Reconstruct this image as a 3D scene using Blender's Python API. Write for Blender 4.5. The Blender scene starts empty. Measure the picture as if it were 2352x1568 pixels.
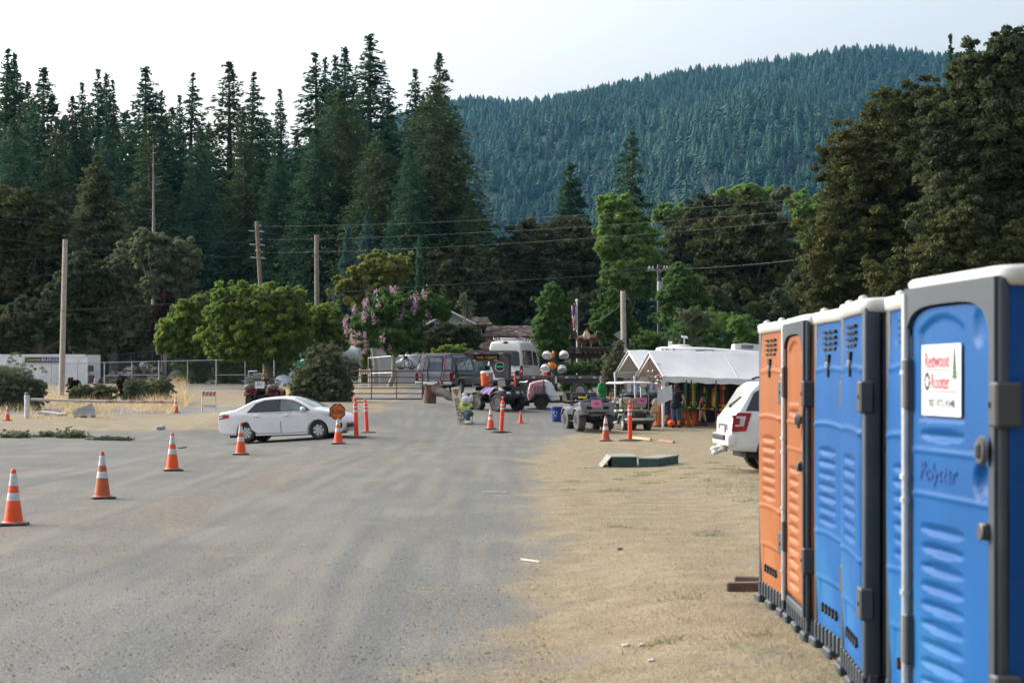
import bpy, bmesh, math, random
import numpy as np
from mathutils import Vector, Matrix
R = math.radians
S = bpy.context.scene
COL = S.collection
random.seed(7)
RNG = np.random.default_rng(7)

# ---------------------------------------------------------------- camera, sky, sun, exposure
F, HZ, CX, CZ = 4050.0, 870.0, 1176.0, 2.0      # focal length and horizon in pixels of a 2352 px wide picture
cam_d = bpy.data.cameras.new('camera'); cam = bpy.data.objects.new('camera', cam_d); COL.objects.link(cam)
cam.location = (0, 0, CZ); cam.rotation_euler = (R(90), 0, 0)
cam_d.sensor_width = 36.0; cam_d.lens = F / 2352 * 36.0
cam_d.shift_y = (HZ - 784) / 2352
cam_d.clip_start = 0.1; cam_d.clip_end = 9000
cam_d.dof.use_dof = True; cam_d.dof.focus_distance = 62; cam_d.dof.aperture_fstop = 4.5
S.camera = cam
w = bpy.data.worlds.new('World'); S.world = w; w.use_nodes = True
nt = w.node_tree; bg = nt.nodes['Background']
sky = nt.nodes.new('ShaderNodeTexSky'); sky.sky_type = 'NISHITA'; sky.sun_disc = False
SUN_EL, SUN_AZ = R(30), R(-62)
sky.sun_elevation = SUN_EL; sky.sun_rotation = SUN_AZ
sky.air_density = 1.0; sky.dust_density = 10.0; sky.ozone_density = 1.0; sky.altitude = 200
hs = nt.nodes.new('ShaderNodeHueSaturation'); hs.inputs['Saturation'].default_value = 0.45
nt.links.new(sky.outputs[0], hs.inputs['Color']); nt.links.new(hs.outputs[0], bg.inputs[0])
bg.inputs[1].default_value = 0.15
sd = bpy.data.lights.new('sun', 'SUN'); sun = bpy.data.objects.new('sun', sd); COL.objects.link(sun)
sd.energy = 0.5; sd.angle = R(110); sd.color = (1, 1, .985)
sun.rotation_euler = (R(90) - SUN_EL, 0, R(180) - SUN_AZ)
S.view_settings.view_transform = 'Standard'; S.view_settings.look = 'None'
S.view_settings.exposure = 1.3; S.view_settings.gamma = 1
S.cycles.max_bounces = 6; S.cycles.diffuse_bounces = 3; S.cycles.glossy_bounces = 2
S.cycles.transmission_bounces = 4; S.cycles.transparent_max_bounces = 8; S.cycles.volume_bounces = 0
S.cycles.use_denoising = True
try: S.cycles.use_adaptive_sampling = True; S.cycles.adaptive_threshold = 0.02
except Exception: pass

# ---------------------------------------------------------------- materials
def lin(c):
    c = c / 255.0
    return c / 12.92 if c <= .04045 else ((c + .055) / 1.055) ** 2.4
def C(r, g, b): return (lin(r), lin(g), lin(b), 1)
MATS = {}; LEAF = 1.5
def mat(name, col, rough=.6, metal=0., var=.12, scale=5., bump=0., bscale=40., spec=.4, emit=None, alpha=1., coat=0., dirt=None, dscale=3., trans=0.):
    if name in MATS: return MATS[name]
    m = bpy.data.materials.new(name); m.use_nodes = True; MATS[name] = m
    t = m.node_tree; n = t.nodes; l = t.links; p = n['Principled BSDF']
    tc = n.new('ShaderNodeTexCoord'); nz = n.new('ShaderNodeTexNoise')
    nz.inputs['Scale'].default_value = scale; nz.inputs['Detail'].default_value = 5
    l.new(tc.outputs['Object'], nz.inputs['Vector'])
    mx = n.new('ShaderNodeMix'); mx.data_type = 'RGBA'
    mr = n.new('ShaderNodeMapRange'); mr.inputs[1].default_value = .3; mr.inputs[2].default_value = .7
    l.new(nz.outputs[0], mr.inputs[0]); l.new(mr.outputs[0], mx.inputs[0])
    mx.inputs[6].default_value = tuple(max(0, c * (1 - var)) for c in col[:3]) + (1,)
    mx.inputs[7].default_value = tuple(min(1, c * (1 + var)) for c in col[:3]) + (1,)
    out = mx.outputs[2]
    if dirt:
        n2 = n.new('ShaderNodeTexNoise'); n2.inputs['Scale'].default_value = dscale; n2.inputs['Detail'].default_value = 8
        l.new(tc.outputs['Object'], n2.inputs['Vector'])
        r2 = n.new('ShaderNodeMapRange'); r2.inputs[1].default_value = .5; r2.inputs[2].default_value = .72
        l.new(n2.outputs[0], r2.inputs[0])
        m2 = n.new('ShaderNodeMix'); m2.data_type = 'RGBA'; l.new(r2.outputs[0], m2.inputs[0])
        l.new(out, m2.inputs[6]); m2.inputs[7].default_value = dirt; out = m2.outputs[2]
    l.new(out, p.inputs['Base Color'])
    rr = n.new('ShaderNodeMapRange'); rr.inputs[3].default_value = max(.03, rough * .85); rr.inputs[4].default_value = min(1, rough * 1.15)
    l.new(nz.outputs[0], rr.inputs[0]); l.new(rr.outputs[0], p.inputs['Roughness'])
    p.inputs['Metallic'].default_value = metal; p.inputs['Specular IOR Level'].default_value = spec
    p.inputs['Coat Weight'].default_value = coat; p.inputs['Alpha'].default_value = alpha
    p.inputs['Transmission Weight'].default_value = trans
    if bump:
        nb = n.new('ShaderNodeTexNoise'); nb.inputs['Scale'].default_value = bscale; nb.inputs['Detail'].default_value = 6
        l.new(tc.outputs['Object'], nb.inputs['Vector'])
        b = n.new('ShaderNodeBump'); b.inputs['Strength'].default_value = bump; b.inputs['Distance'].default_value = .02
        l.new(nb.outputs[0], b.inputs['Height']); l.new(b.outputs[0], p.inputs['Normal'])
    return m
def leafmat(name, cols, trans=.25, clump=.5, rough=.6):
    """leaves: every leaf takes a colour of the ramp by chance, whole sprays lean to one end of it"""
    if name in MATS: return MATS[name]
    m = bpy.data.materials.new(name); m.use_nodes = True; MATS[name] = m
    t = m.node_tree; n = t.nodes; l = t.links; p = n['Principled BSDF']
    g = n.new('ShaderNodeNewGeometry'); tc = n.new('ShaderNodeTexCoord')
    nz = n.new('ShaderNodeTexNoise'); nz.inputs['Scale'].default_value = clump; nz.inputs['Detail'].default_value = 2
    l.new(tc.outputs['Object'], nz.inputs['Vector'])
    mr = n.new('ShaderNodeMapRange'); mr.inputs[1].default_value = .32; mr.inputs[2].default_value = .68
    l.new(nz.outputs[0], mr.inputs[0])
    mi = n.new('ShaderNodeMix'); mi.data_type = 'FLOAT'; mi.inputs[0].default_value = .5
    l.new(g.outputs['Random Per Island'], mi.inputs[2]); l.new(mr.outputs[0], mi.inputs[3])
    cr = n.new('ShaderNodeValToRGB'); e = cr.color_ramp.elements; cols = [tuple(min(1, k * LEAF) for k in c[:3]) + (1,) for c in cols]
    e[0].position = 0; e[0].color = cols[0]; e[1].position = 1; e[1].color = cols[-1]
    for i, c in enumerate(cols[1:-1]):
        x = e.new((i + 1) / (len(cols) - 1)); x.color = c
    l.new(mi.outputs[0], cr.inputs[0]); l.new(cr.outputs[0], p.inputs['Base Color'])
    p.inputs['Roughness'].default_value = .85; p.inputs['Specular IOR Level'].default_value = .08
    tr = n.new('ShaderNodeBsdfTranslucent'); l.new(cr.outputs[0], tr.inputs[0])
    ms = n.new('ShaderNodeMixShader'); ms.inputs[0].default_value = trans + .12
    l.new(p.outputs[0], ms.inputs[1]); l.new(tr.outputs[0], ms.inputs[2])
    l.new(ms.outputs[0], n['Material Output'].inputs[0])
    return m

# ---------------------------------------------------------------- mesh kit
class MB:
    def __init__(s): s.v = []; s.f = []; s.m = []; s.s = []
    def add(s, vs, fs, m=0, smooth=False, M=None):
        o = len(s.v)
        s.v += [tuple(M @ Vector(v)) for v in vs] if M is not None else [tuple(v) for v in vs]
        for f in fs: s.f.append(tuple(i + o for i in f)); s.m.append(m); s.s.append(smooth)
        return s
    def bm(s, b, m=0, smooth=False, M=None):
        b.verts.index_update()
        s.add([v.co[:] for v in b.verts], [[v.index for v in f.verts] for f in b.faces], m, smooth, M); b.free(); return s
    def box(s, x0, x1, y0, y1, z0, z1, m=0, bev=0, M=None, seg=1):
        b = bmesh.new(); bmesh.ops.create_cube(b, size=1)
        for v in b.verts:
            v.co = ((x0 + x1) / 2 + v.co.x * (x1 - x0), (y0 + y1) / 2 + v.co.y * (y1 - y0), (z0 + z1) / 2 + v.co.z * (z1 - z0))
        if bev: bmesh.ops.bevel(b, geom=b.edges[:], offset=bev, segments=seg, affect='EDGES', profile=.5)
        return s.bm(b, m, seg > 1, M)
    def rbox(s, c, size, rot, m=0, bev=0, seg=1):
        M = Matrix.Translation(c) @ rot.to_4x4(); a = Vector(size) / 2
        return s.box(-a.x, a.x, -a.y, a.y, -a.z, a.z, m, bev, M, seg)
    def cyl(s, a, b, r0, r1=None, n=10, m=0, smooth=True, caps=True):
        a = Vector(a); b = Vector(b); r1 = r0 if r1 is None else r1
        d = (b - a).normalized(); u = d.orthogonal().normalized(); w_ = d.cross(u)
        vs = []
        for p, r in ((a, r0), (b, r1)):
            for i in range(n):
                t = 2 * math.pi * i / n; vs.append(p + u * (r * math.cos(t)) + w_ * (r * math.sin(t)))
        fs = [(i, (i + 1) % n, n + (i + 1) % n, n + i) for i in range(n)]
        s.add(vs, fs, m, smooth)
        if caps: s.add(vs, [tuple(range(n - 1, -1, -1)), tuple(range(n, 2 * n))], m, False)
        return s
    def tube(s, pts, r, n=6, m=0, closed=False):
        pts = [Vector(p) for p in pts]; k = len(pts); rs = r if isinstance(r, (list, tuple)) else [r] * k
        vs = []; u = None
        for i, p in enumerate(pts):
            d = (pts[(i + 1) % k] - pts[i - 1]) if closed or 0 < i < k - 1 else (pts[1] - pts[0] if i == 0 else pts[-1] - pts[-2])
            d.normalize()
            if u is None: u = d.orthogonal().normalized()
            u = (u - d * u.dot(d)).normalized(); w_ = d.cross(u)
            for j in range(n):
                t = 2 * math.pi * j / n; vs.append(p + u * (rs[i] * math.cos(t)) + w_ * (rs[i] * math.sin(t)))
        fs = []
        for i in range(k if closed else k - 1):
            for j in range(n):
                fs.append((i * n + j, i * n + (j + 1) % n, ((i + 1) % k) * n + (j + 1) % n, ((i + 1) % k) * n + j))
        s.add(vs, fs, m, True)
        if not closed: s.add(vs, [tuple(range(n - 1, -1, -1)), tuple(range((k - 1) * n, k * n))], m, False)
        return s
    def lathe(s, prof, n=20, m=0, M=None, smooth=True, mats=None, caps=True):
        """profile of (radius, z) turned round z"""
        vs = []; k = len(prof)
        for r, z in prof:
            for j in range(n):
                t = 2 * math.pi * j / n; vs.append((r * math.cos(t), r * math.sin(t), z))
        for i in range(k - 1):
            s.add(vs[i * n:(i + 2) * n], [(j, (j + 1) % n, n + (j + 1) % n, n + j) for j in range(n)], mats[i] if mats else m, smooth, M)
        for i, fl in ((0, 1), (k - 1, 0)):
            if caps and prof[i][0] > 1e-4: s.add(vs[i * n:(i + 1) * n], [tuple(range(n - 1, -1, -1)) if fl else tuple(range(n))], mats[min(i, k - 2)] if mats else m, False, M)
        return s
    def prism(s, poly, a, b, m=0, plane='XZ', M=None):
        """polygon in a plane, given thickness along the third axis from a to b"""
        def P(p, t):
            return {'XZ': (p[0], t, p[1]), 'YZ': (t, p[0], p[1]), 'XY': (p[0], p[1], t)}[plane]
        n = len(poly); vs = [P(p, a) for p in poly] + [P(p, b) for p in poly]
        ar = sum(poly[i][0] * poly[(i + 1) % n][1] - poly[(i + 1) % n][0] * poly[i][1] for i in range(n))
        fs = [tuple(range(n)), tuple(range(2 * n - 1, n - 1, -1))] + [(i, n + i, n + (i + 1) % n, (i + 1) % n) for i in range(n)]
        flip = (ar > 0) == (b > a)
        if plane == 'XZ': flip = not flip
        if flip: fs = [f[::-1] for f in fs]
        return s.add(vs, fs, m, False, M)
    def loft(s, secs, m=0, closed=True, caps=True, smooth=True, M=None):
        n = len(secs[0]); vs = [p for q in secs for p in q]; fs = []
        for i in range(len(secs) - 1):
            for j in range(n if closed else n - 1):
                fs.append((i * n + j, i * n + (j + 1) % n, (i + 1) * n + (j + 1) % n, (i + 1) * n + j))
        s.add(vs, fs, m, smooth, M)
        if caps and closed: s.add(vs, [tuple(range(n - 1, -1, -1)), tuple(range((len(secs) - 1) * n, len(secs) * n))], m, False, M)
        return s
    def grid(s, fn, nu, nv, m=0, smooth=True, M=None):
        vs = [fn(i / nu, j / nv) for i in range(nu + 1) for j in range(nv + 1)]
        fs = [(i * (nv + 1) + j, (i + 1) * (nv + 1) + j, (i + 1) * (nv + 1) + j + 1, i * (nv + 1) + j + 1) for i in range(nu) for j in range(nv)]
        return s.add(vs, fs, m, smooth, M)
    def blob(s, c, r, sub=2, amp=.15, m=0, seed=0, smooth=True, M=None):
        b = bmesh.new(); bmesh.ops.create_icosphere(b, subdivisions=sub, radius=1)
        rg = random.Random(seed); ph = [(rg.uniform(1, 4), rg.uniform(1, 4), rg.uniform(1, 4), rg.uniform(0, 6)) for _ in range(4)]
        for v in b.verts:
            k = 1 + amp * sum(math.sin(p[0] * v.co.x + p[1] * v.co.y + p[2] * v.co.z + p[3]) for p in ph) / 2
            v.co = Vector((c[0] + r[0] * v.co.x * k, c[1] + r[1] * v.co.y * k, c[2] + r[2] * v.co.z * k))
        return s.bm(b, m, smooth, M)
    def build(s, name, mats, parent=None, label=None):
        me = bpy.data.meshes.new(name); me.from_pydata(s.v, [], s.f)
        for x in (mats if isinstance(mats, (list, tuple)) else [mats]): me.materials.append(x)
        me.polygons.foreach_set('material_index', s.m); me.polygons.foreach_set('use_smooth', s.s)
        me.update()
        return link(name, me, parent, label)
def link(name, me, parent=None, label=None):
    o = bpy.data.objects.new(name, me); COL.objects.link(o)
    if parent is not None: o.parent = parent
    if label: o['label'] = label
    return o
def quads(name, P, mats, mi=None, nv=4):
    """mesh out of an array of loose polygons (n, nv, 3)"""
    P = np.asarray(P, dtype=np.float32); n = len(P); me = bpy.data.meshes.new(name)
    me.vertices.add(n * nv); me.vertices.foreach_set('co', P.reshape(-1))
    me.loops.add(n * nv); me.loops.foreach_set('vertex_index', np.arange(n * nv, dtype=np.int32))
    me.polygons.add(n); me.polygons.foreach_set('loop_start', np.arange(0, n * nv, nv, dtype=np.int32))
    for x in (mats if isinstance(mats, (list, tuple)) else [mats]): me.materials.append(x)
    if mi is not None: me.polygons.foreach_set('material_index', np.asarray(mi, dtype=np.int32))
    me.update(calc_edges=True); return me

# ---------------------------------------------------------------- things
def tag(o, label=None, cat=None, group=None, kind=None):
    if label: o['label'] = label
    if cat: o['category'] = cat
    if group: o['group'] = group
    if kind: o['kind'] = kind
    return o
def thing(name, label, cat, loc=(0, 0, 0), rz=0., group=None, sc=1.):
    o = bpy.data.objects.new(name, None); COL.objects.link(o); o.empty_display_size = .2
    o.location = loc; o.rotation_euler = (0, 0, rz); o.scale = (sc, sc, sc)
    return tag(o, label, cat, group)
def kids(o): return [c for c in bpy.data.objects if c.parent == o]
def dup(root, loc, rz=0., label=None, sc=None, cat=None, group=None):
    def cp(o, par):
        c = o.copy(); COL.objects.link(c)
        if par is not None: c.parent = par
        for k in kids(o): cp(k, c)
        return c
    ks = kids(root); r = root.copy(); COL.objects.link(r)
    for k in ks: cp(k, r)
    r.location = loc; r.rotation_euler = (0, 0, rz)
    if sc is not None: r.scale = (sc, sc, sc)
    return tag(r, label, cat, group)
FONT = {}
def text(s, w_, h, m, parent, M, name='lettering', ext=.002, bold=0., shear=0., body=None):
    """flat letters w_ wide and h high, lying in local XY of the matrix M, centred"""
    cu = bpy.data.curves.new('t', 'FONT'); cu.body = s; cu.extrude = 0; cu.offset = bold; cu.shear = shear
    cu.align_x = 'LEFT'; cu.resolution_u = 3
    o = bpy.data.objects.new('t', cu); COL.objects.link(o)
    dg = bpy.context.evaluated_depsgraph_get(); me = bpy.data.meshes.new_from_object(o.evaluated_get(dg))
    bpy.data.objects.remove(o)
    co = np.zeros(len(me.vertices) * 3); me.vertices.foreach_get('co', co); co = co.reshape(-1, 3)
    lo, hi = co.min(0), co.max(0); d = np.maximum(hi - lo, 1e-6)
    co[:, 0] = ((co[:, 0] - lo[0]) / d[0] - .5) * w_; co[:, 1] = ((co[:, 1] - lo[1]) / d[1] - .5) * h; co[:, 2] = 0
    me.vertices.foreach_set('co', co.reshape(-1)); me.transform(M); me.materials.clear(); me.materials.append(m); me.update()
    return link(name, me, parent)

# ---------------------------------------------------------------- ground height and picture coordinates
PM = [(-100, 0), (50, 0), (56.4, 0), (61, .12), (64.3, .33), (67.7, .7), (72, .93), (81, 1.08), (96, 1.42), (110, 1.55), (126, 1.63), (147, 1.9), (225, 2.6), (400, 5), (700, 8), (4000, 8)]
PL = [(-100, 0), (50, 0), (56.4, 0), (67.7, .25), (81, .45), (90, .7), (107, 1.1), (126, 1.63), (147, 1.9), (225, 2.6), (400, 5), (700, 8), (4000, 8)]
PR = [(-100, 0), (50, 0), (56.4, .02), (62, .13), (66.5, .14), (73, .4), (81, .9), (96, 1.42), (110, 1.55), (126, 1.63), (147, 1.9), (225, 2.6), (400, 5), (700, 8), (4000, 8)]
def sst(a, b, x):
    t = np.clip((x - a) / (b - a), 0, 1); return t * t * (3 - 2 * t)
def gz(x, y):
    x = np.asarray(x, float); y = np.asarray(y, float)
    f = lambda P: np.interp(y, [p[0] for p in P], [p[1] for p in P])
    z = f(PM); a = sst(-8.5, -15, x); b = sst(2.2, 4.0, x)
    z = z * (1 - a) * (1 - b) + f(PL) * a + f(PR) * b * (1 - a)
    z = z + .19 * sst(.2, 1.8, x) * sst(24, 15, y) + .12 * sst(2.5, 4.5, x) * sst(44, 36, y) * sst(15, 26, y)
    z = z + .085 * np.clip(x + 7.25, -1.4, 1.6) * np.exp(-((y - 57.2) / 3.2) ** 2) * sst(-14, -9, x) * sst(-2, -5, x)
    z = z + .02 * np.sin(x * 1.7 + y * .23) * np.sin(y * .31 + 1) * sst(120, 60, y) * sst(8, 16, y) * sst(2.5, 1., x)
    return z
def gzf(x, y): return float(gz(x, y))
def P(dx, dy, Y): return Vector(((dx - CX) / F * Y, Y, CZ - (dy - HZ) / F * Y))
def G(dx, dy):
    """the ground point seen at a pixel"""
    Y = np.arange(7, 400, .1); x = (dx - CX) / F * Y; z = CZ - (dy - HZ) / F * Y
    k = np.argmax(z <= gz(x, Y))
    return Vector((x[k], Y[k], gzf(x[k], Y[k])))
def GY(dx, Y):
    x = (dx - CX) / F * Y; return Vector((x, Y, gzf(x, Y)))
def mpp(Y): return Y / F       # metres per pixel at that distance
# ================================================================ SETTING: ground, asphalt, hills
def ground_material():
    m = bpy.data.materials.new('gravel and dry grass'); m.use_nodes = True
    t = m.node_tree; n = t.nodes; l = t.links; p = n['Principled BSDF']
    tc = n.new('ShaderNodeTexCoord')
    def noise(scale, det=4, vec=None, dist=0.):
        x = n.new('ShaderNodeTexNoise'); x.inputs['Scale'].default_value = scale; x.inputs['Detail'].default_value = det
        x.inputs['Distortion'].default_value = dist
        l.new(vec or tc.outputs['Object'], x.inputs['Vector']); return x.outputs[0]
    def stretch(sx, sy, rz=0.):
        mp = n.new('ShaderNodeMapping'); mp.inputs['Scale'].default_value = (sx, sy, 1); mp.inputs['Rotation'].default_value = (0, 0, rz)
        l.new(tc.outputs['Object'], mp.inputs[0]); return mp.outputs[0]
    def mr(x, a, b, c=0., d=1.):
        k = n.new('ShaderNodeMapRange'); k.interpolation_type = 'SMOOTHSTEP'
        for i, v in enumerate((a, b, c, d)): k.inputs[i + 1].default_value = v
        l.new(x, k.inputs[0]); return k.outputs[0]
    def mix(fac, a, b):
        k = n.new('ShaderNodeMix'); k.data_type = 'RGBA'
        for i, v in ((0, fac), (6, a), (7, b)):
            if isinstance(v, (tuple, float)): k.inputs[i].default_value = v
            else: l.new(v, k.inputs[i])
        return k.outputs[2]
    def math_(op, a, b):
        k = n.new('ShaderNodeMath'); k.operation = op
        for i, v in ((0, a), (1, b)):
            if isinstance(v, float): k.inputs[i].default_value = v
            else: l.new(v, k.inputs[i])
        return k.outputs[0]
    def attr(nm):
        a = n.new('ShaderNodeAttribute'); a.attribute_name = nm; return a.outputs['Fac']
    tracks = stretch(1.0, .045, R(-3))
    # loose gravel: bluish stones over beige fines, swept into lanes by the wheels
    lanes = math_('MAXIMUM', mr(noise(2.2, 4, tracks, .5), .40, .64), math_('MULTIPLY', mr(noise(3.4, 3, stretch(1, .03, R(7)), .5), .5, .62), .8))
    fine = mix(mr(noise(.35, 5), .35, .65), (.108, .103, .089, 1), (.156, .149, .128, 1))
    blue = mix(mr(noise(60, 3), .3, .7), (.060, .067, .070, 1), (.136, .146, .144, 1))
    g = mix(math_('MULTIPLY', lanes, .85), fine, blue)
    vo = n.new('ShaderNodeTexVoronoi'); vo.inputs['Scale'].default_value = 26; l.new(tc.outputs['Object'], vo.inputs['Vector'])
    spk = math_('MULTIPLY', mr(vo.outputs['Distance'], .30, .12), mr(noise(2.2, 3), .45, .65))
    g = mix(math_('MULTIPLY', spk, .8), g, (.12, .125, .13, 1))
    vo2 = n.new('ShaderNodeTexVoronoi'); vo2.inputs['Scale'].default_value = 55; l.new(tc.outputs['Object'], vo2.inputs['Vector'])
    sepc = n.new('ShaderNodeSeparateColor'); l.new(vo2.outputs['Color'], sepc.inputs[0])
    g = mix(mr(sepc.outputs[0], .7, .95, 0., .35), g, (.32, .32, .30, 1))
    g = mix(mr(sepc.outputs[1], .75, .98, 0., .5), g, (.16, .165, .17, 1))
    g = mix(mr(noise(38, 2), .58, .75, 0., .45), g, (.055, .058, .06, 1)); g = mix(mr(noise(31, 2, stretch(1, 1, R(40))), .6, .76, 0., .4), g, (.27, .268, .25, 1)); g = mix(mr(noise(.6, 6, stretch(1, .3)), .5, .72, 0., .45), g, (.085, .08, .068, 1))
    # darker scraped soil by the cones
    soil = math_('MULTIPLY', attr('soil'), mr(noise(.5, 6, stretch(1, .35, R(20))), .35, .62))
    g = mix(math_('MULTIPLY', soil, .95), g, mix(mr(noise(9, 5), .35, .65), (.115, .10, .082, 1), (.17, .152, .128, 1)))
    nzt = mr(noise(.7, 6, stretch(1, .25)), .4, .62)
    g = mix(math_('MULTIPLY', math_('MULTIPLY', attr('track'), nzt), .75), g, mix(mr(noise(40, 3), .3, .7), (.134, .128, .110, 1), (.205, .197, .172, 1)))
    g = mix(math_('MULTIPLY', math_('MULTIPLY', attr('ridge'), mr(noise(.9, 6, stretch(1, .22, R(5))), .42, .62)), .85), g, mix(mr(noise(45, 3), .35, .65), (.062, .067, .07, 1), (.14, .145, .142, 1)))
    # dead straw-coloured grass
    st = mix(mr(noise(2.2, 6), .3, .7), (.140, .110, .067, 1), (.228, .190, .124, 1))
    st = mix(mr(noise(70, 3, stretch(1, .7)), .4, .72), st, (.28, .243, .170, 1))
    st = mix(mr(noise(34, 4, stretch(1, .7)), .56, .74, 0., .75), st, (.13, .095, .058, 1))
    st = mix(mr(noise(.9, 5, stretch(1, .7)), .56, .70, 0., .8), st, (.165, .147, .125, 1))
    st = mix(math_('MULTIPLY', mr(noise(1.7, 4, stretch(1, .7)), .60, .68), mr(noise(20, 3), .45, .6)), st, (.115, .135, .065, 1))
    br = math_('ADD', attr('straw'), math_('MULTIPLY', math_('SUBTRACT', noise(.8, 8, stretch(1, .7)), .5), 2.2))
    br = math_('ADD', br, math_('MULTIPLY', math_('SUBTRACT', noise(11, 4), .5), .9))
    col = mix(mr(br, .2, .8), g, st)
    # packed tarmac of the side road
    asp = mix(mr(noise(3, 6, stretch(.3, 1)), .35, .68), (.115, .125, .132, 1), (.17, .18, .18, 1))
    ab = math_('ADD', attr('tarmac'), math_('MULTIPLY', math_('SUBTRACT', noise(1.3, 5), .5), .7))
    col = mix(mr(ab, .45, .55), col, asp)
    # woodland floor and brown bank
    wd = math_('ADD', attr('wood'), math_('MULTIPLY', math_('SUBTRACT', noise(.3, 5), .5), .8))
    col = mix(mr(wd, .4, .6), col, mix(mr(noise(.8, 5), .35, .65), (.10, .085, .05, 1), (.20, .17, .10, 1)))
    l.new(col, p.inputs['Base Color']); p.inputs['Roughness'].default_value = .95; p.inputs['Specular IOR Level'].default_value = .15
    h = math_('ADD', math_('MULTIPLY', noise(28, 5), .6), math_('MULTIPLY', vo2.outputs['Distance'], -.25))
    h = math_('ADD', h, math_('MULTIPLY', noise(2.2, 4, tracks, .5), .5))
    b = n.new('ShaderNodeBump'); b.inputs['Strength'].default_value = .55; b.inputs['Distance'].default_value = .04
    l.new(h, b.inputs['Height']); l.new(b.outputs[0], p.inputs['Normal'])
    return m
ys = np.unique(np.concatenate([np.arange(-30, 4, 4.), np.geomspace(4, 130, 330), np.geomspace(131, 900, 60), np.array([1200, 1800, 2600, 3300.])]))
xs = np.unique(np.concatenate([np.arange(-16, -8, .2), np.arange(-8, 2.5, .08), np.arange(2.5, 9, .2), np.arange(-60, -16, .8), np.arange(9, 60, .8), np.linspace(-2000, -60, 40), np.linspace(60, 2000, 40)]))
X, Y = np.meshgrid(xs, ys, indexing='ij'); Z = gz(X, Y)
ni, nj = X.shape
co = np.stack([X, Y, Z], -1).reshape(-1, 3)
ii, jj = np.meshgrid(np.arange(ni - 1), np.arange(nj - 1), indexing='ij')
fa = np.stack([ii * nj + jj, (ii + 1) * nj + jj, (ii + 1) * nj + jj + 1, ii * nj + jj + 1], -1).reshape(-1, 4)
me = bpy.data.meshes.new('ground'); me.vertices.add(len(co)); me.vertices.foreach_set('co', co.astype(np.float32).reshape(-1))
me.loops.add(fa.size); me.loops.foreach_set('vertex_index', fa.astype(np.int32).reshape(-1))
me.polygons.add(len(fa)); me.polygons.foreach_set('loop_start', np.arange(0, fa.size, 4, dtype=np.int32))
me.update(calc_edges=True); me.shade_smooth()
def zones(x, y):
    edge = np.interp(y, [0, 9, 14, 20, 30, 44, 54, 60, 64, 70], [-.55, -.35, .1, .35, .45, .5, .95, 1.9, 2.9, 3.6])
    straw = sst(edge - .9, edge + .9, x) * sst(74, 70, y)
    straw = np.maximum(straw, .22 * sst(-1.0, 0, x) * sst(25, 12, y))
    # band of straw below the side road, and the mown slope above it
    lf = sst(-6.0, -8.5, x)
    straw = np.maximum(straw, .85 * lf * sst(61, 64.5, y) * sst(81, 79, y))
    straw = np.maximum(straw, sst(-5.2, -7, x) * sst(84.5, 87, y) * sst(116, 113, y))
    straw = np.maximum(straw, .95 * sst(122, 125, y) * sst(150, 140, y) * sst(-6, -8, x))
    straw = np.maximum(straw, .62 * sst(-4.6, -5.4, x) * sst(-9, -7, x) * sst(66, 69, y) * sst(92, 88, y))
    tar = sst(-4.9, -6, x) * sst(79.4, 80.4, y) * sst(85.4, 84.6, y)
    tar = np.maximum(tar, sst(-8, -9, x) * sst(115.5, 116.5, y) * sst(121, 120.4, y))
    soil = np.exp(-((x + 4.9 - (y - 30) * .07) / 1.9) ** 2) * sst(14, 22, y) * sst(56, 48, y)
    soil = np.maximum(soil, .7 * np.exp(-((x - .4) / .5) ** 2) * sst(26, 16, y))
    wood = sst(150, 175, y)
    track = np.zeros_like(x); ridge = np.zeros_like(x); out = sst(64, 52, y) * sst(6, 9, y)
    for x0, a, b_ in ((-5.6, .30, 0), (-3.4, .22, 1.3), (-2.5, .35, 2.1), (-1.75, .25, 4.), (-.9, .2, .6), (-4.5, .4, 3.), (-7.6, .5, 2.)):
        for o in (-.78, .78):
            c = x0 + o + 1.5 * a * np.sin(y * .075 + b_) + .12 * np.sin(y * .21 + 3 * b_ + o) - .0012 * (y - 25) ** 2 * (x0 < -4); d = (x - c)
            track = np.maximum(track, np.exp(-(d / .15) ** 2)); ridge = np.maximum(ridge, np.exp(-((d - .27) / .10) ** 2))
    return straw, tar, soil, wood, track * out, ridge * out
for nm, a in zip(('straw', 'tarmac', 'soil', 'wood', 'track', 'ridge'), zones(X, Y)):
    at = me.attributes.new(nm, 'FLOAT', 'POINT'); at.data.foreach_set('value', a.astype(np.float32).reshape(-1))
me.materials.append(ground_material())
tag(link('ground', me), kind='structure')

# forested hill far behind
def ridge(x, Yr=2700.):
    dx = np.asarray(x, float) / Yr * F + CX
    top = np.interp(dx, [-600, 300, 700, 1000, 1060, 1110, 1200, 1300, 1400, 1520, 1650, 1800, 1900, 1960, 2060, 2170, 2300, 2600, 3200],
                    [620, 470, 330, 262, 243, 246, 250, 232, 212, 184, 164, 143, 132, 122, 128, 142, 165, 260, 500])
    return CZ + (HZ - top) / F * Yr
def hz(x, y):
    t = np.clip((y - 800) / 1900., 0, 1.25)
    r = ridge(np.asarray(x) * 2700 / np.maximum(y, 800))
    prof = np.where(t < 1, .72 * t + .28 * t * t, 1 - (t - 1) * 1.5)
    z = 6 + (r - 6) * prof
    z = z + 34 * np.sin(x * .008 + y * .0031) * np.sin(t * 3.1) + 17 * np.sin(x * .021 - y * .006 + 1) * np.sin(np.clip(t, 0, 1) * 3.14)
    return z
hx = np.linspace(-1500, 1900, 120); hy = np.linspace(760, 3150, 90)
HX, HY = np.meshgrid(hx, hy, indexing='ij'); HZZ = hz(HX, HY); HZZ[:, 0] = 3
b = MB(); b.v = [tuple(q) for q in np.stack([HX, HY, HZZ], -1).reshape(-1, 3)]
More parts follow.
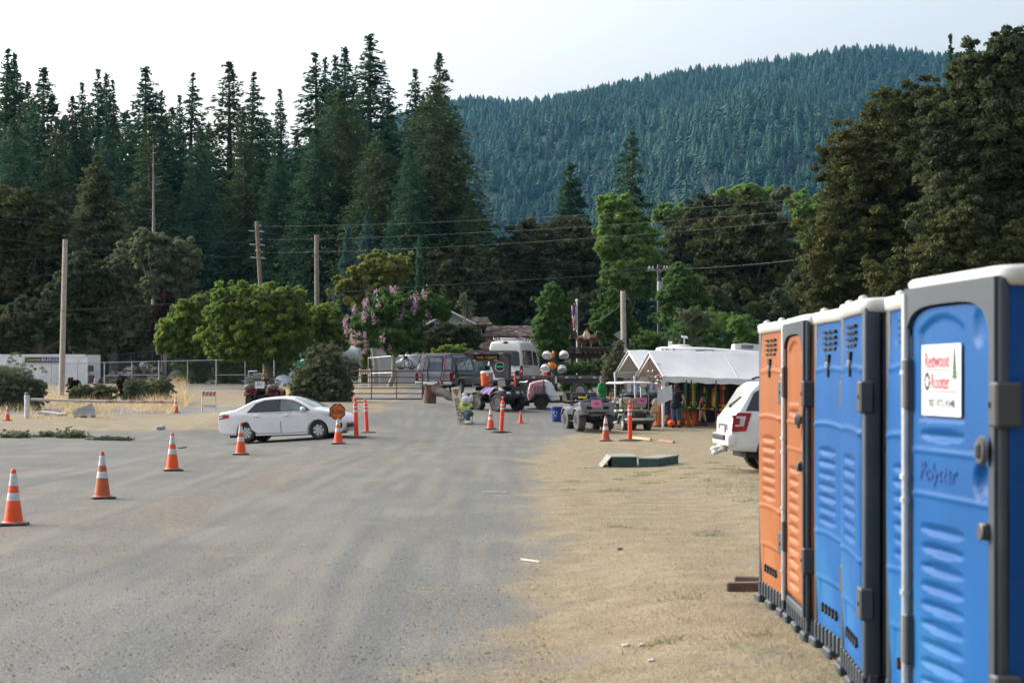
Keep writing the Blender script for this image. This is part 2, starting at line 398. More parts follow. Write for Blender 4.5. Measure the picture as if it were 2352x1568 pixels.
b.f = [(i * 90 + j, (i + 1) * 90 + j, (i + 1) * 90 + j + 1, i * 90 + j + 1) for i in range(119) for j in range(89)]
b.m = [0] * len(b.f); b.s = [True] * len(b.f)
tag(b.build('hills', mat('hill floor', (.006, .022, .014, 1), .95, var=.4, scale=.02)), kind='structure')
def hill_conifer(rg, broad):
    """one far tree about 1 high: ragged tiers of drooping boughs (or a lobed round crown)"""
    tr = []
    if not broad:
        for k in range(9):
            z = .08 + .88 * k / 9; r = .33 * (1 - k / 9.4) ** .85 * rg.uniform(.8, 1.15); o = rg.uniform(0, 6)
            for j in range(7):
                a = o + j * .9; a2 = a + .62; rr = r * rg.uniform(.7, 1.2)
                tr.append(((0, 0, z + .15), (rr * math.cos(a), rr * math.sin(a), z - .03), (rr * math.cos(a2), rr * math.sin(a2), z - .02)))
    else:
        for k in range(75):
            d = Vector((rg.gauss(0, 1), rg.gauss(0, 1), rg.gauss(0, 1))).normalized(); c = Vector((d.x * .3, d.y * .3, .42 + d.z * .3)) * rg.uniform(.8, 1.05)
            q = [c + Vector((rg.uniform(-.12, .12), rg.uniform(-.12, .12), rg.uniform(-.1, .1))) for _ in range(3)]
            tr.append([tuple(x) for x in q])
    return np.array(tr)
rg = random.Random(3)
vari = [hill_conifer(rg, False) for _ in range(6)] + [hill_conifer(rg, True) for _ in range(3)]
PTS = []; MI = []
N = 13500
yy = np.sqrt(RNG.uniform(900 ** 2, 2790 ** 2, N)); yy[:1500] = RNG.uniform(2630, 2760, 1500)
xx = yy * RNG.uniform(-.075, .33, N)
for i in range(N):
    broad = RNG.random() < (.20 + .3 * (math.sin(xx[i] * .012) * math.sin(yy[i] * .006) > .25))
    t = vari[RNG.integers(6, 9) if broad else RNG.integers(0, 6)]
    h = RNG.uniform(9, 15) if broad else RNG.uniform(11, 25)
    if yy[i] > 2600: h *= .8
    a = RNG.uniform(0, 6.3); ca, sa = math.cos(a), math.sin(a); wx = h * RNG.uniform(.8, 1.5) * (1.1 if broad else 1)
    q = t.copy(); x0 = q[..., 0].copy(); q[..., 0] = (x0 * ca - q[..., 1] * sa) * wx + xx[i]; q[..., 1] = (x0 * sa + t[..., 1] * ca) * wx + yy[i]
    q[..., 2] = t[..., 2] * h + float(hz(xx[i], yy[i])) - .5
    PTS.append(q); MI.append(np.full(len(q), RNG.choice([1, 4]) if broad else (RNG.choice([0, 2, 2]) if math.sin(xx[i] * .017 + 2 * math.sin(yy[i] * .004)) + RNG.normal() * .5 > 0 else RNG.choice([2, 3, 3, 0]))))
fm = [mat('hill fir', (.008, .038, .024, 1), .9, var=.4, scale=.03), mat('hill oak', (.085, .115, .062, 1), .9, var=.35, scale=.03), mat('hill pine', (.020, .068, .042, 1), .9, var=.3, scale=.03),
      mat('hill redwood', (.036, .098, .062, 1), .9, var=.3, scale=.03), mat('hill madrone', (.055, .105, .055, 1), .9, var=.3, scale=.03)]
tag(link('hillside_forest', quads('hillside_forest', np.concatenate(PTS), fm, np.concatenate(MI), 3)), 'dense blue-green conifer forest covering the far hill', 'forest', kind='stuff')

# loose stones and dead grass near the camera
N = 15000
y = 8.3 + 26 * RNG.random(N) ** 1.9; x = RNG.uniform(-.31, .31, N) * y
keep = (RNG.random(N) < np.where(x > .3, .12, 1)) ; x, y = x[keep], y[keep]; N = len(x)
oc = np.array([[1, 0, 0], [0, 1, 0], [-1, 0, 0], [0, -1, 0], [0, 0, .8], [0, 0, -.5]])
tri = [(0, 1, 4), (1, 2, 4), (2, 3, 4), (3, 0, 4)]
r = RNG.uniform(.003, .011, N); V = oc[None] * r[:, None, None] * RNG.uniform(.6, 1.4, (N, 6, 3))
an = RNG.uniform(0, 6.3, N); c, s_ = np.cos(an)[:, None], np.sin(an)[:, None]
V = np.stack([V[..., 0] * c - V[..., 1] * s_, V[..., 0] * s_ + V[..., 1] * c, V[..., 2]], -1)
V += np.stack([x, y, gz(x, y) + r * .2], -1)[:, None]
T = V[:, tri].reshape(-1, 3, 3)
tag(link('loose_gravel', quads('loose_gravel', T, [mat('stone grey', (.135, .14, .14, 1), .9, var=.5, scale=.9), mat('stone dark', (.085, .09, .095, 1), .9, var=.4, scale=.9), mat('stone pale', (.24, .24, .23, 1), .9, var=.3, scale=.9)], np.repeat(RNG.choice([0, 0, 0, 1, 1, 2], N), 4), 3)), 'loose grey stones strewn over the gravel road', 'gravel', kind='stuff')
def blades(N, x, y, lo, hi, wd, lie, z=None):
    L = RNG.uniform(lo, hi, N); a = RNG.uniform(0, 6.3, N); up = RNG.uniform(*lie, N)
    d = np.stack([np.cos(a) * np.sqrt(1 - up ** 2), np.sin(a) * np.sqrt(1 - up ** 2), up], -1) * L[:, None]
    b = RNG.uniform(0, 6.3, N); s_ = np.stack([np.cos(b), np.sin(b), 0 * b], -1) * wd
    p = np.stack([x, y, gz(x, y) if z is None else z], -1)
    return np.stack([p - s_, p + s_, p + d], 1)
N = 170000
y = 8.5 + 45 * RNG.random(N) ** 1.8; x = RNG.uniform(-1.6, 6.5, N) * np.maximum(1, y / 22)
st = zones(x, y)[0]; nz = np.sin(x * 3.1 + np.sin(y * 1.3) * 2) * np.sin(y * 2.3 + x) * .35
k = (RNG.random(N) * .9 + .25 < st + nz) & (x < y * .33); x, y = x[k], y[k]
T = blades(len(x), x, y, .03, .10, .003, (.03, .6))
sm = leafmat('straw blades', [(.15, .112, .065, 1), (.26, .21, .13, 1), (.37, .31, .205, 1)], .15, 1.5)
tag(link('dry_grass', quads('dry_grass', T, sm, None, 3)), 'short dead straw-coloured grass beside the gravel', 'grass', kind='stuff')
N = 5200
cx = RNG.uniform(.8, 7, 70); cy = 10 + 32 * RNG.random(70); q = RNG.integers(0, 70, N)
x = cx[q] + RNG.normal(0, .13, N); y = cy[q] + RNG.normal(0, .10, N)
x = np.concatenate([x, 4.6 + RNG.normal(0, .7, 1500)]); y = np.concatenate([y, 31 + RNG.normal(0, 1.6, 1500)])
T = blades(len(x), x, y, .03, .085, .005, (.2, .8))
tag(link('green_grass', quads('green_grass', T, leafmat('weed blades', [(.07, .085, .04, 1), (.14, .16, .07, 1)], .2, 2.), None, 3)), 'small green weed tufts in the dead grass', 'grass', kind='stuff')
# ================================================================ TREES AND BUSHES
BARK = mat('bark', (.10, .085, .065, 1), .9, var=.4, scale=8, bump=.6, bscale=14)
GREYBARK = mat('grey bark', (.26, .245, .22, 1), .9, var=.3, scale=8, bump=.4, bscale=14)
def rnd_dirs(n):
    d = RNG.normal(size=(n, 3)); return d / np.linalg.norm(d, axis=1)[:, None]
def leaf_quads(c, size, asp=.55, droop=0., up=None):
    n = len(c); a = rnd_dirs(n)
    if up is not None: a = a + up; a /= np.linalg.norm(a, axis=1)[:, None]
    a[:, 2] -= droop; b = np.cross(a, rnd_dirs(n)); b /= np.linalg.norm(b, axis=1)[:, None] + 1e-9
    s = 1.08 * np.asarray(size) * RNG.uniform(.6, 1.35, n); a = a * s[:, None]; b = b * (s * asp)[:, None]
    return np.stack([c - a, c + b * .9, c + a, c - b * .9], 1)
def crown_points(ells, per, k=.27, shell=(.62, 1.0), core=.15, ncl=26):
    """leaf positions: many small flat sprays set through ellipsoids (cx, cy, cz, rx, ry, rz)"""
    out = []
    for _, (cx, cy, cz, rx, ry, rz, *q) in enumerate(ells):
        m = int(ncl * 3.2 * (q[0] if q else 1)); d = rnd_dirs(m)
        ph = RNG.uniform(0, 6.3, 6)
        lump = 1 + .24 * np.sin(d[:, 0] * 4.2 + ph[0]) * np.sin(d[:, 2] * 5 + ph[1]) + .18 * np.sin(d[:, 1] * 6 + d[:, 0] * 5 + ph[2]) + .10 * np.sin(d[:, 2] * 9 + ph[3] + d[:, 0] * 7)
        rr = RNG.uniform(*shell, m) * lump; cc = d * rr[:, None] * np.array([rx, ry, rz]) + np.array([cx, cy, cz])
        per = per * 1.65 if _ == 0 else per; nl = int(per * (1 - core) / m); R0 = (rx * ry * rz) ** (1 / 3) * k * .62
        u = rnd_dirs(m * nl) * (RNG.random(m * nl) ** .5)[:, None] * R0 * np.repeat(RNG.uniform(.55, 1.45, m), nl)[:, None]
        u[:, 2] = u[:, 2] * .55 - .12 * (u[:, 0] ** 2 + u[:, 1] ** 2) / max(R0, .05)
        out.append(np.repeat(cc, nl, 0) + u)
        nc = int(per * core); u = rnd_dirs(nc) * (RNG.random(nc) ** .4)[:, None] * np.array([rx, ry, rz]) * .78
        out.append(u + np.array([cx, cy, cz]))
    return np.concatenate(out)
def limbs(base, ells, r, m, n=9, seed=0, top=.75, lean=0.):
    """tapered trunk with limbs reaching into the crown"""
    rg = random.Random(seed); b = MB(); ez = max(e[2] for e in ells); cx = sum(e[0] for e in ells) / len(ells); cy = sum(e[1] for e in ells) / len(ells)
    tip = Vector((cx * .7 + lean, cy * .7, ez * top)); pts = [Vector((0, 0, -.3)) + (tip) * t + Vector((rg.uniform(-.04, .04), rg.uniform(-.04, .04), 0)) * ez * (0 < t < 1) for t in (0, .25, .5, .75, 1)]
    b.tube(pts, [r * 1.25, r, r * .8, r * .55, r * .2], 8)
    for k in range(n):
        e = rg.choice(ells); t = rg.uniform(.35, .9); s = Vector((0, 0, 0)) + tip * t
        d = Vector(rnd_dirs(1)[0]); q = Vector((e[0] + d.x * e[3] * .8, e[1] + d.y * e[4] * .8, e[2] + abs(d.z) * e[5] * .7))
        mid = s.lerp(q, .5) + Vector((0, 0, -.06 * ez)); b.tube([s, mid, q], [r * .45, r * .28, r * .07], 5)
    return b
def tree(name, label, cat, base, ells, per, leaf, mats, tr=.2, group=None, k=.27, asp=.55, seed=0, mi=None, core=.15, ncl=26, bark=None, droop=0., extra=None, shell=(.62, 1.), limbn=9, top=.75):
    t = thing(name, label, cat, base, 0, group)
    pts = crown_points(ells, per, k, shell, core, ncl)
    Q = leaf_quads(pts, leaf, asp, droop)
    link('crown', quads('crown', Q, mats, mi), t)
    if tr: limbs(base, ells, tr, None, limbn, seed, top).build('trunk', bark or BARK, t)
    return t
def px_ells(base, Y, lst, dy=1.0):
    """crown ellipses given in picture pixels at distance Y, made into ellipsoids with real depth"""
    o = []
    for (x, y, rx, ry, *q) in lst:
        c = P(x, y, Y + (q[0] if q else 0)); s = mpp(Y)
        o.append((c.x - base.x, c.y - base.y, c.z - base.z, rx * s, max(rx, ry) * s * .8 * dy, ry * s))
    return o

# ---- conifers: whorls of drooping boughs hung with needle sprays
FIR = leafmat('fir needles', [(.012, .032, .021, 1), (.027, .062, .036, 1), (.046, .090, .050, 1), (.072, .110, .060, 1)], .12, .35)
FIRB = leafmat('redwood needles', [(.014, .032, .016, 1), (.034, .060, .028, 1), (.056, .084, .038, 1), (.085, .095, .044, 1)], .12, .35)
SPRUCE = leafmat('blue spruce needles', [(.015, .042, .040, 1), (.034, .075, .066, 1), (.055, .10, .088, 1)], .1, .5)
OLIVE = leafmat('olive needles', [(.030, .044, .020, 1), (.060, .078, .034, 1), (.10, .105, .05, 1)], .15, .4)
def conifer_mesh(h, rad, nwh, nbr, nspray, mats, seed, droop=.25, bare=0., prof=.8, size=.34, ragged=.35, sparse=0.):
    rg = np.random.default_rng(seed); out = []; b = MB()
    b.tube([(0, 0, -.5), (rg.normal() * .1, rg.normal() * .1, h * .5), (0, 0, h)], [h * .013 + .05, h * .008 + .03, .015], 7)
    nwh = int(nwh * 1.6)
    for i in range(nwh):
        t = (i + rg.uniform(0, .8)) / nwh; z = h * (bare + (1 - bare) * t); base = rad * (1 - t) ** prof * (1 if t > .12 else .8 + t * 1.6) * min(1, .42 + (1 - t) / .12) + .07
        for j in range(max(5, int(nbr * (1.25 - .4 * t)))):
            if rg.random() < sparse: continue
            a = rg.uniform(0, 6.283); z = h * (bare + (1 - bare) * min(.995, max(0, t + rg.normal() * .013))); L = base * rg.uniform(1 - ragged, 1 + ragged * .6)
            ca, sa = math.cos(a), math.sin(a); dr = droop * L * rg.uniform(.3, 1.3); up = .20 * L
            n = max(6, int(1.5 * nspray * (.28 + L / rad)))
            u = rg.random(n) ** .6
            px_, py_ = ca * L * u, sa * L * u; pz = z + up * u - dr * u * u
            wd = .17 * L * (1 - u * .55) + .06
            c = np.stack([px_ + rg.normal(0, 1, n) * wd * -sa, py_ + rg.normal(0, 1, n) * wd * ca, pz + rg.normal(0, .07 + .03 * L, n) - .05], -1)
            d = np.stack([ca + rg.normal(0, .5, n), sa + rg.normal(0, .5, n), rg.normal(-.15, .45, n)], -1); d /= np.linalg.norm(d, axis=1)[:, None]
            e = np.cross(d, rg.normal(size=(n, 3))); e /= np.linalg.norm(e, axis=1)[:, None]
            s = size * rg.uniform(.6, 1.4, n) * (1.15 - .68 * t); d = d * s[:, None]; e = e * (s * .42)[:, None]
            out.append(np.stack([c - d, c + e, c + d, c - e], 1))
            if L > .8 and rg.random() < .3: b.tube([(0, 0, z), (ca * L * .5, sa * L * .5, z + up * .5 - dr * .25), (ca * L * .92, sa * L * .92, z + up * .9 - dr * .85)], [.05, .03, .008], 3)
    m = quads('crown', np.concatenate(out), mats)
    tm = bpy.data.meshes.new('trunk'); tm.from_pydata(b.v, [], b.f); tm.materials.append(BARK); tm.update()
    return m, tm
H0 = 34.
CON = [conifer_mesh(H0, 5.2, 62, 9, 16, FIR, 11, .30, .02, .80), conifer_mesh(H0, 6.2, 56, 10, 17, FIRB, 12, .42, .02, .72, ragged=.45),
       conifer_mesh(H0, 4.6, 64, 8, 14, FIR, 13, .25, .05, .86, ragged=.5, sparse=.12), conifer_mesh(H0, 5.6, 58, 9, 16, FIRB, 14, .35, .0, .76, ragged=.5),
       conifer_mesh(H0, 7.6, 58, 12, 24, FIR, 15, .40, .0, .62, ragged=.42), conifer_mesh(H0, 8.4, 56, 13, 26, FIRB, 16, .45, .0, .56, ragged=.45)]
def conifer(name, label, dx, top, Y, k, wide=1., group=None, rz=None):
    b = GY(dx, Y); h = P(dx, top, Y).z - b.z; t = thing(name, label, 'conifer', b, RNG.uniform(0, 6.3) if rz is None else rz, group)
    s = h / H0; t.scale = (s * wide, s * wide, s)
    link('crown', CON[k][0], t); link('trunk', CON[k][1], t); return t
NEARBY = 'tall conifers of the wood behind the yard'
ROW = [  # picture x, tip y, distance, kind, width, label
 (-30, 190, 205, 0, 1.1, 'dark fir cut by the edge of the picture at the far end of the wood'),
 (18, 110, 200, 2, 1.15, 'tall twin-tipped fir over the brown oak crown'), (33, 119, 203, 0, .8, 'slim fir tip just beside the tall twin-tipped fir'),
 (64, 184, 196, 3, .8, 'short fir in the dip between the twin-tipped fir and its pointed neighbour'), (101, 153, 192, 0, 1.1, 'dark pointed fir standing above the olive feathery tree'),
 (167, 219, 198, 1, .9, 'low fir before the group of three narrow tips'), (188, 188, 203, 2, .85, 'fir with a thin open tip, shorter neighbour of the group of three narrow tips'),
 (225, 157, 205, 2, .85, 'highest of the group of three narrow tips'), (244, 167, 208, 0, .7, 'middle tip of the group of three narrow tips'), (259, 182, 204, 2, .8, 'lowest of the group of three narrow tips'),
 (335, 152, 196, 0, 1.15, 'thick dark fir standing straight above the bare grey snag'), (371, 207, 199, 0, .7, 'small dark fir touching the thick fir above the bare snag'),
 (412, 217, 204, 2, .8, 'faint short fir between the snag and the pale spire'), (443, 165, 203, 2, .95, 'pale grey-green spire with open boughs'),
 (526, 138, 198, 3, 1.1, 'dark bushy-topped fir behind the pole with insulators'), (583, 163, 202, 2, 1., 'pale feathery fir just past the bushy-topped one'),
 (643, 203, 205, 2, .85, 'thin fir alone in the bright gap of the skyline'), (724, 119, 196, 2, 1.2, 'tall open fir where the bright gap of the skyline ends'),
 (747, 131, 200, 0, .6, 'needle-thin tip behind the tall open fir'), (770, 126, 194, 0, .7, 'slim tip crowded before the highest fir'), (793, 106, 197, 0, .85, 'second highest tip of the redwood stand'),
 (850, 77, 192, 0, 1.15, 'highest fir of all with a bare stem showing'), (893, 195, 196, 2, .7, 'small tip at the shoulder of the highest fir'), (953, 157, 195, 2, .95, 'lone narrow fir in the notch before the hill'),
 (972, 215, 190, 3, .7, 'stubby fir beside the lone narrow fir in the notch'), (1009, 118, 182, 3, .85, 'pointed tip rising out of the big redwood next to the hill')]
for dx, top, Y, k, wd, lb in ROW: conifer('fir_tree', lb, dx, top, Y, k, wd * 1.38, NEARBY)
BIG = [(785, 205, 172, 5, 1.05, 'broad redwood with heavy boughs in front of the second highest tip'), (868, 300, 165, 5, 1., 'broad brownish redwood above the yellow maple'), (725, 290, 170, 4, .95, 'broad dark redwood whose boughs reach the bare pole top'),
       (1000, 195, 165, 5, 1.15, 'biggest redwood, its drooping boughs standing against the hill'), (940, 340, 160, 4, .9, 'dark redwood over the thin cypress'), (1075, 455, 160, 5, .8, 'low redwood at the foot of the hill'),
       (560, 255, 178, 1, 1., 'dense fir in front of the dark bushy-topped one'), (343, 266, 176, 1, 1.2, 'dense fir wrapped round the bare grey snag'), (460, 290, 176, 4, .8, 'dense fir filling in below the pale spire'), (640, 340, 174, 4, .9, 'dense fir under the bright gap of the skyline'),
       (130, 270, 182, 1, 1.1, 'dense fir behind the olive feathery tree'), (245, 290, 180, 4, .8, 'dense fir below the three narrow tips'), (30, 270, 182, 4, .9, 'dense fir behind the brown oak crown')]
for dx, top, Y, k, wd, lb in BIG: conifer('redwood_tree', lb, dx, top, Y, k, wd, NEARBY)
FILL = [(-20, 330, 225), (75, 240, 225), (150, 262, 222), (205, 235, 226), (290, 255, 222), (395, 245, 226), (480, 280, 222), (610, 270, 225), (680, 310, 228), (760, 260, 222), (820, 230, 224), (900, 270, 222), (1045, 330, 212), (1100, 480, 200)]
for i, (dx, top, Y) in enumerate(FILL):
    o = conifer('backdrop_fir', 'dark fir deep in the wood filling a gap behind the front conifers', dx, top, Y, (0, 4, 1)[i % 3], 1.25, 'shadowy firs deep in the wood')
# bare snag
b = GY(352, 168); t = thing('dead_snag', 'bare grey dead conifer stem with stubby branches among dense firs', 'dead tree', b)
k = MB(); zt = P(352, 330, 168).z - b.z; k.tube([(0, 0, 0), (.05, 0, zt * .6), (0, 0, zt)], [.26, .17, .03], 7); k.build('trunk', GREYBARK, t)
rg = random.Random(5)
for i in range(26):
    z = zt * rg.uniform(.42, .97); L = 2.3 * (1.08 - z / zt) + .4; a = rg.uniform(0, 6.3)
    k = MB(); k.tube([(0, 0, z), (math.cos(a) * L * .6, math.sin(a) * L * .6, z - .05), (math.cos(a) * L * 1.2, math.sin(a) * L * 1.2, z + .12)], [.04, .025, .008], 4); k.build('branch', GREYBARK, t)
# other conifers, each of a shape of its own
def own_conifer(name, label, dx, top, Y, rad, mats, seed, **kw):
    b = GY(dx, Y); h = P(dx, top, Y).z - b.z; t = thing(name, label, 'conifer', b); m, tm = conifer_mesh(h, rad, mats=mats, seed=seed, **kw)
    link('crown', m, t); link('trunk', tm, t); return t
own_conifer('incense_cedar', 'olive feathery conifer with a frayed pale top beside the brown oaks', 222, 358, 150, 3.9, OLIVE, 21, nwh=50, nbr=12, nspray=26, droop=.15, prof=.52, size=.30, ragged=.4)
own_conifer('blue_spruce', 'blue-green spruce with two tips behind the yellow maple', 845, 484, 148, 2.6, SPRUCE, 22, nwh=34, nbr=10, nspray=18, droop=.2, prof=.8, size=.24)
own_conifer('blue_spruce', 'smaller blue-green spruce tight against the taller one', 800, 520, 146, 2.1, SPRUCE, 23, nwh=32, nbr=9, nspray=16, droop=.2, prof=.8, size=.24)
own_conifer('douglas_fir', 'lone shaggy fir with a flat ragged top before the hill', 1452, 303, 205, 3.4, FIR, 24, nwh=34, nbr=7, nspray=26, droop=.25, prof=.42, size=.42, ragged=.6, sparse=.15)
own_conifer('douglas_fir', 'broad stepped fir rising over the olive oaks before the hill', 1310, 372, 200, 4.4, FIR, 25, nwh=36, nbr=8, nspray=26, droop=.2, prof=.62, size=.42, ragged=.5)
own_conifer('fir_tree', 'sharp spire sticking up behind the great brown oak', 2183, 78, 165, 4.2, FIR, 26, nwh=70, nbr=8, nspray=16, droop=.3, prof=1.15, size=.30, ragged=.45, sparse=.05)
own_conifer('fir_tree', 'dark fir behind the great brown oak, beside the sharp spire', 2130, 225, 170, 4.5, FIR, 27, nwh=40, nbr=9, nspray=16, droop=.3, prof=.9, size=.42)
own_conifer('cypress', 'thin dark column of cypress beside the yellow maple', 963, 547, 140, .42, FIR, 28, nwh=46, nbr=8, nspray=5, droop=-.6, prof=.35, size=.20, ragged=.2)
for dx, tp, lb in ((1018, 655, 'small green cypress column behind the house roof'), (985, 660, 'short cypress column nearer the yellow maple')):
    own_conifer('cypress', lb, dx, tp, 138, .34, OLIVE, dx, nwh=30, nbr=7, nspray=5, droop=-.6, prof=.35, size=.18, ragged=.2)

# ---- broadleaved trees
OAK = leafmat('brown oak leaves', [(.022, .034, .014, 1), (.042, .054, .022, 1), (.068, .072, .028, 1), (.105, .086, .032, 1)], .15, .45)
OAKG = leafmat('dark oak leaves', [(.018, .030, .016, 1), (.038, .054, .027, 1), (.064, .076, .036, 1), (.088, .084, .036, 1)], .15, .4)
GREEN = leafmat('green leaves', [(.030, .062, .020, 1), (.062, .115, .034, 1), (.11, .17, .050, 1)], .3, .7)
YGREEN = leafmat('yellow-green leaves', [(.038, .074, .020, 1), (.080, .135, .030, 1), (.13, .18, .040, 1), (.21, .205, .045, 1)], .35, .7)
YELLOW = leafmat('yellowing leaves', [(.068, .092, .024, 1), (.125, .145, .036, 1), (.20, .185, .046, 1)], .35, .7)
BRIGHT = leafmat('bright poplar leaves', [(.055, .10, .028, 1), (.115, .19, .050, 1), (.18, .26, .075, 1)], .3, .5)
GREYG = leafmat('grey-green leaves', [(.045, .065, .036, 1), (.095, .120, .066, 1), (.16, .18, .105, 1)], .25, .7)
SCRUB = leafmat('scrub leaves', [(.045, .058, .032, 1), (.10, .115, .064, 1), (.18, .185, .11, 1)], .2, 1.2)
RED = leafmat('plum leaves', [(.024, .014, .014, 1), (.048, .026, .026, 1)], .2, .8)
PINK = leafmat('pink blossom', [(.20, .12, .165, 1), (.29, .19, .25, 1), (.37, .27, .33, 1)], .3, 2.)
def bt(name, label, dx, Y, lst, per, leaf, mats, cat='tree', tr=.2, dep=1., seed=None, **kw):
    b = GY(dx, Y); E = px_ells(b, Y, lst, dep)
    if cat in ('bush', 'shrub', 'thicket'): E += [(e[0], e[1], (e[2] - e[5]) / 2 + .1, e[3] * .85, e[4] * .85, (e[2] - e[5]) / 2 + .3) for e in E if .15 < e[2] - e[5] < 3]
    return tree(name, label, cat, b, E, per, leaf, mats, tr, seed=seed or int(dx), **kw)
OK_ = 'great brown oaks behind the toilets'
bt('oak_tree', 'great brownish oak whose edge stands against the hill', 1985, 92, [(1945, 560, 105, 130), (1960, 400, 85, 110), (2060, 330, 95, 130), (1900, 640, 60, 110), (2010, 690, 120, 90), (2080, 520, 110, 130), (2130, 260, 70, 80)], 15000, .10, OAK, tr=.45, k=.23, ncl=70, group=OK_, core=.35)
bt('oak_tree', 'tallest oak behind the nearest blue toilet', 2285, 86, [(2290, 300, 130, 170), (2250, 190, 80, 90), (2330, 140, 70, 80), (2200, 480, 110, 140), (2340, 520, 140, 150), (2180, 330, 90, 110), (2400, 380, 110, 180)], 15000, .10, OAKG, tr=.5, k=.23, ncl=70, group=OK_, core=.35)
bt('oak_tree', 'lower oak showing just above the blue toilet roofs', 2180, 80, [(2150, 640, 110, 90), (2260, 620, 110, 100), (2060, 660, 80, 80), (2350, 640, 90, 90), (2210, 530, 70, 70)], 13000, .095, OAK, tr=.35, k=.23, ncl=70, group=OK_, core=.35)
bt('oak_tree', 'oak filling in behind the orange toilets', 1900, 100, [(1880, 640, 70, 80), (1890, 700, 60, 60), (1980, 720, 80, 50)], 11000, .10, OAKG, tr=.3, k=.27, ncl=40, group=OK_, core=.35)
bt('oak_tree', 'rounded brown oak above the travel trailer', 1715, 150, [(1720, 560, 95, 95), (1650, 600, 65, 90), (1780, 610, 55, 100), (1710, 690, 100, 80), (1735, 500, 50, 50)], 5500, .22, OAK, tr=.45, k=.26, ncl=40, core=.3)
bt('oak_tree', 'shadowed oak in the gap beside the bright poplar', 1570, 165, [(1575, 560, 60, 80), (1560, 660, 70, 90), (1630, 500, 50, 50)], 4500, .23, OAKG, tr=.4, ncl=34, core=.3)
bt('oak_tree', 'wide dark olive oak behind the flagpole', 1270, 165, [(1250, 580, 90, 75), (1180, 610, 60, 80), (1330, 590, 70, 70), (1280, 680, 100, 80), (1170, 690, 60, 80), (1380, 640, 50, 80)], 5500, .24, OAKG, tr=.45, k=.26, ncl=38, core=.3)
bt('oak_tree', 'brownish oak crown under the stepped fir', 1310, 175, [(1300, 545, 65, 40), (1360, 570, 50, 50), (1230, 545, 45, 35)], 4000, .24, OAK, tr=.3, ncl=30, core=.3)
bt('oak_tree', 'dark oak above the roof of the house', 1110, 158, [(1110, 650, 60, 80), (1060, 690, 55, 70), (1020, 640, 55, 60)], 5000, .24, OAKG, tr=.35, ncl=34, core=.3)
bt('oak_tree', 'low dark oak above the wooden trestle', 1345, 150, [(1350, 720, 60, 60), (1300, 740, 40, 60)], 4000, .22, OAKG, tr=.3, ncl=30, core=.3)
bt('oak_tree', 'dark shrubby oak behind the round oak, over the bushes', 1650, 142, [(1640, 720, 70, 60), (1720, 740, 60, 50), (1800, 720, 50, 70)], 4500, .2, OAKG, tr=.3, ncl=30, core=.3)
bt('oak_tree', 'brown-topped oak at the picture edge above the white container', 50, 150, [(45, 500, 85, 85), (-20, 560, 70, 100), (110, 560, 50, 70), (60, 650, 90, 90), (-10, 720, 70, 90)], 5200, .22, OAK, tr=.45, k=.26, ncl=40, core=.3)
bt('oak_tree', 'dark low oak right behind the white container', 90, 140, [(60, 740, 90, 65), (150, 720, 70, 75), (190, 640, 50, 70), (-20, 780, 60, 50)], 5200, .2, OAKG, tr=.4, k=.26, ncl=38, core=.3)
bt('oak_tree', 'dull green oak over the pile of stumps', 265, 142, [(250, 700, 70, 75), (310, 740, 60, 65), (220, 780, 60, 40), (290, 620, 50, 60)], 5000, .2, mats=SCRUB, tr=.35, ncl=36, core=.3)
bt('dark_shrubbery', 'dark thicket behind the chain link fence and water tank', 430, 150, [(330, 800, 60, 45), (420, 790, 60, 50), (510, 790, 60, 50), (600, 780, 70, 60), (700, 780, 70, 60), (790, 740, 60, 70), (470, 730, 70, 60)], 3600, .2, OAKG, cat='thicket', tr=.15, ncl=26, core=.3)
bt('walnut_tree', 'pale grey-green tree with thin white stems beside the olive conifer', 375, 138, [(385, 590, 65, 50), (340, 570, 45, 40), (425, 610, 38, 45), (370, 650, 50, 40), (410, 670, 35, 30)], 4200, .2, GREYG, tr=.22, bark=GREYBARK, ncl=32, limbn=16, top=.8)
bt('plum_tree', 'dark red-leaved shrub under the pale grey-green tree', 372, 134, [(368, 715, 16, 30), (385, 690, 15, 18), (352, 765, 14, 18)], 3000, .15, RED, tr=.1, ncl=20)
bt('maple_tree', 'green and yellow tree nearest the stump pile', 440, 128, [(435, 735, 48, 52), (470, 705, 36, 38), (400, 770, 46, 44), (455, 792, 55, 34), (480, 750, 36, 40)], 4200, .17, YGREEN, tr=.16, ncl=32, core=.2)
bt('locust_tree', 'broad yellow-green tree over the water tank and banded pole', 625, 118, [(590, 700, 84, 50), (530, 715, 60, 50), (655, 705, 62, 52), (600, 760, 100, 52), (515, 775, 55, 46), (665, 765, 52, 52), (560, 805, 75, 28), (645, 805, 45, 25), (545, 680, 40, 30)], 6000, .155, YGREEN, tr=.24, ncl=46, k=.24, core=.22, limbn=14)
bt('locust_tree', 'smaller yellow-green tree behind the plain wooden pole', 745, 122, [(738, 735, 44, 42), (770, 755, 30, 42), (708, 765, 36, 44), (750, 788, 46, 32)], 4200, .155, YGREEN, tr=.16, ncl=30, core=.2)
bt('yellow_maple', 'sparse yellowing maple with pale bare limbs', 862, 132, [(885, 610, 55, 36), (925, 620, 24, 26), (840, 625, 38, 26), (800, 655, 40, 20), (870, 655, 50, 28), (820, 690, 35, 15)], 1500, .17, YELLOW, tr=.17, bark=GREYBARK, ncl=22, limbn=26, core=.05, top=.86)
t = bt('crape_myrtle', 'green crape myrtle covered in pink blossom before the house', 890, 108, [(900, 710, 55, 42), (850, 745, 48, 40), (945, 740, 40, 50), (890, 770, 80, 36), (985, 700, 42, 28), (1015, 715, 24, 22), (930, 790, 50, 22)], 5000, .12, GREEN, tr=.14, ncl=40, k=.23, core=.25, bark=GREYBARK)
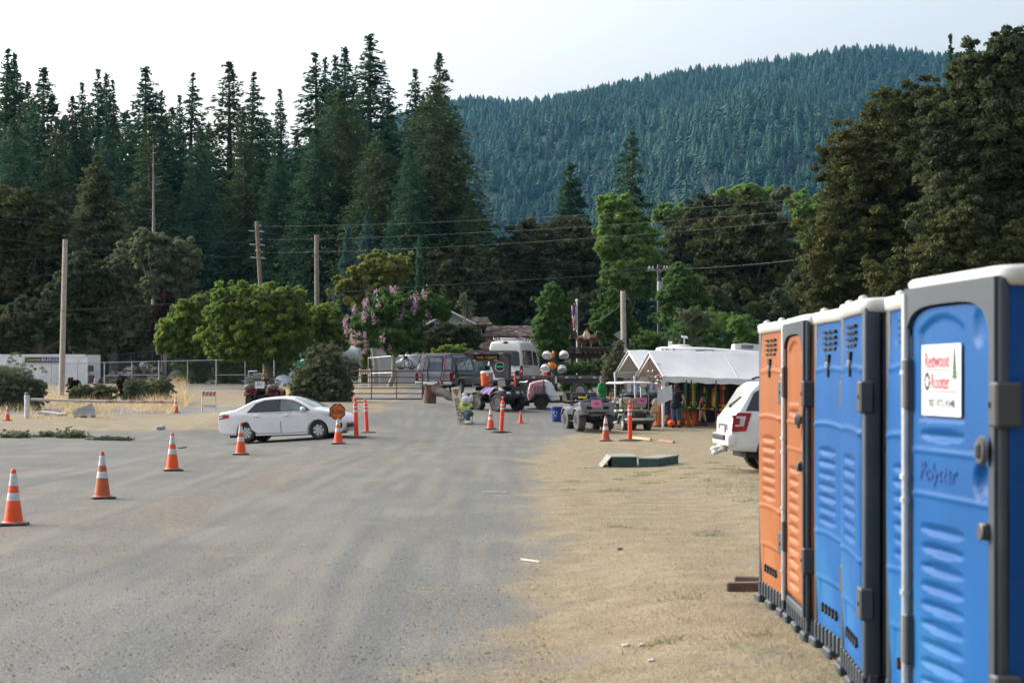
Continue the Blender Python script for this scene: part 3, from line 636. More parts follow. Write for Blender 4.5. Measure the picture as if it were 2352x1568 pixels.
e = px_ells(GY(890, 108), 108, [(900, 706, 60, 46), (848, 745, 54, 44), (948, 745, 42, 52), (890, 772, 84, 36), (985, 700, 44, 30)])
pts = []
for (cx, cy, cz, rx, ry, rz) in e:
    for _ in range(13):
        d = rnd_dirs(1)[0]; d[1] = -abs(d[1]); d[0] = d[0] if RNG.random() < .4 else -abs(d[0]); c = np.array([cx, cy, cz]) + d * np.array([rx, ry, rz]) * 1.03; n = RNG.integers(14, 50)
        pts.append(c + RNG.normal(size=(n, 3)) * np.array([.07, .07, .12]) * RNG.uniform(.7, 1.4))
link('blossom', quads('blossom', leaf_quads(np.concatenate(pts), .06, .8), PINK), t)
bt('poplar_tree', 'bright light-green poplar standing out before the hill', 1440, 150, [(1420, 500, 45, 50), (1460, 540, 48, 55), (1400, 560, 38, 50), (1480, 600, 38, 50), (1440, 620, 55, 45), (1410, 640, 35, 30), (1465, 655, 40, 30), (1395, 470, 22, 22)], 4600, .2, BRIGHT, tr=.2, ncl=34, core=.22)
for dx, Y, ls, lb in ((1745, 230, [(1700, 450, 38, 26), (1730, 445, 12, 25), (1660, 460, 35, 25), (1755, 455, 25, 25)], 'pale yellow-green treetops over the rounded oak'), (1855, 190, [(1850, 490, 35, 48), (1870, 540, 30, 60), (1840, 600, 25, 60)], 'light green tree squeezed between the rounded oak and the great oak'), (1810, 200, [(1800, 450, 28, 18), (1830, 460, 25, 18)], 'olive treetop at the edge of the great oak'),
                      (1530, 190, [(1545, 500, 45, 28), (1600, 490, 40, 22)], 'grey-green treetop between poplar and rounded oak')):
    bt('treetop', lb, dx, Y, ls, 3600, .3, BRIGHT if 'green tree' in lb or 'pale' in lb else GREYG, tr=.2, ncl=26, core=.3)
for dx, Y, ls, lb in ((1267, 112, [(1267, 700, 34, 42), (1267, 745, 48, 48), (1272, 675, 18, 22), (1262, 790, 40, 30)], 'dense upright green tree behind the camper van'),
                      (1410, 116, [(1412, 715, 38, 42), (1395, 745, 40, 40), (1435, 750, 32, 38), (1412, 685, 18, 22)], 'dense green tree behind the thick wooden post'),
                      (1560, 124, [(1568, 670, 50, 52), (1560, 720, 56, 44), (1562, 628, 24, 24), (1600, 700, 34, 45)], 'dense green tree behind the transformer pole')):
    bt('upright_tree', lb, dx, Y, ls, 4800, .125, GREEN, tr=.14, ncl=40, k=.24, core=.3, group='dense upright green trees beyond the yard')
# bushes
bt('shrub', 'dark green rounded shrub in front of the house windows', 1050, 112, [(1045, 775, 45, 34), (1000, 785, 36, 28), (1085, 780, 24, 26)], 4200, .12, OAKG, cat='shrub', tr=.08, ncl=30, core=.3)
bt('shrub', 'low reddish-yellow shrub behind the pickup roof', 1045, 100, [(1045, 806, 36, 15), (1015, 812, 25, 12)], 3000, .10, YGREEN, cat='shrub', tr=.05, ncl=22, core=.3)
bt('shrub', 'small golden conical shrub beside the silver tank', 843, 116, [(842, 838, 14, 20), (842, 815, 8, 14)], 2600, .09, YELLOW, cat='shrub', tr=.05, ncl=16, core=.3)
bt('shrub', 'thin grey bare-twigged shrub above the house roof', 1072, 128, [(1072, 705, 26, 20), (1065, 690, 10, 20)], 500, .10, GREYG, cat='shrub', tr=.06, bark=GREYBARK, ncl=12, limbn=24, core=.02)
bt('bush', 'big grey-green bush between sedan and pipe gate', 745, 77, [(745, 830, 42, 30), (710, 860, 36, 28), (775, 850, 30, 34), (740, 880, 55, 26), (690, 885, 28, 18), (790, 890, 20, 22), (720, 812, 16, 12), (765, 808, 14, 12)], 7500, .055, SCRUB, cat='bush', tr=.07, ncl=80, k=.20, asp=.26, core=.3, shell=(.55, 1.18), limbn=20)
bt('bush', 'grey-green brush at the picture edge before the container', 40, 84, [(25, 868, 52, 38), (-20, 880, 40, 46), (70, 890, 34, 28), (40, 900, 50, 22)], 6500, .055, SCRUB, cat='bush', tr=.06, ncl=60, asp=.26, core=.2, shell=(.5, 1.2), limbn=16)
for dx, Y, ls, m, lb in ((215, 92, [(230, 895, 34, 12), (190, 898, 24, 10)], SCRUB, 'low green weeds just past the leaning pole'), (310, 92, [(305, 888, 22, 16), (335, 892, 18, 12)], GREYG, 'green bush in the straw below the stump pile'),
                         (290, 96, [(170, 885, 14, 14), (285, 880, 14, 14)], RED, 'thin reddish weed by the leaning pole'), (385, 92, [(370, 885, 30, 18), (345, 900, 26, 14)], SCRUB, 'tall dry weeds near the striped barricade'),
                         (1425, 88, [(1412, 832, 22, 28), (1420, 800, 12, 18), (1400, 855, 20, 18)], SCRUB, 'dry feathery bush at the foot of the thick post'), (1350, 92, [(1340, 843, 24, 10), (1300, 846, 24, 8)], GREEN, 'low green weeds behind the flatbed'),
                         (1640, 116, [(1640, 750, 66, 38), (1700, 760, 44, 36), (1580, 758, 46, 34), (1650, 795, 80, 20)], GREEN, 'light green bushes behind the travel trailer'), (1720, 108, [(1720, 775, 30, 22), (1690, 745, 20, 22)], BRIGHT, 'pale bush beside the first orange toilet'),
                         (1590, 112, [(1590, 725, 34, 18), (1610, 740, 28, 16)], GREYG, 'grey-leaved bush in front of the dense tree by the transformer'), (1500, 110, [(1500, 780, 34, 22), (1470, 790, 26, 18)], GREEN, 'dark green bush behind the tents'),
                         (640, 128, [(530, 828, 60, 10), (620, 826, 60, 12), (450, 832, 50, 10)], GREEN, 'row of rank green growth behind the water tank'), (1330, 106, [(1310, 838, 22, 10), (1370, 836, 22, 12)], SCRUB, 'scrub under the wooden trestle')):
    bt('bush', lb, dx, Y, ls, 4200, .062 * Y / 95, m, cat='bush', tr=.04, ncl=36, asp=.34, core=.25, shell=(.5, 1.2))
for x, yb, rx, ry, m, lb in ((115, 1003, 26, 9, GREYG, 'grey-green weed clump on the gravel, the one with darker leaves'), (160, 1005, 26, 12, GREYG, 'rounded grey-green weed clump on the gravel'), (35, 1005, 30, 9, GREYG, 'low spreading weed clump on the gravel at the picture edge'), (250, 1010, 40, 5, OLIVE, 'flat dry weed strip on the gravel')):
    g = G(x, yb); bt('weed_clump', lb, x, g.y, [(x, yb - ry * .7, rx, ry), (x + rx * .7, yb - ry * .4, rx * .8, ry * .7), (x - rx * .6, yb - ry * .3, rx * .6, ry * .5)], 900, .04, m, cat='weeds', tr=0, ncl=24, asp=.25, core=.1, shell=(.2, 1.3))
# tall dead grass on the bank
def weeds(n, x0, x1, y0, y1, lo, hi, wd, seed):
    dx = RNG.uniform(x0, x1, n); dy = RNG.uniform(y0, y1, n); q = RNG.integers(0, 40, n); a = RNG.uniform(x0, x1, 40); bb = RNG.uniform(y0, y1, 40)
    k = RNG.random(n) < .6; dx = np.where(k, a[q] + RNG.normal(0, (x1 - x0) * .02, n), dx); dy = np.where(k, bb[q] + RNG.normal(0, (y1 - y0) * .03, n), dy)
    Yg = np.linspace(55, 130, 400); out = []
    for c in range(0, n):
        xg = (dx[c] - CX) / F * Yg; zg = CZ - (dy[c] - HZ) / F * Yg; kk = np.argmax(zg <= gz(xg, Yg)); kk = kk or len(Yg) - 1; out.append((xg[kk], Yg[kk]))
    o = np.array(out); return blades(n, o[:, 0], o[:, 1], lo, hi, wd, (.6, .97))
T = np.concatenate([weeds(2600, -20, 400, 925, 950, .25, .7, .012, 1), weeds(1700, 330, 430, 880, 935, .4, 1.0, .014, 2), weeds(1500, 640, 810, 895, 920, .3, .9, .012, 3), weeds(1500, -20, 300, 893, 915, .3, .8, .014, 4), weeds(700, 60, 260, 950, 962, .1, .35, .012, 5)])
tag(link('dry_weeds', quads('dry_weeds', T, leafmat('weed straw', [(.22, .16, .09, 1), (.40, .31, .18, 1), (.55, .46, .30, 1)], .15, .6), None, 3)), 'tall dead weeds and straw on the bank along the side road', 'weeds', kind='stuff')
# ================================================================ PORTABLE TOILETS
BLUE = mat('sky-lit blue plastic', (.001, .072, .24, 1), .5, var=.16, scale=1.2, bump=.08, bscale=60, dirt=(.016, .115, .27, 1), dscale=1.1, spec=.16)  # pale sky light on the road-side faces is mixed into this blue
BLUES = mat('shaded blue plastic', (.001, .055, .225, 1), .5, var=.08, scale=1.5, bump=.05, bscale=60, spec=.2)  # same plastic, colour darkened for walls turned from the sky light
ORANGE = mat('sky-lit orange plastic', (.25, .070, .010, 1), .5, var=.12, scale=1.2, bump=.08, bscale=60, dirt=(.27, .10, .03, 1), dscale=1.1, spec=.3)  # sky-lit tone of the road-side faces put into the colour
ORANGES = mat('deep orange plastic', (.44, .115, .012, 1), .42, var=.08, scale=1.5, bump=.05, bscale=60, spec=.5)
GREYP = mat('grey plastic', (.030, .042, .055, 1), .5, var=.15, scale=2, bump=.06, bscale=60, dirt=(.05, .06, .068, 1))
GREYL = mat('pale grey plastic', (.16, .17, .175, 1), .5, var=.12, scale=2, bump=.06, bscale=60)
CLIP = mat('hinge plate grey', (.05, .053, .058, 1), .45, var=.15, scale=4)
ROOFP = mat('milky roof plastic', (.48, .49, .49, 1), .45, var=.06, scale=2, bump=.1, bscale=30, dirt=(.42, .40, .36, 1), dscale=2.3)
SLOT = mat('dark slot', (.01, .01, .012, 1), .8)
STEEL = mat('galvanised steel', (.42, .44, .46, 1), .4, .7, var=.15, scale=9)
WHITE = mat('white sign', (.60, .615, .63, 1), .5, var=.04)
TW, TD, TZ0, TZ1 = 1.10, 1.12, .15, 2.10
def lens(y, z, yc, zc, a, b):
    q = 1 - ((y - yc) / a) ** 2 - ((z - zc) / b) ** 2
    return math.sqrt(q) if q > 0 else 0.
def bulge(z): return .028 * math.sin(max(0, min(1, (z - .15) / 1.95)) * math.pi) ** .8
def vent_h(y, z):
    """relief of the vented wall, outwards positive"""
    f = (z - TZ0) / (TZ1 - TZ0); yc = .52; h = bulge(z)
    e = min(y - .02, TW - .09 - y); h -= .05 * max(0, 1 - e / .07) ** 2 if e < .07 else 0
    for k in range(7):
        zc = TZ0 + (.58 - .0375 * k) * 1.95; L = lens(y, z, yc, zc, .30, .022)
        if L: h -= .020 * L * (1.2 if z < zc else .7)
    for fz, d in ((.845, .008), (.668, .012), (.315, .010), (.165, .006)):
        zz = TZ0 + fz * 1.95 - .05 * ((y - yc) / .5) ** 2 * .4
        if abs(z - zz) < .018: h += d * (1 - abs(z - zz) / .018)
    if .20 < y < .85 and TZ0 + .02 * 1.95 < z < TZ0 + .155 * 1.95:
        e = min(y - .20, .85 - y, z - TZ0 - .039, TZ0 + .302 - z); h -= .012 * min(1, e / .015)
    if .22 < y < .82 and abs(f - .945) < .035: h -= .006
    return h
def door_h(y, z):
    """relief of the door leaf (y from the hinge side far away to the latch)"""
    h = .012; yc = .50
    d = min(y - .04, 1.02 - y, z - .2)
    h -= .02 * max(0, 1 - d / .03) if d < .03 else 0
    # arched plaque for the sign
    t = z - (2.0 - .06 * ((y - .43) / .28) ** 2)
    if   .15 < y < .71 and z > 1.56 and t < 0: h -= .016 * min(1, -t / .02, (y - .15) / .02, (.71 - y) / .02)
    L = lens(y, z, .87, 1.93, .06, .075); h -= .018 * L
    for k, zc in enumerate([1.50] + [1.105 - .0805 * i for i in range(11)]):
        L = lens(y, z, .44, zc, .27, .024)
        if L: h -= .022 * L * (1.2 if z < zc else .7)
    for zz in (1.43, 1.245):
        if abs(z - zz) < .012: h += .009 * (1 - abs(z - zz) / .012)
    L = lens(y, z, .90, 1.335, .085, .075); h -= .045 * L
    return h
def rrect(x0, x1, y0, y1, r, n=4):
    o = []
    for cx, cy, a0 in ((x1 - r, y1 - r, 0), (x0 + r, y1 - r, 90), (x0 + r, y0 + r, 180), (x1 - r, y0 + r, 270)):
        for k in range(n + 1):
            a = R(a0 + 90 * k / n); o.append((cx + r * math.cos(a), cy + r * math.sin(a)))
    return o
# local frame: the face towards the road is x = 0 looking to -x, y from 0 (near the camera) to TW, depth along +x
def toilet(name, label, loc, rz, col, cols, door):
    t = thing(name, label, 'portable toilet', loc, rz, 'portable toilets in a row on the dead grass'); t.scale = (1, 1, 1.045)
    b = MB()                                                    # skid base with ribs and fork slots
    b.box(.03, TD - .03, .03, TW - .03, .04, .15, 0, .01)
    for y0, y1 in ((-.02, .16), (.42, .64), (.92, TW + .02)): b.box(-.04, TD + .02, y0, y1, 0, .06, 0, .012)
    for i in range(9):
        y0 = .02 + i * .125; b.box(-.012, .05, y0, y0 + .055, .05, .16, 0, .006); b.box(.02 + i * .125, .075 + i * .125, -.012, .05, .05, .16, 0, .006)
    b.build('skid_base', GREYP, t)
    pp = MB()                                                   # corner posts
    for cx in (.045, TD - .045):
        for cy in (.045, TW - .045):
            k = door and cx < .1 and cy < .1; pp.box((-.02 if k else cx - .05), (.028 if k else cx + .05), cy - .05, cy + .05, .13, 2.12, 0, .02, seg=3)
    pp.build('corner_post', GREYP, t)
    near = MB()                                                 # wall on the side of the camera
    def nearf(u, v):
        x = (.02 if door else .10) + u * (TD - .12); z = .15 + v * 1.95; h = bulge(z) * .7
        for zc in (.62, .98, 1.35, 1.7):
            if abs(z - zc) < .014: h -= .010 * (1 - abs(z - zc) / .014)
        if .12 < u < .88:
            h -= .010 * min(1, (u - .12) / .03, (.88 - u) / .03)
        return (x, .0 - h + .012, z)
    near.grid(nearf, 18, 90); near.build('side_wall', cols if door else GREYP, t)
    bk = MB(); bk.box(.08, TD - .02, TW - .03, TW - .01, .15, 2.1); bk.box(TD - .03, TD - .01, .08, TW - .08, .15, 2.1); bk.build('rear_wall', cols, t)
    fr = MB()
    if not door:
        fr.grid(lambda u, v: (-vent_h(.02 + u * (TW - .11), TZ0 + v * 1.95) + .01, TW - (.02 + u * (TW - .11)), TZ0 + v * 1.95), 44, 168)
        fr.box(.005, .06, .10, TW - .02, TZ0, 2.1, 0)
        o = fr.build('vented_wall', col, t)
        for r_ in range(4):
            for c_ in range(3):
                s = MB(); y0 = TW - (.33 + c_ * .15); z0 = 2.02 - r_ * .036; s.box(-.014, .01, y0 - .11, y0, z0, z0 + .013); s.build('louvre', SLOT, o)
        for k in range(5): s = MB(); y0 = TW - (.27 + .11 * k); s.prism([(y0, .275), (y0 - .03, .31), (y0 - .06, .275), (y0 - .03, .25)], -.012, .01, plane='YZ'); s.build('drain_slot', SLOT, o)
        s = MB(); yc = TW - .52
        s.prism([(yc - .05, 1.885), (yc + .05, 1.885), (yc + .03, 1.835), (yc - .03, 1.835)], -.020, .01, 1, 'YZ'); s.prism([(yc - .032, 1.795), (yc + .032, 1.795), (yc + .018, 1.745), (yc - .018, 1.745)], -.020, .01, 1, 'YZ')
        s.box(-.028, .01, yc - .032, yc + .032, 1.795, 1.838, 0, .008); s.build('latch', [GREYL, SLOT], o)
    else:
        o = MB().grid(lambda u, v: (-door_h(.04 + u * .98, .19 + v * (1.93 - .19 + .10 * (1 - (2 * u - 1) ** 4) ** .6)), TW - (.04 + u * .98), .19 + v * (1.93 - .19 + .10 * (1 - (2 * u - 1) ** 4) ** .6)), 60, 190).build('door', col, t)
        arch = [(TW - .02, 2.12), (TW - .02, 1.92)] + [(TW - (.035 + u * .99), 1.935 + .105 * (1 - (2 * u - 1) ** 4) ** .6) for u in [i / 16 for i in range(17)]] + [(.07, 1.92), (.07, .16), (.01, .16), (.01, 2.12)]
        f = MB(); f.prism(arch, -.035, .03, 0, 'YZ'); f.box(-.02, .03, .07, TW - .03, .13, .19, 0, .01); f.build('door_frame', GREYP, t)
        f = MB(); f.cyl((-.03, TW - .03, .15), (-.03, TW - .03, 2.1), .022, m=0, n=8)
        for z in (.35, .8, 1.2, 1.3, 1.75): f.cyl((-.03, TW - .03, z), (-.03, TW - .03, z + .02), .03, n=8)
        f.build('hinge_tube', STEEL, t)
        f = MB(); f.lathe([(0, .02), (.05, .018), (.06, 0)], 14, M=Matrix.Translation((-.05, .09, 1.46)) @ Matrix.Rotation(R(-90), 4, 'Y')); f.rbox((-.06, .08, 1.46), (.05, .03, .06), Matrix.Identity(3), 0, .01); f.build('latch_knob', CLIP, o)
        f = MB(); f.box(-.06, .02, .05, .11, 1.12, 1.185, 0, .008); f.lathe([(.03, -.004), (.036, 0), (.03, .004)], 10, M=Matrix.Translation((-.065, .08, 1.15)) @ Matrix.Rotation(R(90), 4, 'Y')); f.build('padlock_hasp', CLIP, o)
    for z0, z1 in ((.45, .62), (1.55, 1.72)):
        c = MB()
        if door: c.box(-.045, .065, -.035, .05, z0, z1, 0, .01)
        else: c.box(-.03, .05, -.02, .13, z0, z1, 0, .01)
        c.cyl((-.043 if door else -.028, .03, (z0 + z1) / 2), (-.05 if door else -.036, .03, (z0 + z1) / 2), .012, n=8, m=1)
        c.build('corner_bracket', [CLIP, SLOT], t)
        if door:
            c = MB(); c.box(-.05, .02, TW - .08, TW, z0 + .05, z1 + .1, 0, .008); c.build('hinge', CLIP, t)
    r = MB(); secs = []
    for z, g in ((2.085, .004), (2.095, .022), (2.145, .026), (2.160, .012), (2.166, -.03), (2.178, -.20), (2.182, -.45)):
        secs.append([(x, y, z) for x, y in rrect(-g, TD + g, -g, TW + g, .09 if g > -.1 else .05)])
    r.loft(secs)
    for yy in (() if door else (.22, .85)): r.blob((.02, yy, 2.165), (.028, .03, .022), 2, 0)
    r.build('roof', ROOFP, t)
    return t, o
GXY = lambda x, y: (x, y, gzf(x, y) + .0)
def place_toilet(px_far, Yfar, turn, *a):
    """the far front corner stands at that picture x and distance"""
    x = (px_far - CX) / F * Yfar; rz = R(turn); v = Matrix.Rotation(rz, 3, 'Z') @ Vector((0, TW, 0))
    x0, y0 = x - v.x, Yfar - v.y
    return (x0, y0, gzf(x, Yfar)), rz
T_ = [('portable_toilet', 'orange toilet farthest along the row, with a vented wall', 1744, 14.5, 2.0, ORANGE, ORANGES, False),
      ('portable_toilet', 'orange toilet showing its door with arched panel', 1809, 13.25, -1.5, ORANGE, ORANGES, True),
      ('portable_toilet', 'blue toilet right after the two orange ones', 1871, 12.05, 1.0, BLUE, BLUES, False),
      ('portable_toilet', 'blue vented toilet with a broad dark grey side wall in view', 1933, 10.9, -4.0, BLUE, BLUES, False),
      ('portable_toilet', 'blue vented toilet next to the one with the white company sign', 2036, 9.72, 0.8, BLUE, BLUES, False),
      ('portable_toilet', 'nearest blue toilet, white company sign on its door', 2091, 8.02, 6.2, BLUE, BLUES, True)]
LAST = None
for (nm, lb, pxf, Yf, turn, c1, c2, dr) in T_:
    loc, rz = place_toilet(pxf, Yf, turn); t, o = toilet(nm, lb, loc, rz, c1, c2, dr); LAST = (t, o)
t, o = LAST
RX = Matrix.Rotation(R(-90), 4, 'Z') @ Matrix.Rotation(R(90), 4, 'X')      # letters upright on a wall facing -x, running from far to near
def on_wall(y, z, x=-.006, tilt=0.): return Matrix.Translation((x, TW - y, z)) @ RX @ Matrix.Rotation(tilt, 4, 'Z')
SX = -.010
sg = MB(); sg.box(SX - .003, SX + .001, TW - .67, TW - .19, 1.58, 1.875); sg.build('company_sign', WHITE, o)
REDT = mat('red lettering', (.36, .03, .045, 1), .5); BLK = mat('black lettering', (.02, .02, .022, 1), .5); GRN = mat('sign green', (.02, .11, .04, 1), .6)
sign = [k for k in kids(o) if k.name.startswith('company_sign')][0]
text('Redwood', .30, .066, REDT, sign, on_wall(.385, 1.81, SX - .005), bold=.012); text('Rooter', .23, .066, REDT, sign, on_wall(.43, 1.722, SX - .005), bold=.012)
text('707-972-9348', .33, .034, BLK, sign, on_wall(.44, 1.632, SX - .005), bold=.008)
u = MB(); u.box(SX - .005, SX - .003, TW - .535, TW - .235, 1.767, 1.772); u.build('underline', REDT, sign)
u = MB(); u.box(SX - .005, SX - .003, TW - .62, TW - .31, 1.678, 1.683); u.build('underline', REDT, sign)
u = MB()
for k in range(6): zb = 1.735 + k * .019; hw = .034 * (1 - k / 6.5); u.prism([(TW - .60 - hw, zb), (TW - .60 + hw, zb), (TW - .60, zb + .032)], SX - .0058 - k * .0003, SX - .003, 0, 'YZ')
u.box(SX - .005, SX - .003, TW - .604, TW - .596, 1.715, 1.74); u.build('tree_emblem', GRN, sign)
u = MB()
for k in range(10):
    a = k * .628; a2 = a + .4; q = lambda r1, r2, t: (TW - .262 + r1 * math.cos(t), 1.722 + r2 * math.sin(t))
    u.prism([q(.026, .026, a), q(.040, .040, a), q(.040, .040, a2), q(.026, .026, a2)], SX - .005, SX - .003, 0, 'YZ')
u.tube([(SX - .004, TW - .262 + .025 * math.cos(k * .4), 1.722 + .025 * math.sin(k * .4)) for k in range(16)], .003, 4, closed=True); u.build('gear_emblem', BLK, sign)
text('Polystar', .46, .10, BLUES, o, on_wall(.40, 1.335, -.020), name='embossed_lettering', shear=.2, bold=.01)
# wooden blocks by the last toilet
WOODD = mat('weathered dark timber', (.12, .095, .075, 1), .85, var=.3, scale=6, bump=.4, bscale=20)
for (dx, dy, l_, h_, a, lb) in ((1712, 1358, .34, .075, 8, 'dark timber block lying before the farthest orange toilet'), (1720, 1343, .24, .07, -12, 'shorter timber block behind the other one at the farthest orange toilet')):
    g = G(dx, dy); t = MB(); t.box(-l_ / 2, l_ / 2, -.05, .05, 0, h_, 0, .008); t.box(-l_ / 2 - .003, -l_ / 2 + .002, -.042, .042, .008, h_ - .008)
    o = t.build('timber_block', WOODD); o.location = g; o.rotation_euler = (0, 0, R(a)); tag(o, lb, 'block')
# ================================================================ VEHICLES (local frame: forward +x, up z, wheels on z = 0)
WPAINT = mat('white car paint', (.62, .64, .66, 1), .28, var=.03, scale=2, coat=.5, spec=.5)
GLASS = mat('tinted car glass', (.012, .016, .022, 1), .08, var=.2, scale=1.5, spec=.6)
GLASSL = mat('clear car glass over pale seats', (.10, .135, .135, 1), .1, var=.35, scale=2.2, spec=.6)
RUB = mat('tyre rubber', (.022, .023, .024, 1), .85, var=.3, scale=12, bump=.3, bscale=50, dirt=(.07, .065, .055, 1))
RUBD = mat('dusty tyre rubber', (.06, .062, .06, 1), .9, var=.3, scale=10, bump=.4, bscale=40, dirt=(.13, .12, .10, 1))
ALLOY = mat('wheel alloy', (.50, .51, .53, 1), .35, .5, var=.1, scale=6)
BLACKP = mat('black plastic', (.018, .018, .02, 1), .55, var=.2, scale=8)
SEAM = mat('door gap', (.05, .055, .06, 1), .8)
REDL = mat('red lamp glass', (.28, .008, .012, 1), .15, var=.25, scale=14, spec=.6)
REDL2 = mat('dark red lamp glass', (.12, .006, .01, 1), .15, var=.2, scale=14, spec=.6)
CLEARL = mat('clear lamp glass', (.50, .53, .55, 1), .12, var=.2, scale=12, spec=.7)
CHROME = mat('chrome', (.55, .56, .58, 1), .15, .9, var=.1, scale=5)
def lerpf(P_): return lambda x: float(np.interp(x, [p[0] for p in P_], [p[1] for p in P_]))
class Shell:
    """closed car body lofted along its length from a roof line, a sill line and wheel arches"""
    def __init__(s, top, bot, hw, belt, roof, tumble, arches=(), rc=.10, tap=.10, tuck=.04, tend=4, camber=.03):
        s.x0, s.x1 = top[0][0], top[-1][0]; s.tf, s.bf = lerpf(top), lerpf(bot); s.hw, s.belt, s.roof, s.tum = hw, belt, roof, tumble
        s.ar, s.rc, s.tap, s.tuck, s.te, s.cam = arches, rc, tap, tuck, tend, camber; s.tx = [p[0] for p in top]
    def w(s, x, z):
        f = max(0, min(1, (z - s.belt) / (s.roof - s.belt))); c = (2 * x - s.x0 - s.x1) / (s.x1 - s.x0)
        return s.hw * (1 - s.tum * f) * (1 - s.tap * abs(c) ** s.te) * (1 - s.tuck * max(0, (s.belt - z) / s.belt) ** 2)
    def bottom(s, x):
        z = s.bf(x)
        for (ax, az, ar) in s.ar:
            if abs(x - ax) < ar: z = max(z, az + math.sqrt(ar * ar - (x - ax) ** 2))
        return z
    def mesh(s, m=0, nside=9, mb=None):
        xs = set(np.linspace(s.x0, s.x1, 46)) | set(s.tx)
        for (ax, az, ar) in s.ar: xs |= {ax + ar * k for k in (-1.004, -.999, -.97, -.9, -.75, -.5, -.25, 0, .25, .5, .75, .9, .97, .999, 1.004)}
        xs = sorted(x for x in xs if s.x0 <= x <= s.x1); secs = []
        for x in xs:
            zt = s.tf(x); zb = min(s.bottom(x), zt - .04); rc = min(s.rc, (zt - zb) * .45); L = []
            for k in range(nside + 1): z = zb + (zt - rc - zb) * k / nside; L.append((s.w(x, z), z))
            w0 = s.w(x, zt - rc)
            for k in range(1, 5): a = R(90 * k / 4); L.append((w0 - rc * (1 - math.cos(a)), zt - rc + rc * math.sin(a)))
            wt = L[-1][0]
            for k in (.5, .0): L.append((wt * k, zt + s.cam * (1 - k * k)))
            secs.append([(x, -y, z) for y, z in L] + [(x, y, z) for y, z in L[-2::-1]])
        b = mb or MB(); b.loft(secs, m); return b
    def side(s, poly, sg, off=.006, m=0, b=None, dep=.02, sub=True):
        """a panel following the flank; poly in (x, z)"""
        b = b or MB(); q = []
        if sub:
            for i, p in enumerate(poly):
                n = poly[(i + 1) % len(poly)]; k = max(1, int(math.hypot(n[0] - p[0], n[1] - p[1]) / .25))
                q += [(p[0] + (n[0] - p[0]) * j / k, p[1] + (n[1] - p[1]) * j / k) for j in range(k)]
        else: q = poly
        n = len(q); vo = [(x, sg * (s.w(x, z) + off), z) for x, z in q]; vi = [(x, sg * (s.w(x, z) + off - dep), z) for x, z in q]
        ar = sum(q[i][0] * q[(i + 1) % n][1] - q[(i + 1) % n][0] * q[i][1] for i in range(n)); f = list(range(n)); fl = (ar > 0) == (sg > 0)
        fs = [tuple(f[::-1] if fl else f)] + [((i, (i + 1) % n, n + (i + 1) % n, n + i) if fl else (i, n + i, n + (i + 1) % n, (i + 1) % n)) for i in range(n)]
        b.add(vo + vi, fs, m); return b
    def across(s, xa, xb, inset=.09, off=.006, m=0, b=None, za=0, zb=0, nv=6):
        """a pane lying on the roof line from xa to xb (windscreens)"""
        b = b or MB()
        def f(u, v):
            x = xa + (xb - xa) * u; z = s.tf(x); w_ = s.w(x, z - s.rc) - inset; k = 2 * v - 1
            return (x + za * (1 - k * k), k * w_, z + s.cam * (1 - k * k) + off)
        return b.grid(f, 5, nv, m)
def wheel(par, x, y, r, w_, sg, spokes=7, tm=None, rm=None, rimr=.66, style='alloy', knob=0, rot=0.):
    """tyre with its rim; sg = side the face looks to"""
    M = Matrix.Translation((x, y, r)) @ Matrix.Rotation(R(-90) * sg, 4, 'X') @ Matrix.Rotation(rot, 4, 'Z')
    b = MB(); h = w_ / 2; R_ = r
    b.lathe([(R_ * rimr * .97, -h * .8), (R_ * .80, -h), (R_ * .93, -h * .95), (R_ * .985, -h * .75), (R_, -h * .4), (R_, h * .4), (R_ * .985, h * .75), (R_ * .93, h * .95), (R_ * .80, h), (R_ * rimr * .97, h * .8)], 28, M=M, caps=False)
    if knob:
        for k in range(knob):
            for q in (-1, 1):
                a = 6.283 * (k + .25 * q) / knob; b.rbox(M @ Vector((R_ * .99 * math.cos(a), R_ * .99 * math.sin(a), q * h * .5)), (R_ * .12, R_ * .16, h * .8), (M.to_3x3() @ Matrix.Rotation(a, 3, 'Z')))
    o = b.build('wheel', tm or RUB, par)
    b = MB(); q = R_ * rimr
    b.lathe([(q, -h * .6), (q, h * .72), (q * .92, h * .74), (q * .90, h * .45), (q * .3, h * .35), (0.001, h * .35)], 28, 1, M=M, caps=False)
    if style == 'alloy':
        for k in range(spokes):
            a = 6.283 * k / spokes; c, s_ = math.cos(a), math.sin(a)
            pr = [(q * .12, -q * .15), (q * .55, -q * .20), (q * .93, -q * .27), (q * .93, q * .27), (q * .55, q * .20), (q * .12, q * .15)]
            b.prism([(px_ * c - py_ * s_, px_ * s_ + py_ * c) for px_, py_ in pr], h * .5, h * .72, 0, 'XY', M)
        b.lathe([(q * .24, h * .7), (q * .22, h * .84), (.001, h * .86)], 14, 0, M=M)
    else:
        b.lathe([(q * .93, h * .75), (q * .80, h * .78), (q * .72, h * .35)], 24, 0, M=M); b.lathe([(q * .62, h * .36), (q * .5, h * .7), (q * .2, h * .75), (.001, h * .76)], 20, 0, M=M)
        for k in range(8): a = 6.283 * k / 8; b.cyl(M @ Vector((q * .42 * math.cos(a), q * .42 * math.sin(a), h * .7)), M @ Vector((q * .42 * math.cos(a), q * .42 * math.sin(a), h * .86)), q * .05, n=6, m=1)
    b.build('rim', [rm or ALLOY, BLACKP], o); return o
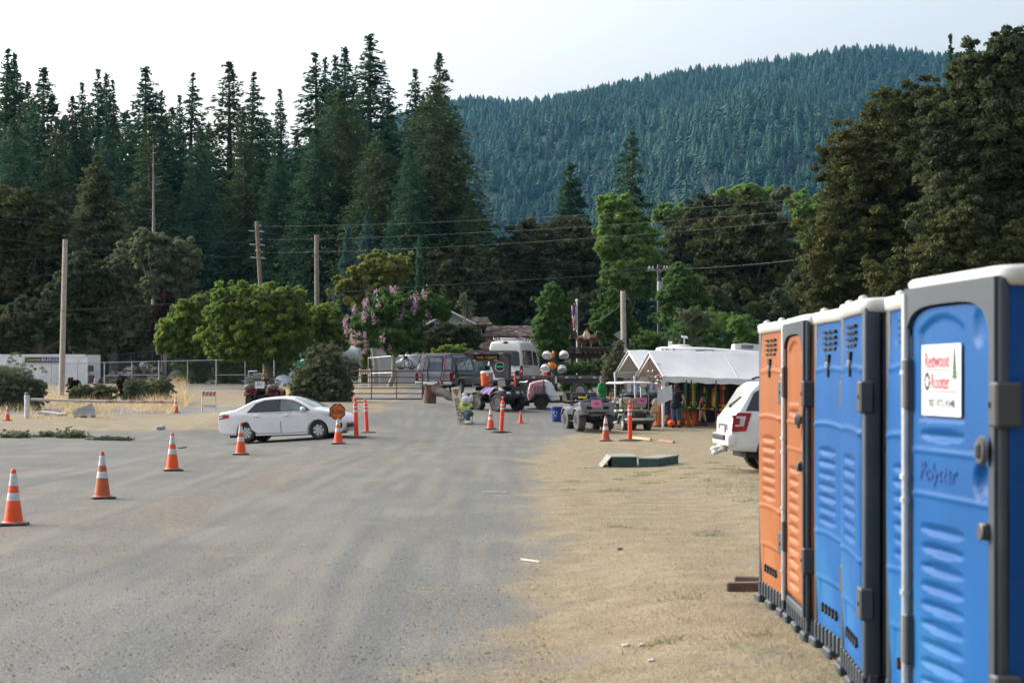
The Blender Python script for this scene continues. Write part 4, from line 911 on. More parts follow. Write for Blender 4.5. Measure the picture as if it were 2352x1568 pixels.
def rear_panel(b, x, y0, y1, z0, z1, m=0, dep=.03, lean=0.):
    """a block on a tail or nose facing along x"""
    b.add([(x + dep * .5, y0, z0), (x + dep * .5, y1, z0), (x + dep * .5 + lean, y1, z1), (x + dep * .5 + lean, y0, z1), (x - dep * .5, y0, z0), (x - dep * .5, y1, z0), (x - dep * .5 + lean, y1, z1), (x - dep * .5 + lean, y0, z1)],
          [(0, 1, 2, 3), (7, 6, 5, 4), (4, 5, 1, 0), (5, 6, 2, 1), (6, 7, 3, 2), (7, 4, 0, 3)], m); return b
def door_panel(sh, poly, sg, paint, par, seam=.012, name='door'):
    b = MB(); cx = sum(p[0] for p in poly) / len(poly); cz = sum(p[1] for p in poly) / len(poly)
    big = [(p[0] + seam * (1 if p[0] > cx else -1), p[1] + seam * (1 if p[1] > cz else -1)) for p in poly]
    sh.side(big, sg, .002, 1, b); sh.side(poly, sg, .005, 0, b); return b.build(name, [paint, SEAM], par)

# ---- white sedan
t = thing('sedan', 'white four-door sedan turning across the gravel beside the cones', 'car', (-7.22, 57.1, gzf(-7.22, 57.1) + .0), R(-14)); t.rotation_euler = (0, R(-2.6), R(-14)); t.scale = (.945, .945, .96)
sh = Shell([(-2.27, .64), (-2.255, .90), (-2.16, 1.03), (-1.75, 1.075), (-1.60, 1.09), (-1.30, 1.22), (-.98, 1.37), (-.62, 1.445), (-.2, 1.47), (.15, 1.462), (.48, 1.41), (.80, 1.29), (1.15, 1.10), (1.30, 1.035), (1.55, .99), (1.85, .92), (2.08, .82), (2.20, .70), (2.27, .52)],
           [(-2.27, .50), (-2.22, .34), (-2.0, .26), (-1.6, .24), (-.8, .20), (1.0, .19), (1.8, .21), (2.1, .22), (2.22, .27), (2.27, .40)], .88, .92, 1.47, .24, [(-1.22, .31, .355), (1.38, .31, .355)], .09, .17, .05, 4)
o = sh.mesh().build('body', WPAINT, t)
RED_ = []
for sg in (-1, 1):
    door_panel(sh, [(-1.0, .42), (-.82, .30), (.05, .27), (.05, .94), (-1.10, .97), (-1.12, .70)], sg, WPAINT, t); door_panel(sh, [(.08, .27), (.98, .27), (1.05, .50), (1.06, .93), (.08, .94)], sg, WPAINT, t)
    for x, z in ((-.92, .86), (.16, .85)):
        b = MB(); b.rbox((x + .1, sg * (sh.w(x + .1, z) + .02), z), (.19, .035, .03), Matrix.Identity(3), 0, .012); b.build('door_handle', WPAINT, t)
    sh.side([(-1.13, 1.0), (-.02, 1.01), (-.02, 1.36), (-.52, 1.345), (-.80, 1.27)], sg, .008).build('side_window', GLASS, t)
    sh.side([(.05, 1.01), (1.04, .99), (.98, 1.06), (.60, 1.26), (.40, 1.335), (.05, 1.365)], sg, .008).build('side_window', GLASSL, t)
    b = MB(); sh.side([(-1.17, .985), (1.14, .975), (.99, 1.09), (.60, 1.30), (.36, 1.375), (.0, 1.395), (-.54, 1.38), (-.86, 1.28)], sg, .0035, 0, b); b.build('window_surround', BLACKP, t)
    b = MB(); b.blob((.90, sg * (sh.w(.9, 1.0) + .10), 1.03), (.10, .09, .085), 2, .05); b.cyl((.92, sg * sh.w(.9, 1.), 1.0), (.9, sg * (sh.w(.9, 1.) + .08), 1.0), .03, n=6); b.build('mirror', WPAINT, t)
    b = MB(); sh.side([(-2.235, .80), (-1.86, .84), (-1.80, .93), (-1.98, .955), (-2.22, .93)], sg, .012, 0, b, .05); sh.side([(-2.22, .84), (-2.06, .85), (-2.06, .91), (-2.20, .90)], sg, .016, 1, b, .03); b.build('tail_light', [REDL, CLEARL], t)
    b = MB(); sh.side([(2.17, .62), (1.70, .76), (1.58, .86), (1.78, .86), (2.03, .78), (2.19, .68)], sg, .012, 0, b, .05); sh.side([(2.0, .70), (1.80, .76), (1.78, .82), (1.97, .76)], sg, .015, 1, b, .04); b.build('headlight', [CLEARL, BLACKP], t)
    b = MB(); sh.side([(2.10, .36), (2.20, .34), (2.22, .52), (2.12, .54)], sg, .010, 0, b, .04); b.build('fog_lamp_recess', BLACKP, t)
    sh.side([(-.84, .215), (1.0, .205), (1.0, .235), (-.84, .245)], sg, .012).build('side_skirt', WPAINT, t)
    for x in (-1.22, 1.38):
        b = MB(); b.lathe([(.33, -.16), (.35, 0), (.20, .02), (.001, .02)], 20, M=Matrix.Translation((x, sg * .62, .32)) @ Matrix.Rotation(R(-90) * sg, 4, 'X')); b.build('wheel_well', BLACKP, t)
        wheel(t, x, sg * .735, .315, .20, sg, 7)
sh.across(.50, 1.22, .10).build('windshield', GLASSL, t); sh.across(-1.52, -.75, .12).build('rear_window', GLASS, t)
b = MB(); rear_panel(b, -2.27, -.28, .28, .72, .86, 0, .03); b.build('license_plate', WHITE, t); b = MB(); rear_panel(b, 2.26, -.45, .45, .36, .50, 0, .05); b.build('grille', BLACKP, t)
b = MB(); b.box(-1.9, 1.9, -.62, .62, .16, .30); b.build('underbody', BLACKP, t)

# ---- white SUV backed up behind the orange toilets
g = GY(1650, 35.0)
t = thing('sport_utility_vehicle', 'white sport utility vehicle parked behind the orange toilets, rear end in view', 'car', (4.30 + 2.2, 35.9, .16), R(4)); t.scale = (1, 1, 1.04)
sh = Shell([(-2.21, .82), (-2.20, 1.02), (-2.12, 1.10), (-2.02, 1.24), (-1.80, 1.58), (-1.66, 1.69), (-1.2, 1.735), (-.3, 1.745), (.35, 1.70), (.75, 1.50), (1.15, 1.16), (1.3, 1.10), (1.9, 1.03), (2.15, .92), (2.21, .70)],
           [(-2.21, .48), (-2.15, .40), (-1.7, .38), (-.7, .36), (1.9, .36), (2.21, .5)], .90, 1.02, 1.74, .15, [(-1.30, .36, .42), (1.32, .36, .42)], .09, .09, .06, 5)
sh.mesh().build('body', WPAINT, t)
for sg in (-1, 1):
    sh.side([(-1.93, 1.16), (-1.28, 1.15), (-1.28, 1.58), (-1.66, 1.56), (-1.76, 1.50)], sg, .008).build('quarter_window', GLASS, t)
    sh.side([(-1.2, 1.15), (-.32, 1.14), (-.32, 1.59), (-1.2, 1.58)], sg, .008).build('side_window', GLASS, t); sh.side([(-.26, 1.14), (.78, 1.13), (.46, 1.50), (.1, 1.59), (-.26, 1.59)], sg, .008).build('side_window', GLASS, t)
    door_panel(sh, [(-1.0, .45), (-.3, .42), (-.3, 1.06), (-1.24, 1.06), (-1.2, .8)], sg, WPAINT, t); door_panel(sh, [(-.27, .42), (.8, .42), (.84, 1.06), (-.27, 1.06)], sg, WPAINT, t)
    b = MB(); sh.side([(-2.20, .76), (-1.93, .78), (-1.82, 1.12), (-2.09, 1.13), (-2.18, 1.0)], sg, .014, 0, b, .07); sh.side([(-2.15, .86), (-1.98, .87), (-1.93, 1.06), (-2.12, 1.06)], sg, .018, 1, b, .04); sh.side([(-2.16, .90), (-2.06, .90), (-2.05, 1.02), (-2.15, 1.02)], sg, .021, 0, b, .03)
    rear_panel(b, -2.185, sg * .72, sg * .86, .78, 1.08, 0, .05, .03); b.build('tail_light', [REDL, CLEARL], t)
    b = MB(); b.lathe([(.39, -.2), (.41, 0), (.2, .02), (.001, .02)], 20, M=Matrix.Translation((-1.30, sg * .66, .37)) @ Matrix.Rotation(R(-90) * sg, 4, 'X')); b.build('wheel_well', BLACKP, t)
    for x in (-1.30, 1.32): wheel(t, x, sg * .76, .355, .23, sg, 5)
    b = MB(); b.tube([(-1.5, sg * .66, 1.76), (-1.4, sg * .68, 1.80), (-.2, sg * .68, 1.81), (.2, sg * .66, 1.77)], .022, 6); b.build('roof_rail', BLACKP, t)
sh.across(-2.06, -1.72, .12, .008).build('rear_window', mat('dusty rear glass', (.22, .23, .22, 1), .3, var=.25, scale=3), t); sh.across(.42, 1.1, .12).build('windshield', GLASS, t)
b = MB(); b.rbox((-2.0, -.1, 1.34), (.04, .5, .02), Matrix.Rotation(R(-50), 3, 'Y') @ Matrix.Rotation(R(25), 3, 'Z')); b.blob((-2.05, .08, 1.24), (.05, .05, .04), 2, .05); b.build('wiper', BLACKP, t)
b = MB(); b.box(-2.30, -2.10, -.84, .84, .48, .72, 0, .05, seg=3); b.build('rear_bumper', WPAINT, t)
b = MB(); b.box(-2.34, -2.26, -.60, .60, .60, .70, 0, .02); b.build('bumper_step', BLACKP, t)
b = MB(); rear_panel(b, -2.22, -.45, .45, .80, .90, 0, .03); b.build('hatch_chrome', CHROME, t); b = MB(); rear_panel(b, -2.235, -.2, .2, .74, .86, 0, .02); b.build('license_plate', mat('plate', (.5, .52, .55, 1), .4, var=.3, scale=30), t)
b = MB(); b.box(-2.45, -2.15, -.08, .08, .36, .44, 0, .01); b.build('tow_hitch', mat('rusty iron', (.09, .05, .03, 1), .9, var=.4, scale=20), t)
b = MB(); b.box(-1.9, 1.9, -.66, .66, .26, .45); b.build('underbody', BLACKP, t)
v = Matrix.Translation(t.location) @ Matrix.Rotation(R(4), 4, 'Z') @ Vector((-2.30, -.25, .44)); b = MB(); b.blob((0, 0, 0), (.11, .11, .075), 3, .35, seed=4); b.blob((-.1, .05, -.04), (.12, .1, .08), 3, .4, seed=9)
o = b.build('plastic_bag', mat('white bag plastic', (.62, .63, .65, 1), .35, var=.1, scale=14, bump=.5, bscale=18, trans=.1)); o.location = v; tag(o, 'white plastic bag tied over the tow hitch', 'bag')

# ---- pickup with a camper shell
PK = mat('dusty charcoal paint', (.095, .10, .11, 1), .35, var=.15, scale=2, coat=.3, dirt=(.10, .10, .10, 1)); PKB = mat('dark blue fibreglass', (.016, .024, .062, 1), .35, var=.15, scale=2, coat=.2, dirt=(.05, .055, .08, 1)); PKS = mat('faded silver paint', (.26, .27, .285, 1), .4, .2, var=.1, scale=2)
STRAP = mat('red strap', (.30, .03, .04, 1), .7)
g = G(1002, 903)
g = Vector(P(1000, 900, 84.5)); g.z = gzf(g.x, g.y)
t = thing('pickup_truck', 'grey pickup with a dark blue camper shell strapped down, seen from behind', 'truck', g + Vector((math.cos(R(71)) * 2.6, math.sin(R(71)) * 2.6, 0)), R(71)); t.location.z = gzf(t.location.x, t.location.y) - .02
sh = Shell([(-2.72, .86), (-2.70, 1.14), (-1.0, 1.16), (.3, 1.17), (.32, 1.68), (.55, 1.84), (1.1, 1.86), (1.45, 1.80), (1.95, 1.22), (2.1, 1.18), (3.0, 1.08), (3.05, .9)], [(-2.72, .56), (-2.4, .52), (3.0, .50), (3.05, .6)], .97, 1.05, 1.86, .14, [(-1.62, .40, .50), (2.05, .40, .50)], .06, .05, .05, 6)
sh.mesh().build('body', PK, t)
for sg in (-1, 1):
    b = MB(); sh.side([(-2.68, .80), (2.9, .80), (2.9, .87), (-2.68, .87)], sg, .008, 0, b); sh.side([(-2.68, .88), (2.9, .88), (2.9, .91), (-2.68, .91)], sg, .010, 1, b); b.build('side_stripe', [PKS, CHROME], t)
    sh.side([(.42, 1.24), (.98, 1.24), (.98, 1.72), (.56, 1.70)], sg, .008).build('side_window', GLASSL, t); door_panel(sh, [(1.0, .58), (1.52, .58), (1.75, 1.0), (1.75, 1.18), (1.0, 1.18)], sg, PK, t); sh.side([(1.05, 1.24), (1.76, 1.22), (1.42, 1.68), (1.05, 1.72)], sg, .008).build('side_window', GLASSL, t)
    b = MB(); b.box(-2.74, -2.60, sg * .80, sg * .985, .74, 1.10, 0, .015); b.build('tail_light', REDL2, t)
    for x in (-1.62, 2.05):
        b = MB(); b.lathe([(.46, -.2), (.48, 0), (.2, .02), (.001, .02)], 18, M=Matrix.Translation((x, sg * .70, .42)) @ Matrix.Rotation(R(-90) * sg, 4, 'X')); b.build('wheel_well', BLACKP, t)
        wheel(t, x, sg * .84, .40, .26, sg, 5, RUBD, ALLOY, .56, 'steel')
    b = MB(); b.box(1.62, 1.75, sg * 1.0, sg * 1.2, 1.25, 1.45, 0, .02); b.build('mirror', BLACKP, t)
sc = Shell([(-2.70, 1.18), (-2.42, 1.90), (-2.3, 1.95), (.05, 1.96), (.28, 1.90), (.30, 1.5)], [(-2.70, 1.14), (.30, 1.14)], .96, 1.15, 1.96, .24, (), .10, .02, 0, 6)
shell_o = sc.mesh().build('camper_shell', PKB, t)
for sg in (-1, 1):
    sc.side([(-2.25, 1.27), (.15, 1.27), (.10, 1.74), (-2.05, 1.74)], sg, .008).build('shell_window', GLASSL, shell_o)
def tailp(y0, y1, z0, z1, off=.02, k=.37):                       # patch on the sloping tail of the shell
    f = lambda z: -2.70 + (z - 1.18) * .389 - off
    return [(f(z0), y0, z0), (f(z0), y1, z0), (f(z1), y1 * (1 - .10 * (z1 - 1.2)), z1), (f(z1), y0 * (1 - .10 * (z1 - 1.2)), z1)]
for y0, y1, m_, nm in ((.42, .84, GLASSL, 'rear_window'), (-.84, -.42, GLASSL, 'rear_window')):
    b = MB(); b.add(tailp(y0, y1, 1.26, 1.80), [(3, 2, 1, 0)], 0); b.build(nm, m_, shell_o)
DGL = mat('dusty grey door glass', (.13, .15, .155, 1), .3, var=.35, scale=3)
b = MB(); q = tailp(-.36, .36, .60, 1.84, .05); q[0] = (-2.76, -.30, .62); q[1] = (-2.76, .30, .62); b.add(q, [(3, 2, 1, 0)], 0); dr = b.build('shell_door', DGL, shell_o)
b = MB(); b.tube([(-2.78, -.31, .62), (-2.72, -.37, 1.15), (-2.49, -.34, 1.84), (-2.49, .34, 1.84), (-2.72, .37, 1.15), (-2.78, .31, .62)], .022, 6, closed=True); b.build('door_trim', BLACKP, dr)
for y in (.58, -.58):
    b = MB(); b.box(-2.735, -2.70, y - .24, y + .24, .72, 1.12, 0, .01)
    for k in range(3): b.box(-2.745, -2.73, y - .18, y + .18, .84 + k * .08, .86 + k * .08, 1)
    b.build('tailgate_panel', [PKS, BLACKP], t)
for y in (.62, -.50):
    b = MB(); b.tube([(-2.78, y * .9, .70), (-2.74, y, 1.15), (-2.46, y * .86, 1.93), (-2.2, y * .84, 1.99), (-.2, y * .8, 2.0)], .018, 5); b.build('strap', STRAP, t)
b = MB(); b.box(-2.25, -.1, -.66, .66, 1.99, 2.03, 0, .01); b.build('roof_panel', mat('pale board', (.42, .42, .40, 1), .6, var=.1, scale=3), t)
b = MB(); b.box(-2.92, -2.74, -.93, .93, .50, .66, 0, .03, seg=2); b.build('rear_bumper', CHROME, t); b = MB(); rear_panel(b, -2.93, -.12, .28, .53, .66, 0, .02); b.build('license_plate', WHITE, t)
for y in (-.28, -.46):
    b = MB(); b.lathe([(.07, 0), (.06, .05), (.001, .06)], 12, M=Matrix.Translation((-2.93, y, .62)) @ Matrix.Rotation(R(-90), 4, 'Y')); b.build('trailer_lamp', REDL, t)
sh.across(1.5, 1.92, .12).build('windshield', GLASS, t); b = MB(); b.box(-2.5, 2.8, -.6, .6, .40, .60); b.build('chassis', BLACKP, t)

# ---- high-roof camper van
VP = mat('champagne van paint', (.62, .61, .57, 1), .35, .05, var=.05, scale=1.5, coat=.3); VW = mat('pale silver van paint', (.72, .74, .76, 1), .35, .03, var=.04, scale=1.5, coat=.3)
g = P(1159, 890, 95.5); gx, gy = g.x, g.y
t = thing('camper_van', 'tall champagne camper van with a roof rack, seen from behind', 'van', (gx + math.cos(R(79)) * 2.95, gy + math.sin(R(79)) * 2.95, gzf(gx, gy) - .02), R(79))
sh = Shell([(-2.95, .90), (-2.93, 1.3), (-2.80, 2.45), (-2.62, 2.66), (-1.0, 2.72), (1.0, 2.70), (1.5, 2.60), (1.95, 2.15), (2.35, 1.35), (2.6, 1.22), (2.9, 1.05), (2.95, .8)], [(-2.95, .55), (-2.8, .42), (2.8, .40), (2.95, .5)], .98, 1.3, 2.7, .14, [(-1.75, .36, .45), (1.95, .36, .45)], .22, .04, .03, 6)
sh.mesh().build('body', [VP], t)
b = MB(); b.grid(lambda u, v: (-2.945 + max(0, (u * 2.0 - .35)) * .115 - .02 - .012 * math.sin(v * 3.14), (v * 2 - 1) * (.90 - .11 * u), .52 + u * 2.0), 10, 10); tg = b.build('rear_doors', VW, t)
for sg in (-1, 1):
    def wq(y, z): return (-2.97 + max(0, z - .87) * .115 - .028, y, z)
    b = MB(); b.add([wq(sg * y, z) for y, z in ((.06, 1.35), (.80, 1.30), (.84, 1.42), (.78, 2.05), (.72, 2.10), (.06, 2.10))], [(0, 1, 2, 3, 4, 5) if sg < 0 else (5, 4, 3, 2, 1, 0)]); b.build('rear_window', GLASS, tg)
    b = MB(); b.add([wq(sg * y, z) for y, z in ((.08, .92), (.84, .92), (.84, .96), (.08, .96))], [(0, 1, 2, 3) if sg < 0 else (3, 2, 1, 0)]); b.build('door_groove', SEAM, tg)
    b = MB(); b.box(-2.97, -2.82, sg * .86, sg * .97, .82, 1.32, 0, .015); b.box(-2.975, -2.90, sg * .865, sg * .965, .98, 1.08, 1); b.build('tail_light', [REDL, CLEARL], t)
    b = MB(); b.cyl(wq(sg * .55, 1.25), (-3.0, sg * .55, 1.25), .03, n=8); b.build('door_lock', BLACKP, tg)
    sh.side([(-2.55, 1.38), (.2, 1.38), (.15, 2.18), (-2.45, 2.18)], sg, .010).build('side_window', GLASS, t); sh.side([(.5, 1.38), (1.95, 1.36), (1.55, 2.1), (.5, 2.18)], sg, .010).build('side_window', GLASS, t)
    sh.side([(-2.4, 1.27), (-.9, 1.27), (-.9, 1.31), (-2.4, 1.31)], sg, .03).build('slide_rail', BLACKP, t)
    b = MB(); b.tube([(-2.5, sg * .62, 2.70), (-2.5, sg * .70, 2.86), (1.2, sg * .70, 2.86), (1.2, sg * .62, 2.70)], .022, 5); b.tube([(-2.5, sg * .68, 2.78), (1.2, sg * .68, 2.78)], .018, 5)
    for x in (-1.6, -.7, .3): b.cyl((x, sg * .66, 2.66), (x, sg * .70, 2.86), .016, n=5)
    b.build('rack_rail', CHROME, t)
    for x in (-1.75, 1.95):
        b = MB(); b.lathe([(.42, -.2), (.44, 0), (.2, .02), (.001, .02)], 18, M=Matrix.Translation((x, sg * .72, .38)) @ Matrix.Rotation(R(-90) * sg, 4, 'X')); b.build('wheel_well', BLACKP, t); wheel(t, x, sg * .84, .355, .24, sg, 5, RUB, ALLOY, .6)
b = MB(); b.tube([(-2.5, -.70, 2.86), (-2.5, .70, 2.86)], .02, 5)
for k in range(6): b.tube([(-2.4 + k * .7, -.70, 2.80), (-2.4 + k * .7, .70, 2.80)], .015, 4)
b.build('rack_crossbar', BLACKP, t); b = MB(); b.box(-2.1, -.9, -.4, .4, 2.72, 2.86, 0, .06, seg=3); b.build('roof_vent', WPAINT, t)
b = MB(); b.blob((-2.72, 0, 2.60), (.10, .16, .06), 2, 0); b.build('rear_camera', BLACKP, t); b = MB(); b.box(-3.04, -2.88, -.95, .95, .40, .56, 0, .03, seg=2); b.build('rear_bumper', BLACKP, t)
b = MB(); rear_panel(b, -2.99, -.24, .24, .64, .80, 0, .02); b.build('license_plate', mat('plate', (.5, .52, .55, 1), .4), t)
for y in (.8, -.8): b = MB(); b.box(-3.05, -3.03, y - .1, y + .1, .50, .54); b.build('reflector', REDL, t)
b = MB(); b.cyl((-3.0, -.02, 1.05), (-3.0, .04, 1.12), .02, n=6); b.box(-3.0, -2.985, -.1, .1, 1.06, 1.09); b.build('door_handle', CHROME, t); sh.across(1.55, 2.3, .14).build('windshield', GLASS, t)
b = MB(); b.box(-2.6, 2.6, -.7, .7, .30, .50); b.build('chassis', BLACKP, t)
# ================================================================ CONES, POSTS, SIGNS, FENCES, POLES
ORC = mat('cone orange', (.74, .085, .012, 1), .5, var=.12, scale=5, dirt=(.40, .10, .045, 1), dscale=4)
ORF = mat('faded cone orange', (.44, .10, .03, 1), .6, var=.25, scale=6, dirt=(.26, .09, .04, 1), dscale=5)
REFL = mat('reflective white band', (.50, .53, .56, 1), .4, var=.10, scale=8, dirt=(.33, .34, .34, 1), dscale=7)
BASEB = mat('cone rubber base', (.035, .03, .028, 1), .85, var=.3, scale=9, dirt=(.16, .12, .09, 1), dscale=4)
def cone_proto(name, om, bm_, striped=True, loc=(0, 0, 0)):
    t = thing(name, 'x', 'traffic cone', loc)
    R0 = lambda z: .172 - (.172 - .040) * (z - .05) / .93
    b = MB()
    if striped:
        zs = [.05, .44, .576, .70, .916, .985]; b.lathe([(R0(z), z) for z in zs] + [(.03, 1.0), (.001, 1.0)], 24, mats=[0, 0, 0, 0, 0, 0, 0]); bd = b.build('cone_body', [om], t)
        for z0, z1 in ((.44, .576), (.70, .916)):
            b = MB(); b.lathe([(R0(z0) + .001, z0), (R0(z0) + .004, z0 + .004), (R0(z1) + .004, z1 - .004), (R0(z1) + .001, z1)], 24); b.build('reflective_band', REFL, bd)
    else:
        b.lathe([(R0(.05), .05), (.05, .97), (.035, 1.0), (.001, 1.0)], 24); b.build('cone_body', om, t)
    b = MB(); s = [[(x, y, z) for x, y in rrect(-.255 + g, .255 - g, -.255 + g, .255 - g, .07)] for z, g in ((0, 0), (.03, 0), (.045, .012), (.055, .06))]; b.loft(s, 0, smooth=False); b.lathe([(.21, .05), (.178, .075)], 24, 1); b.build('cone_base', [bm_, om], t); return t
def setcone(proto, first, dx, yb, yt, label, rz, leanx=0.):
    g = G(dx, yb - 2); h = (yb - yt) * mpp(g.y)
    if first: o = proto
    else: o = dup(proto, g)
    o.location = g; o.rotation_euler = (leanx, 0, R(rz)); o.scale = (h, h, h); return tag(o, label, 'traffic cone')
CG = 'orange cones with white bands'
c0 = cone_proto('traffic_cone', ORC, BASEB); c1 = cone_proto('traffic_cone', ORF, BASEB); c2 = cone_proto('traffic_cone', ORC, ORC, False)
for i, (dx, yb, yt, lb, rz) in enumerate([(31, 1208, 1079, 'bright banded cone nearest the camera, cut close to the picture edge', 8), (396, 1083, 996, 'banded cone between the faded cone and the sedan tail', 20),
     (553, 1046, 975, 'banded cone in front of the sedan rear wheel', 5), (777, 1021, 958, 'banded cone holding the orange slow paddle at the sedan nose', 12), (404, 950, 914, 'small far banded cone beside the striped barricade', 30), (17, 968, 932, 'far banded cone by the white gate post at the picture edge', 0),
     (567, 928, 904, 'far banded cone peeping over the sedan boot', 10), (1127, 987, 939, 'banded cone beside the tall post in front of the quad bike with the cooler', 15), (218, 893, 868, 'tiny far banded cone against the white container', 0)]):
    tag(setcone(c0, i == 0, dx, yb, yt, lb, rz), group=CG)
for i, (dx, yb, yt, lb, rz) in enumerate([(235, 1147, 1039, 'dirty faded cone, second of the row beside the gravel lane', 24), (1391, 1015, 957, 'faded banded cone on the dead grass before the grey quad bike', 5)]): tag(setcone(c1, i == 0, dx, yb, yt, lb, rz), group=CG)
for i, (dx, yb, yt, lb, rz) in enumerate([(1196, 974, 945, 'small plain orange cone without bands, alone on the gravel', 10)]): setcone(c2, i == 0, dx, yb, yt, lb, rz)
o = dup(c2, P(1252, 862, 84.5)); o.scale = (.5,) * 3; tag(o, 'plain orange cone standing on the flatbed deck', 'traffic cone')
ORD = mat('delineator orange', (.72, .06, .025, 1), .45, var=.1, scale=6)
def post_proto(loc):
    t = thing('delineator_post', 'x', 'delineator post', loc, 0, 'tall orange posts with white bands')
    b = MB(); b.lathe([(.050, .03), (.046, .80), (.052, .81), (.052, .835), (.03, .86), (.018, .90), (.030, .935), (.034, .965), (.018, .99), (.001, 1.0)], 18); o = b.build('post_tube', ORD, t)
    for z0, z1 in ((.735, .79), (.63, .685)): b = MB(); b.lathe([(.048, z0), (.0505, z0 + .003), (.0505, z1 - .003), (.048, z1)], 18); b.build('reflective_band', REFL, o)
    b = MB(); s = [[(x, y, z) for x, y in rrect(-.20 + g, .20 - g, -.20 + g, .20 - g, .06)] for z, g in ((0, 0), (.025, .0), (.045, .10))]; b.loft(s, 0, smooth=False); b.build('post_base', BASEB, t); return t
pp = post_proto((0, 0, 0))
for i, (dx, yb, yt, lb, ln) in enumerate([(819, 1007, 914, 'tall orange post right at the sedan nose', -2.2), (843, 996, 917, 'tall orange post a step beyond the sedan nose', -3), (1151, 995, 912, 'leaning orange post in front of the quad bike with the cooler', 4), (1447, 1014, 921, 'orange post in front of the golf cart', -.5)]):
    g = G(dx, yb - 2); h = (yb - yt) * mpp(g.y); o = pp if i == 0 else dup(pp, g); o.location = g; o.rotation_euler = (0, R(ln), R(20 * i)); o.scale = (h * 1.12, h * 1.12, h); tag(o, lb)
# slow paddle stuck in the cone
ORS = mat('work sign orange', (.52, .12, .02, 1), .5, var=.2, scale=8)
g = G(777, 1019); s = mpp(g.y); t = thing('slow_paddle', 'round-looking black paddle with an orange diamond reading SLOW, stuck in a cone', 'sign', (P(775, 945, g.y).x, g.y - .02, P(775, 962, g.y).z), R(4))
b = MB(); r_ = 19.5 * s; b.prism([(r_ * math.cos(R(22.5 + 45 * k)), r_ * math.sin(R(22.5 + 45 * k)) + 17 * s) for k in range(8)], -.006, .006); o = b.build('paddle_plate', BLK, t)
b = MB(); d = r_ * .97; b.prism([(d * math.cos(R(90 * k + 2)), d * math.sin(R(90 * k + 2)) + 17 * s) for k in range(4)], -.009, -.004)
b.prism([(r_ * .93 * math.cos(R(45 * k + 22.5)) * .93, r_ * .93 * math.sin(R(45 * k + 22.5)) * .90 + 17 * s) for k in range(8)], -.0085, -.004); b.build('orange_face', ORS, o)
XZ = Matrix.Rotation(R(90), 4, 'X')
text('SLOW', r_ * 1.4, r_ * .52, BLK, o, Matrix.Translation((0, -.012, 17 * s)) @ Matrix.Rotation(R(4), 4, 'Y') @ XZ, bold=.02)
b = MB(); b.cyl((0, 0, -.1), (0, 0, .05), .018, n=8); b.build('handle', GREYL, t)
# plywood board SLOW
g = G(1068, 974); s = mpp(g.y)
BOARD = mat('painted board', (.56, .56, .53, 1), .6, var=.08, scale=4, dirt=(.40, .38, .34, 1), dscale=5); GOLD = mat('ochre paint', (.40, .23, .035, 1), .6, var=.2, scale=10)
t = thing('slow_board', 'tall white hand-painted board reading SLOW with a 5 in a yellow triangle', 'sign', (P(1059.5, 974, g.y).x, g.y, g.z), R(0)); t.rotation_euler = (R(-8), R(-8.5), R(6))
bw, bh = 10.5 * s, 87 * s; b = MB(); b.box(-bw, bw, -.012, .012, 0, bh); o = b.build('board', BOARD, t)
b = MB(); b.prism([(-bw * .92, bh * .93), (bw * .92, bh * .93), (0, bh * .72)], -.016, -.011); b.build('yellow_triangle', GOLD, o)
text('5', bw * .6, bh * .12, BLK, o, Matrix.Translation((0, -.020, bh * .87)) @ XZ); 
for k, ch in enumerate('SLOW'):
    M = Matrix.Translation((bw * (-.12 + .1 * k), -.018, bh * (.62 - .175 * k))) @ XZ; text(ch, bw * (1.15 if ch != 'W' else 1.45), bh * .15, BLK, o, M, bold=.05); text(ch, bw * (1.05 if ch != 'W' else 1.35), bh * .135, GOLD, o, Matrix.Translation((0, -.004, 0)) @ M, bold=.02)
# barricades
STRO = mat('barricade orange', (.50, .11, .04, 1), .5, var=.1); WHP = mat('white painted metal', (.55, .56, .56, 1), .5, var=.08, scale=5, dirt=(.40, .39, .36, 1), dscale=4)
def barricade(name, label, loc, rz, w_, h, striped2=True):
    t = thing(name, label, 'barricade', loc, rz)
    for y, tilt in ((-.18, 1), (.18, -1)):
        for x in (-w_ / 2, w_ / 2): b = MB(); b.tube([(x, y, 0), (x, y * .25, h)], .022, 5); b.build('leg', WHP, t)
        b = MB(); b.rbox((0, y * .38, h * .84), (w_ * 1.06, .022, h * .22), Matrix.Rotation(R(12) * tilt, 3, 'X')); o = b.build('striped_panel', WHP, t)
        if y < 0:
            for k in range(4):
                x = -w_ * .42 + k * w_ * .27; b = MB(); M = Matrix.Translation((0, y * .38, h * .84)) @ Matrix.Rotation(R(12) * tilt, 4, 'X'); b.prism([(x - w_ * .10, -h * .11), (x + w_ * .03, -h * .11), (x + w_ * .13, h * .11), (x, h * .11)], -.016, -.010, M=M); b.build('orange_stripe', STRO, o)
        b = MB(); b.rbox((0, y * .82, h * .28), (w_ * 1.04, .02, h * .12), Matrix.Rotation(R(8) * tilt, 3, 'X')); b.build('lower_rail', WHP, t)
    return t
g = G(480, 946); s = mpp(g.y); barricade('barricade', 'white folding barricade with orange stripes on the side road', g, R(6), 30 * s, 50 * s)
g = GY(836, 96); s = mpp(96); o = barricade('barricade', 'white barricade with an orange stripe beyond the pipe gate', (P(838, 880, 96).x, 96, gzf(g.x, 96)), R(-18), 24 * s, 48 * s)
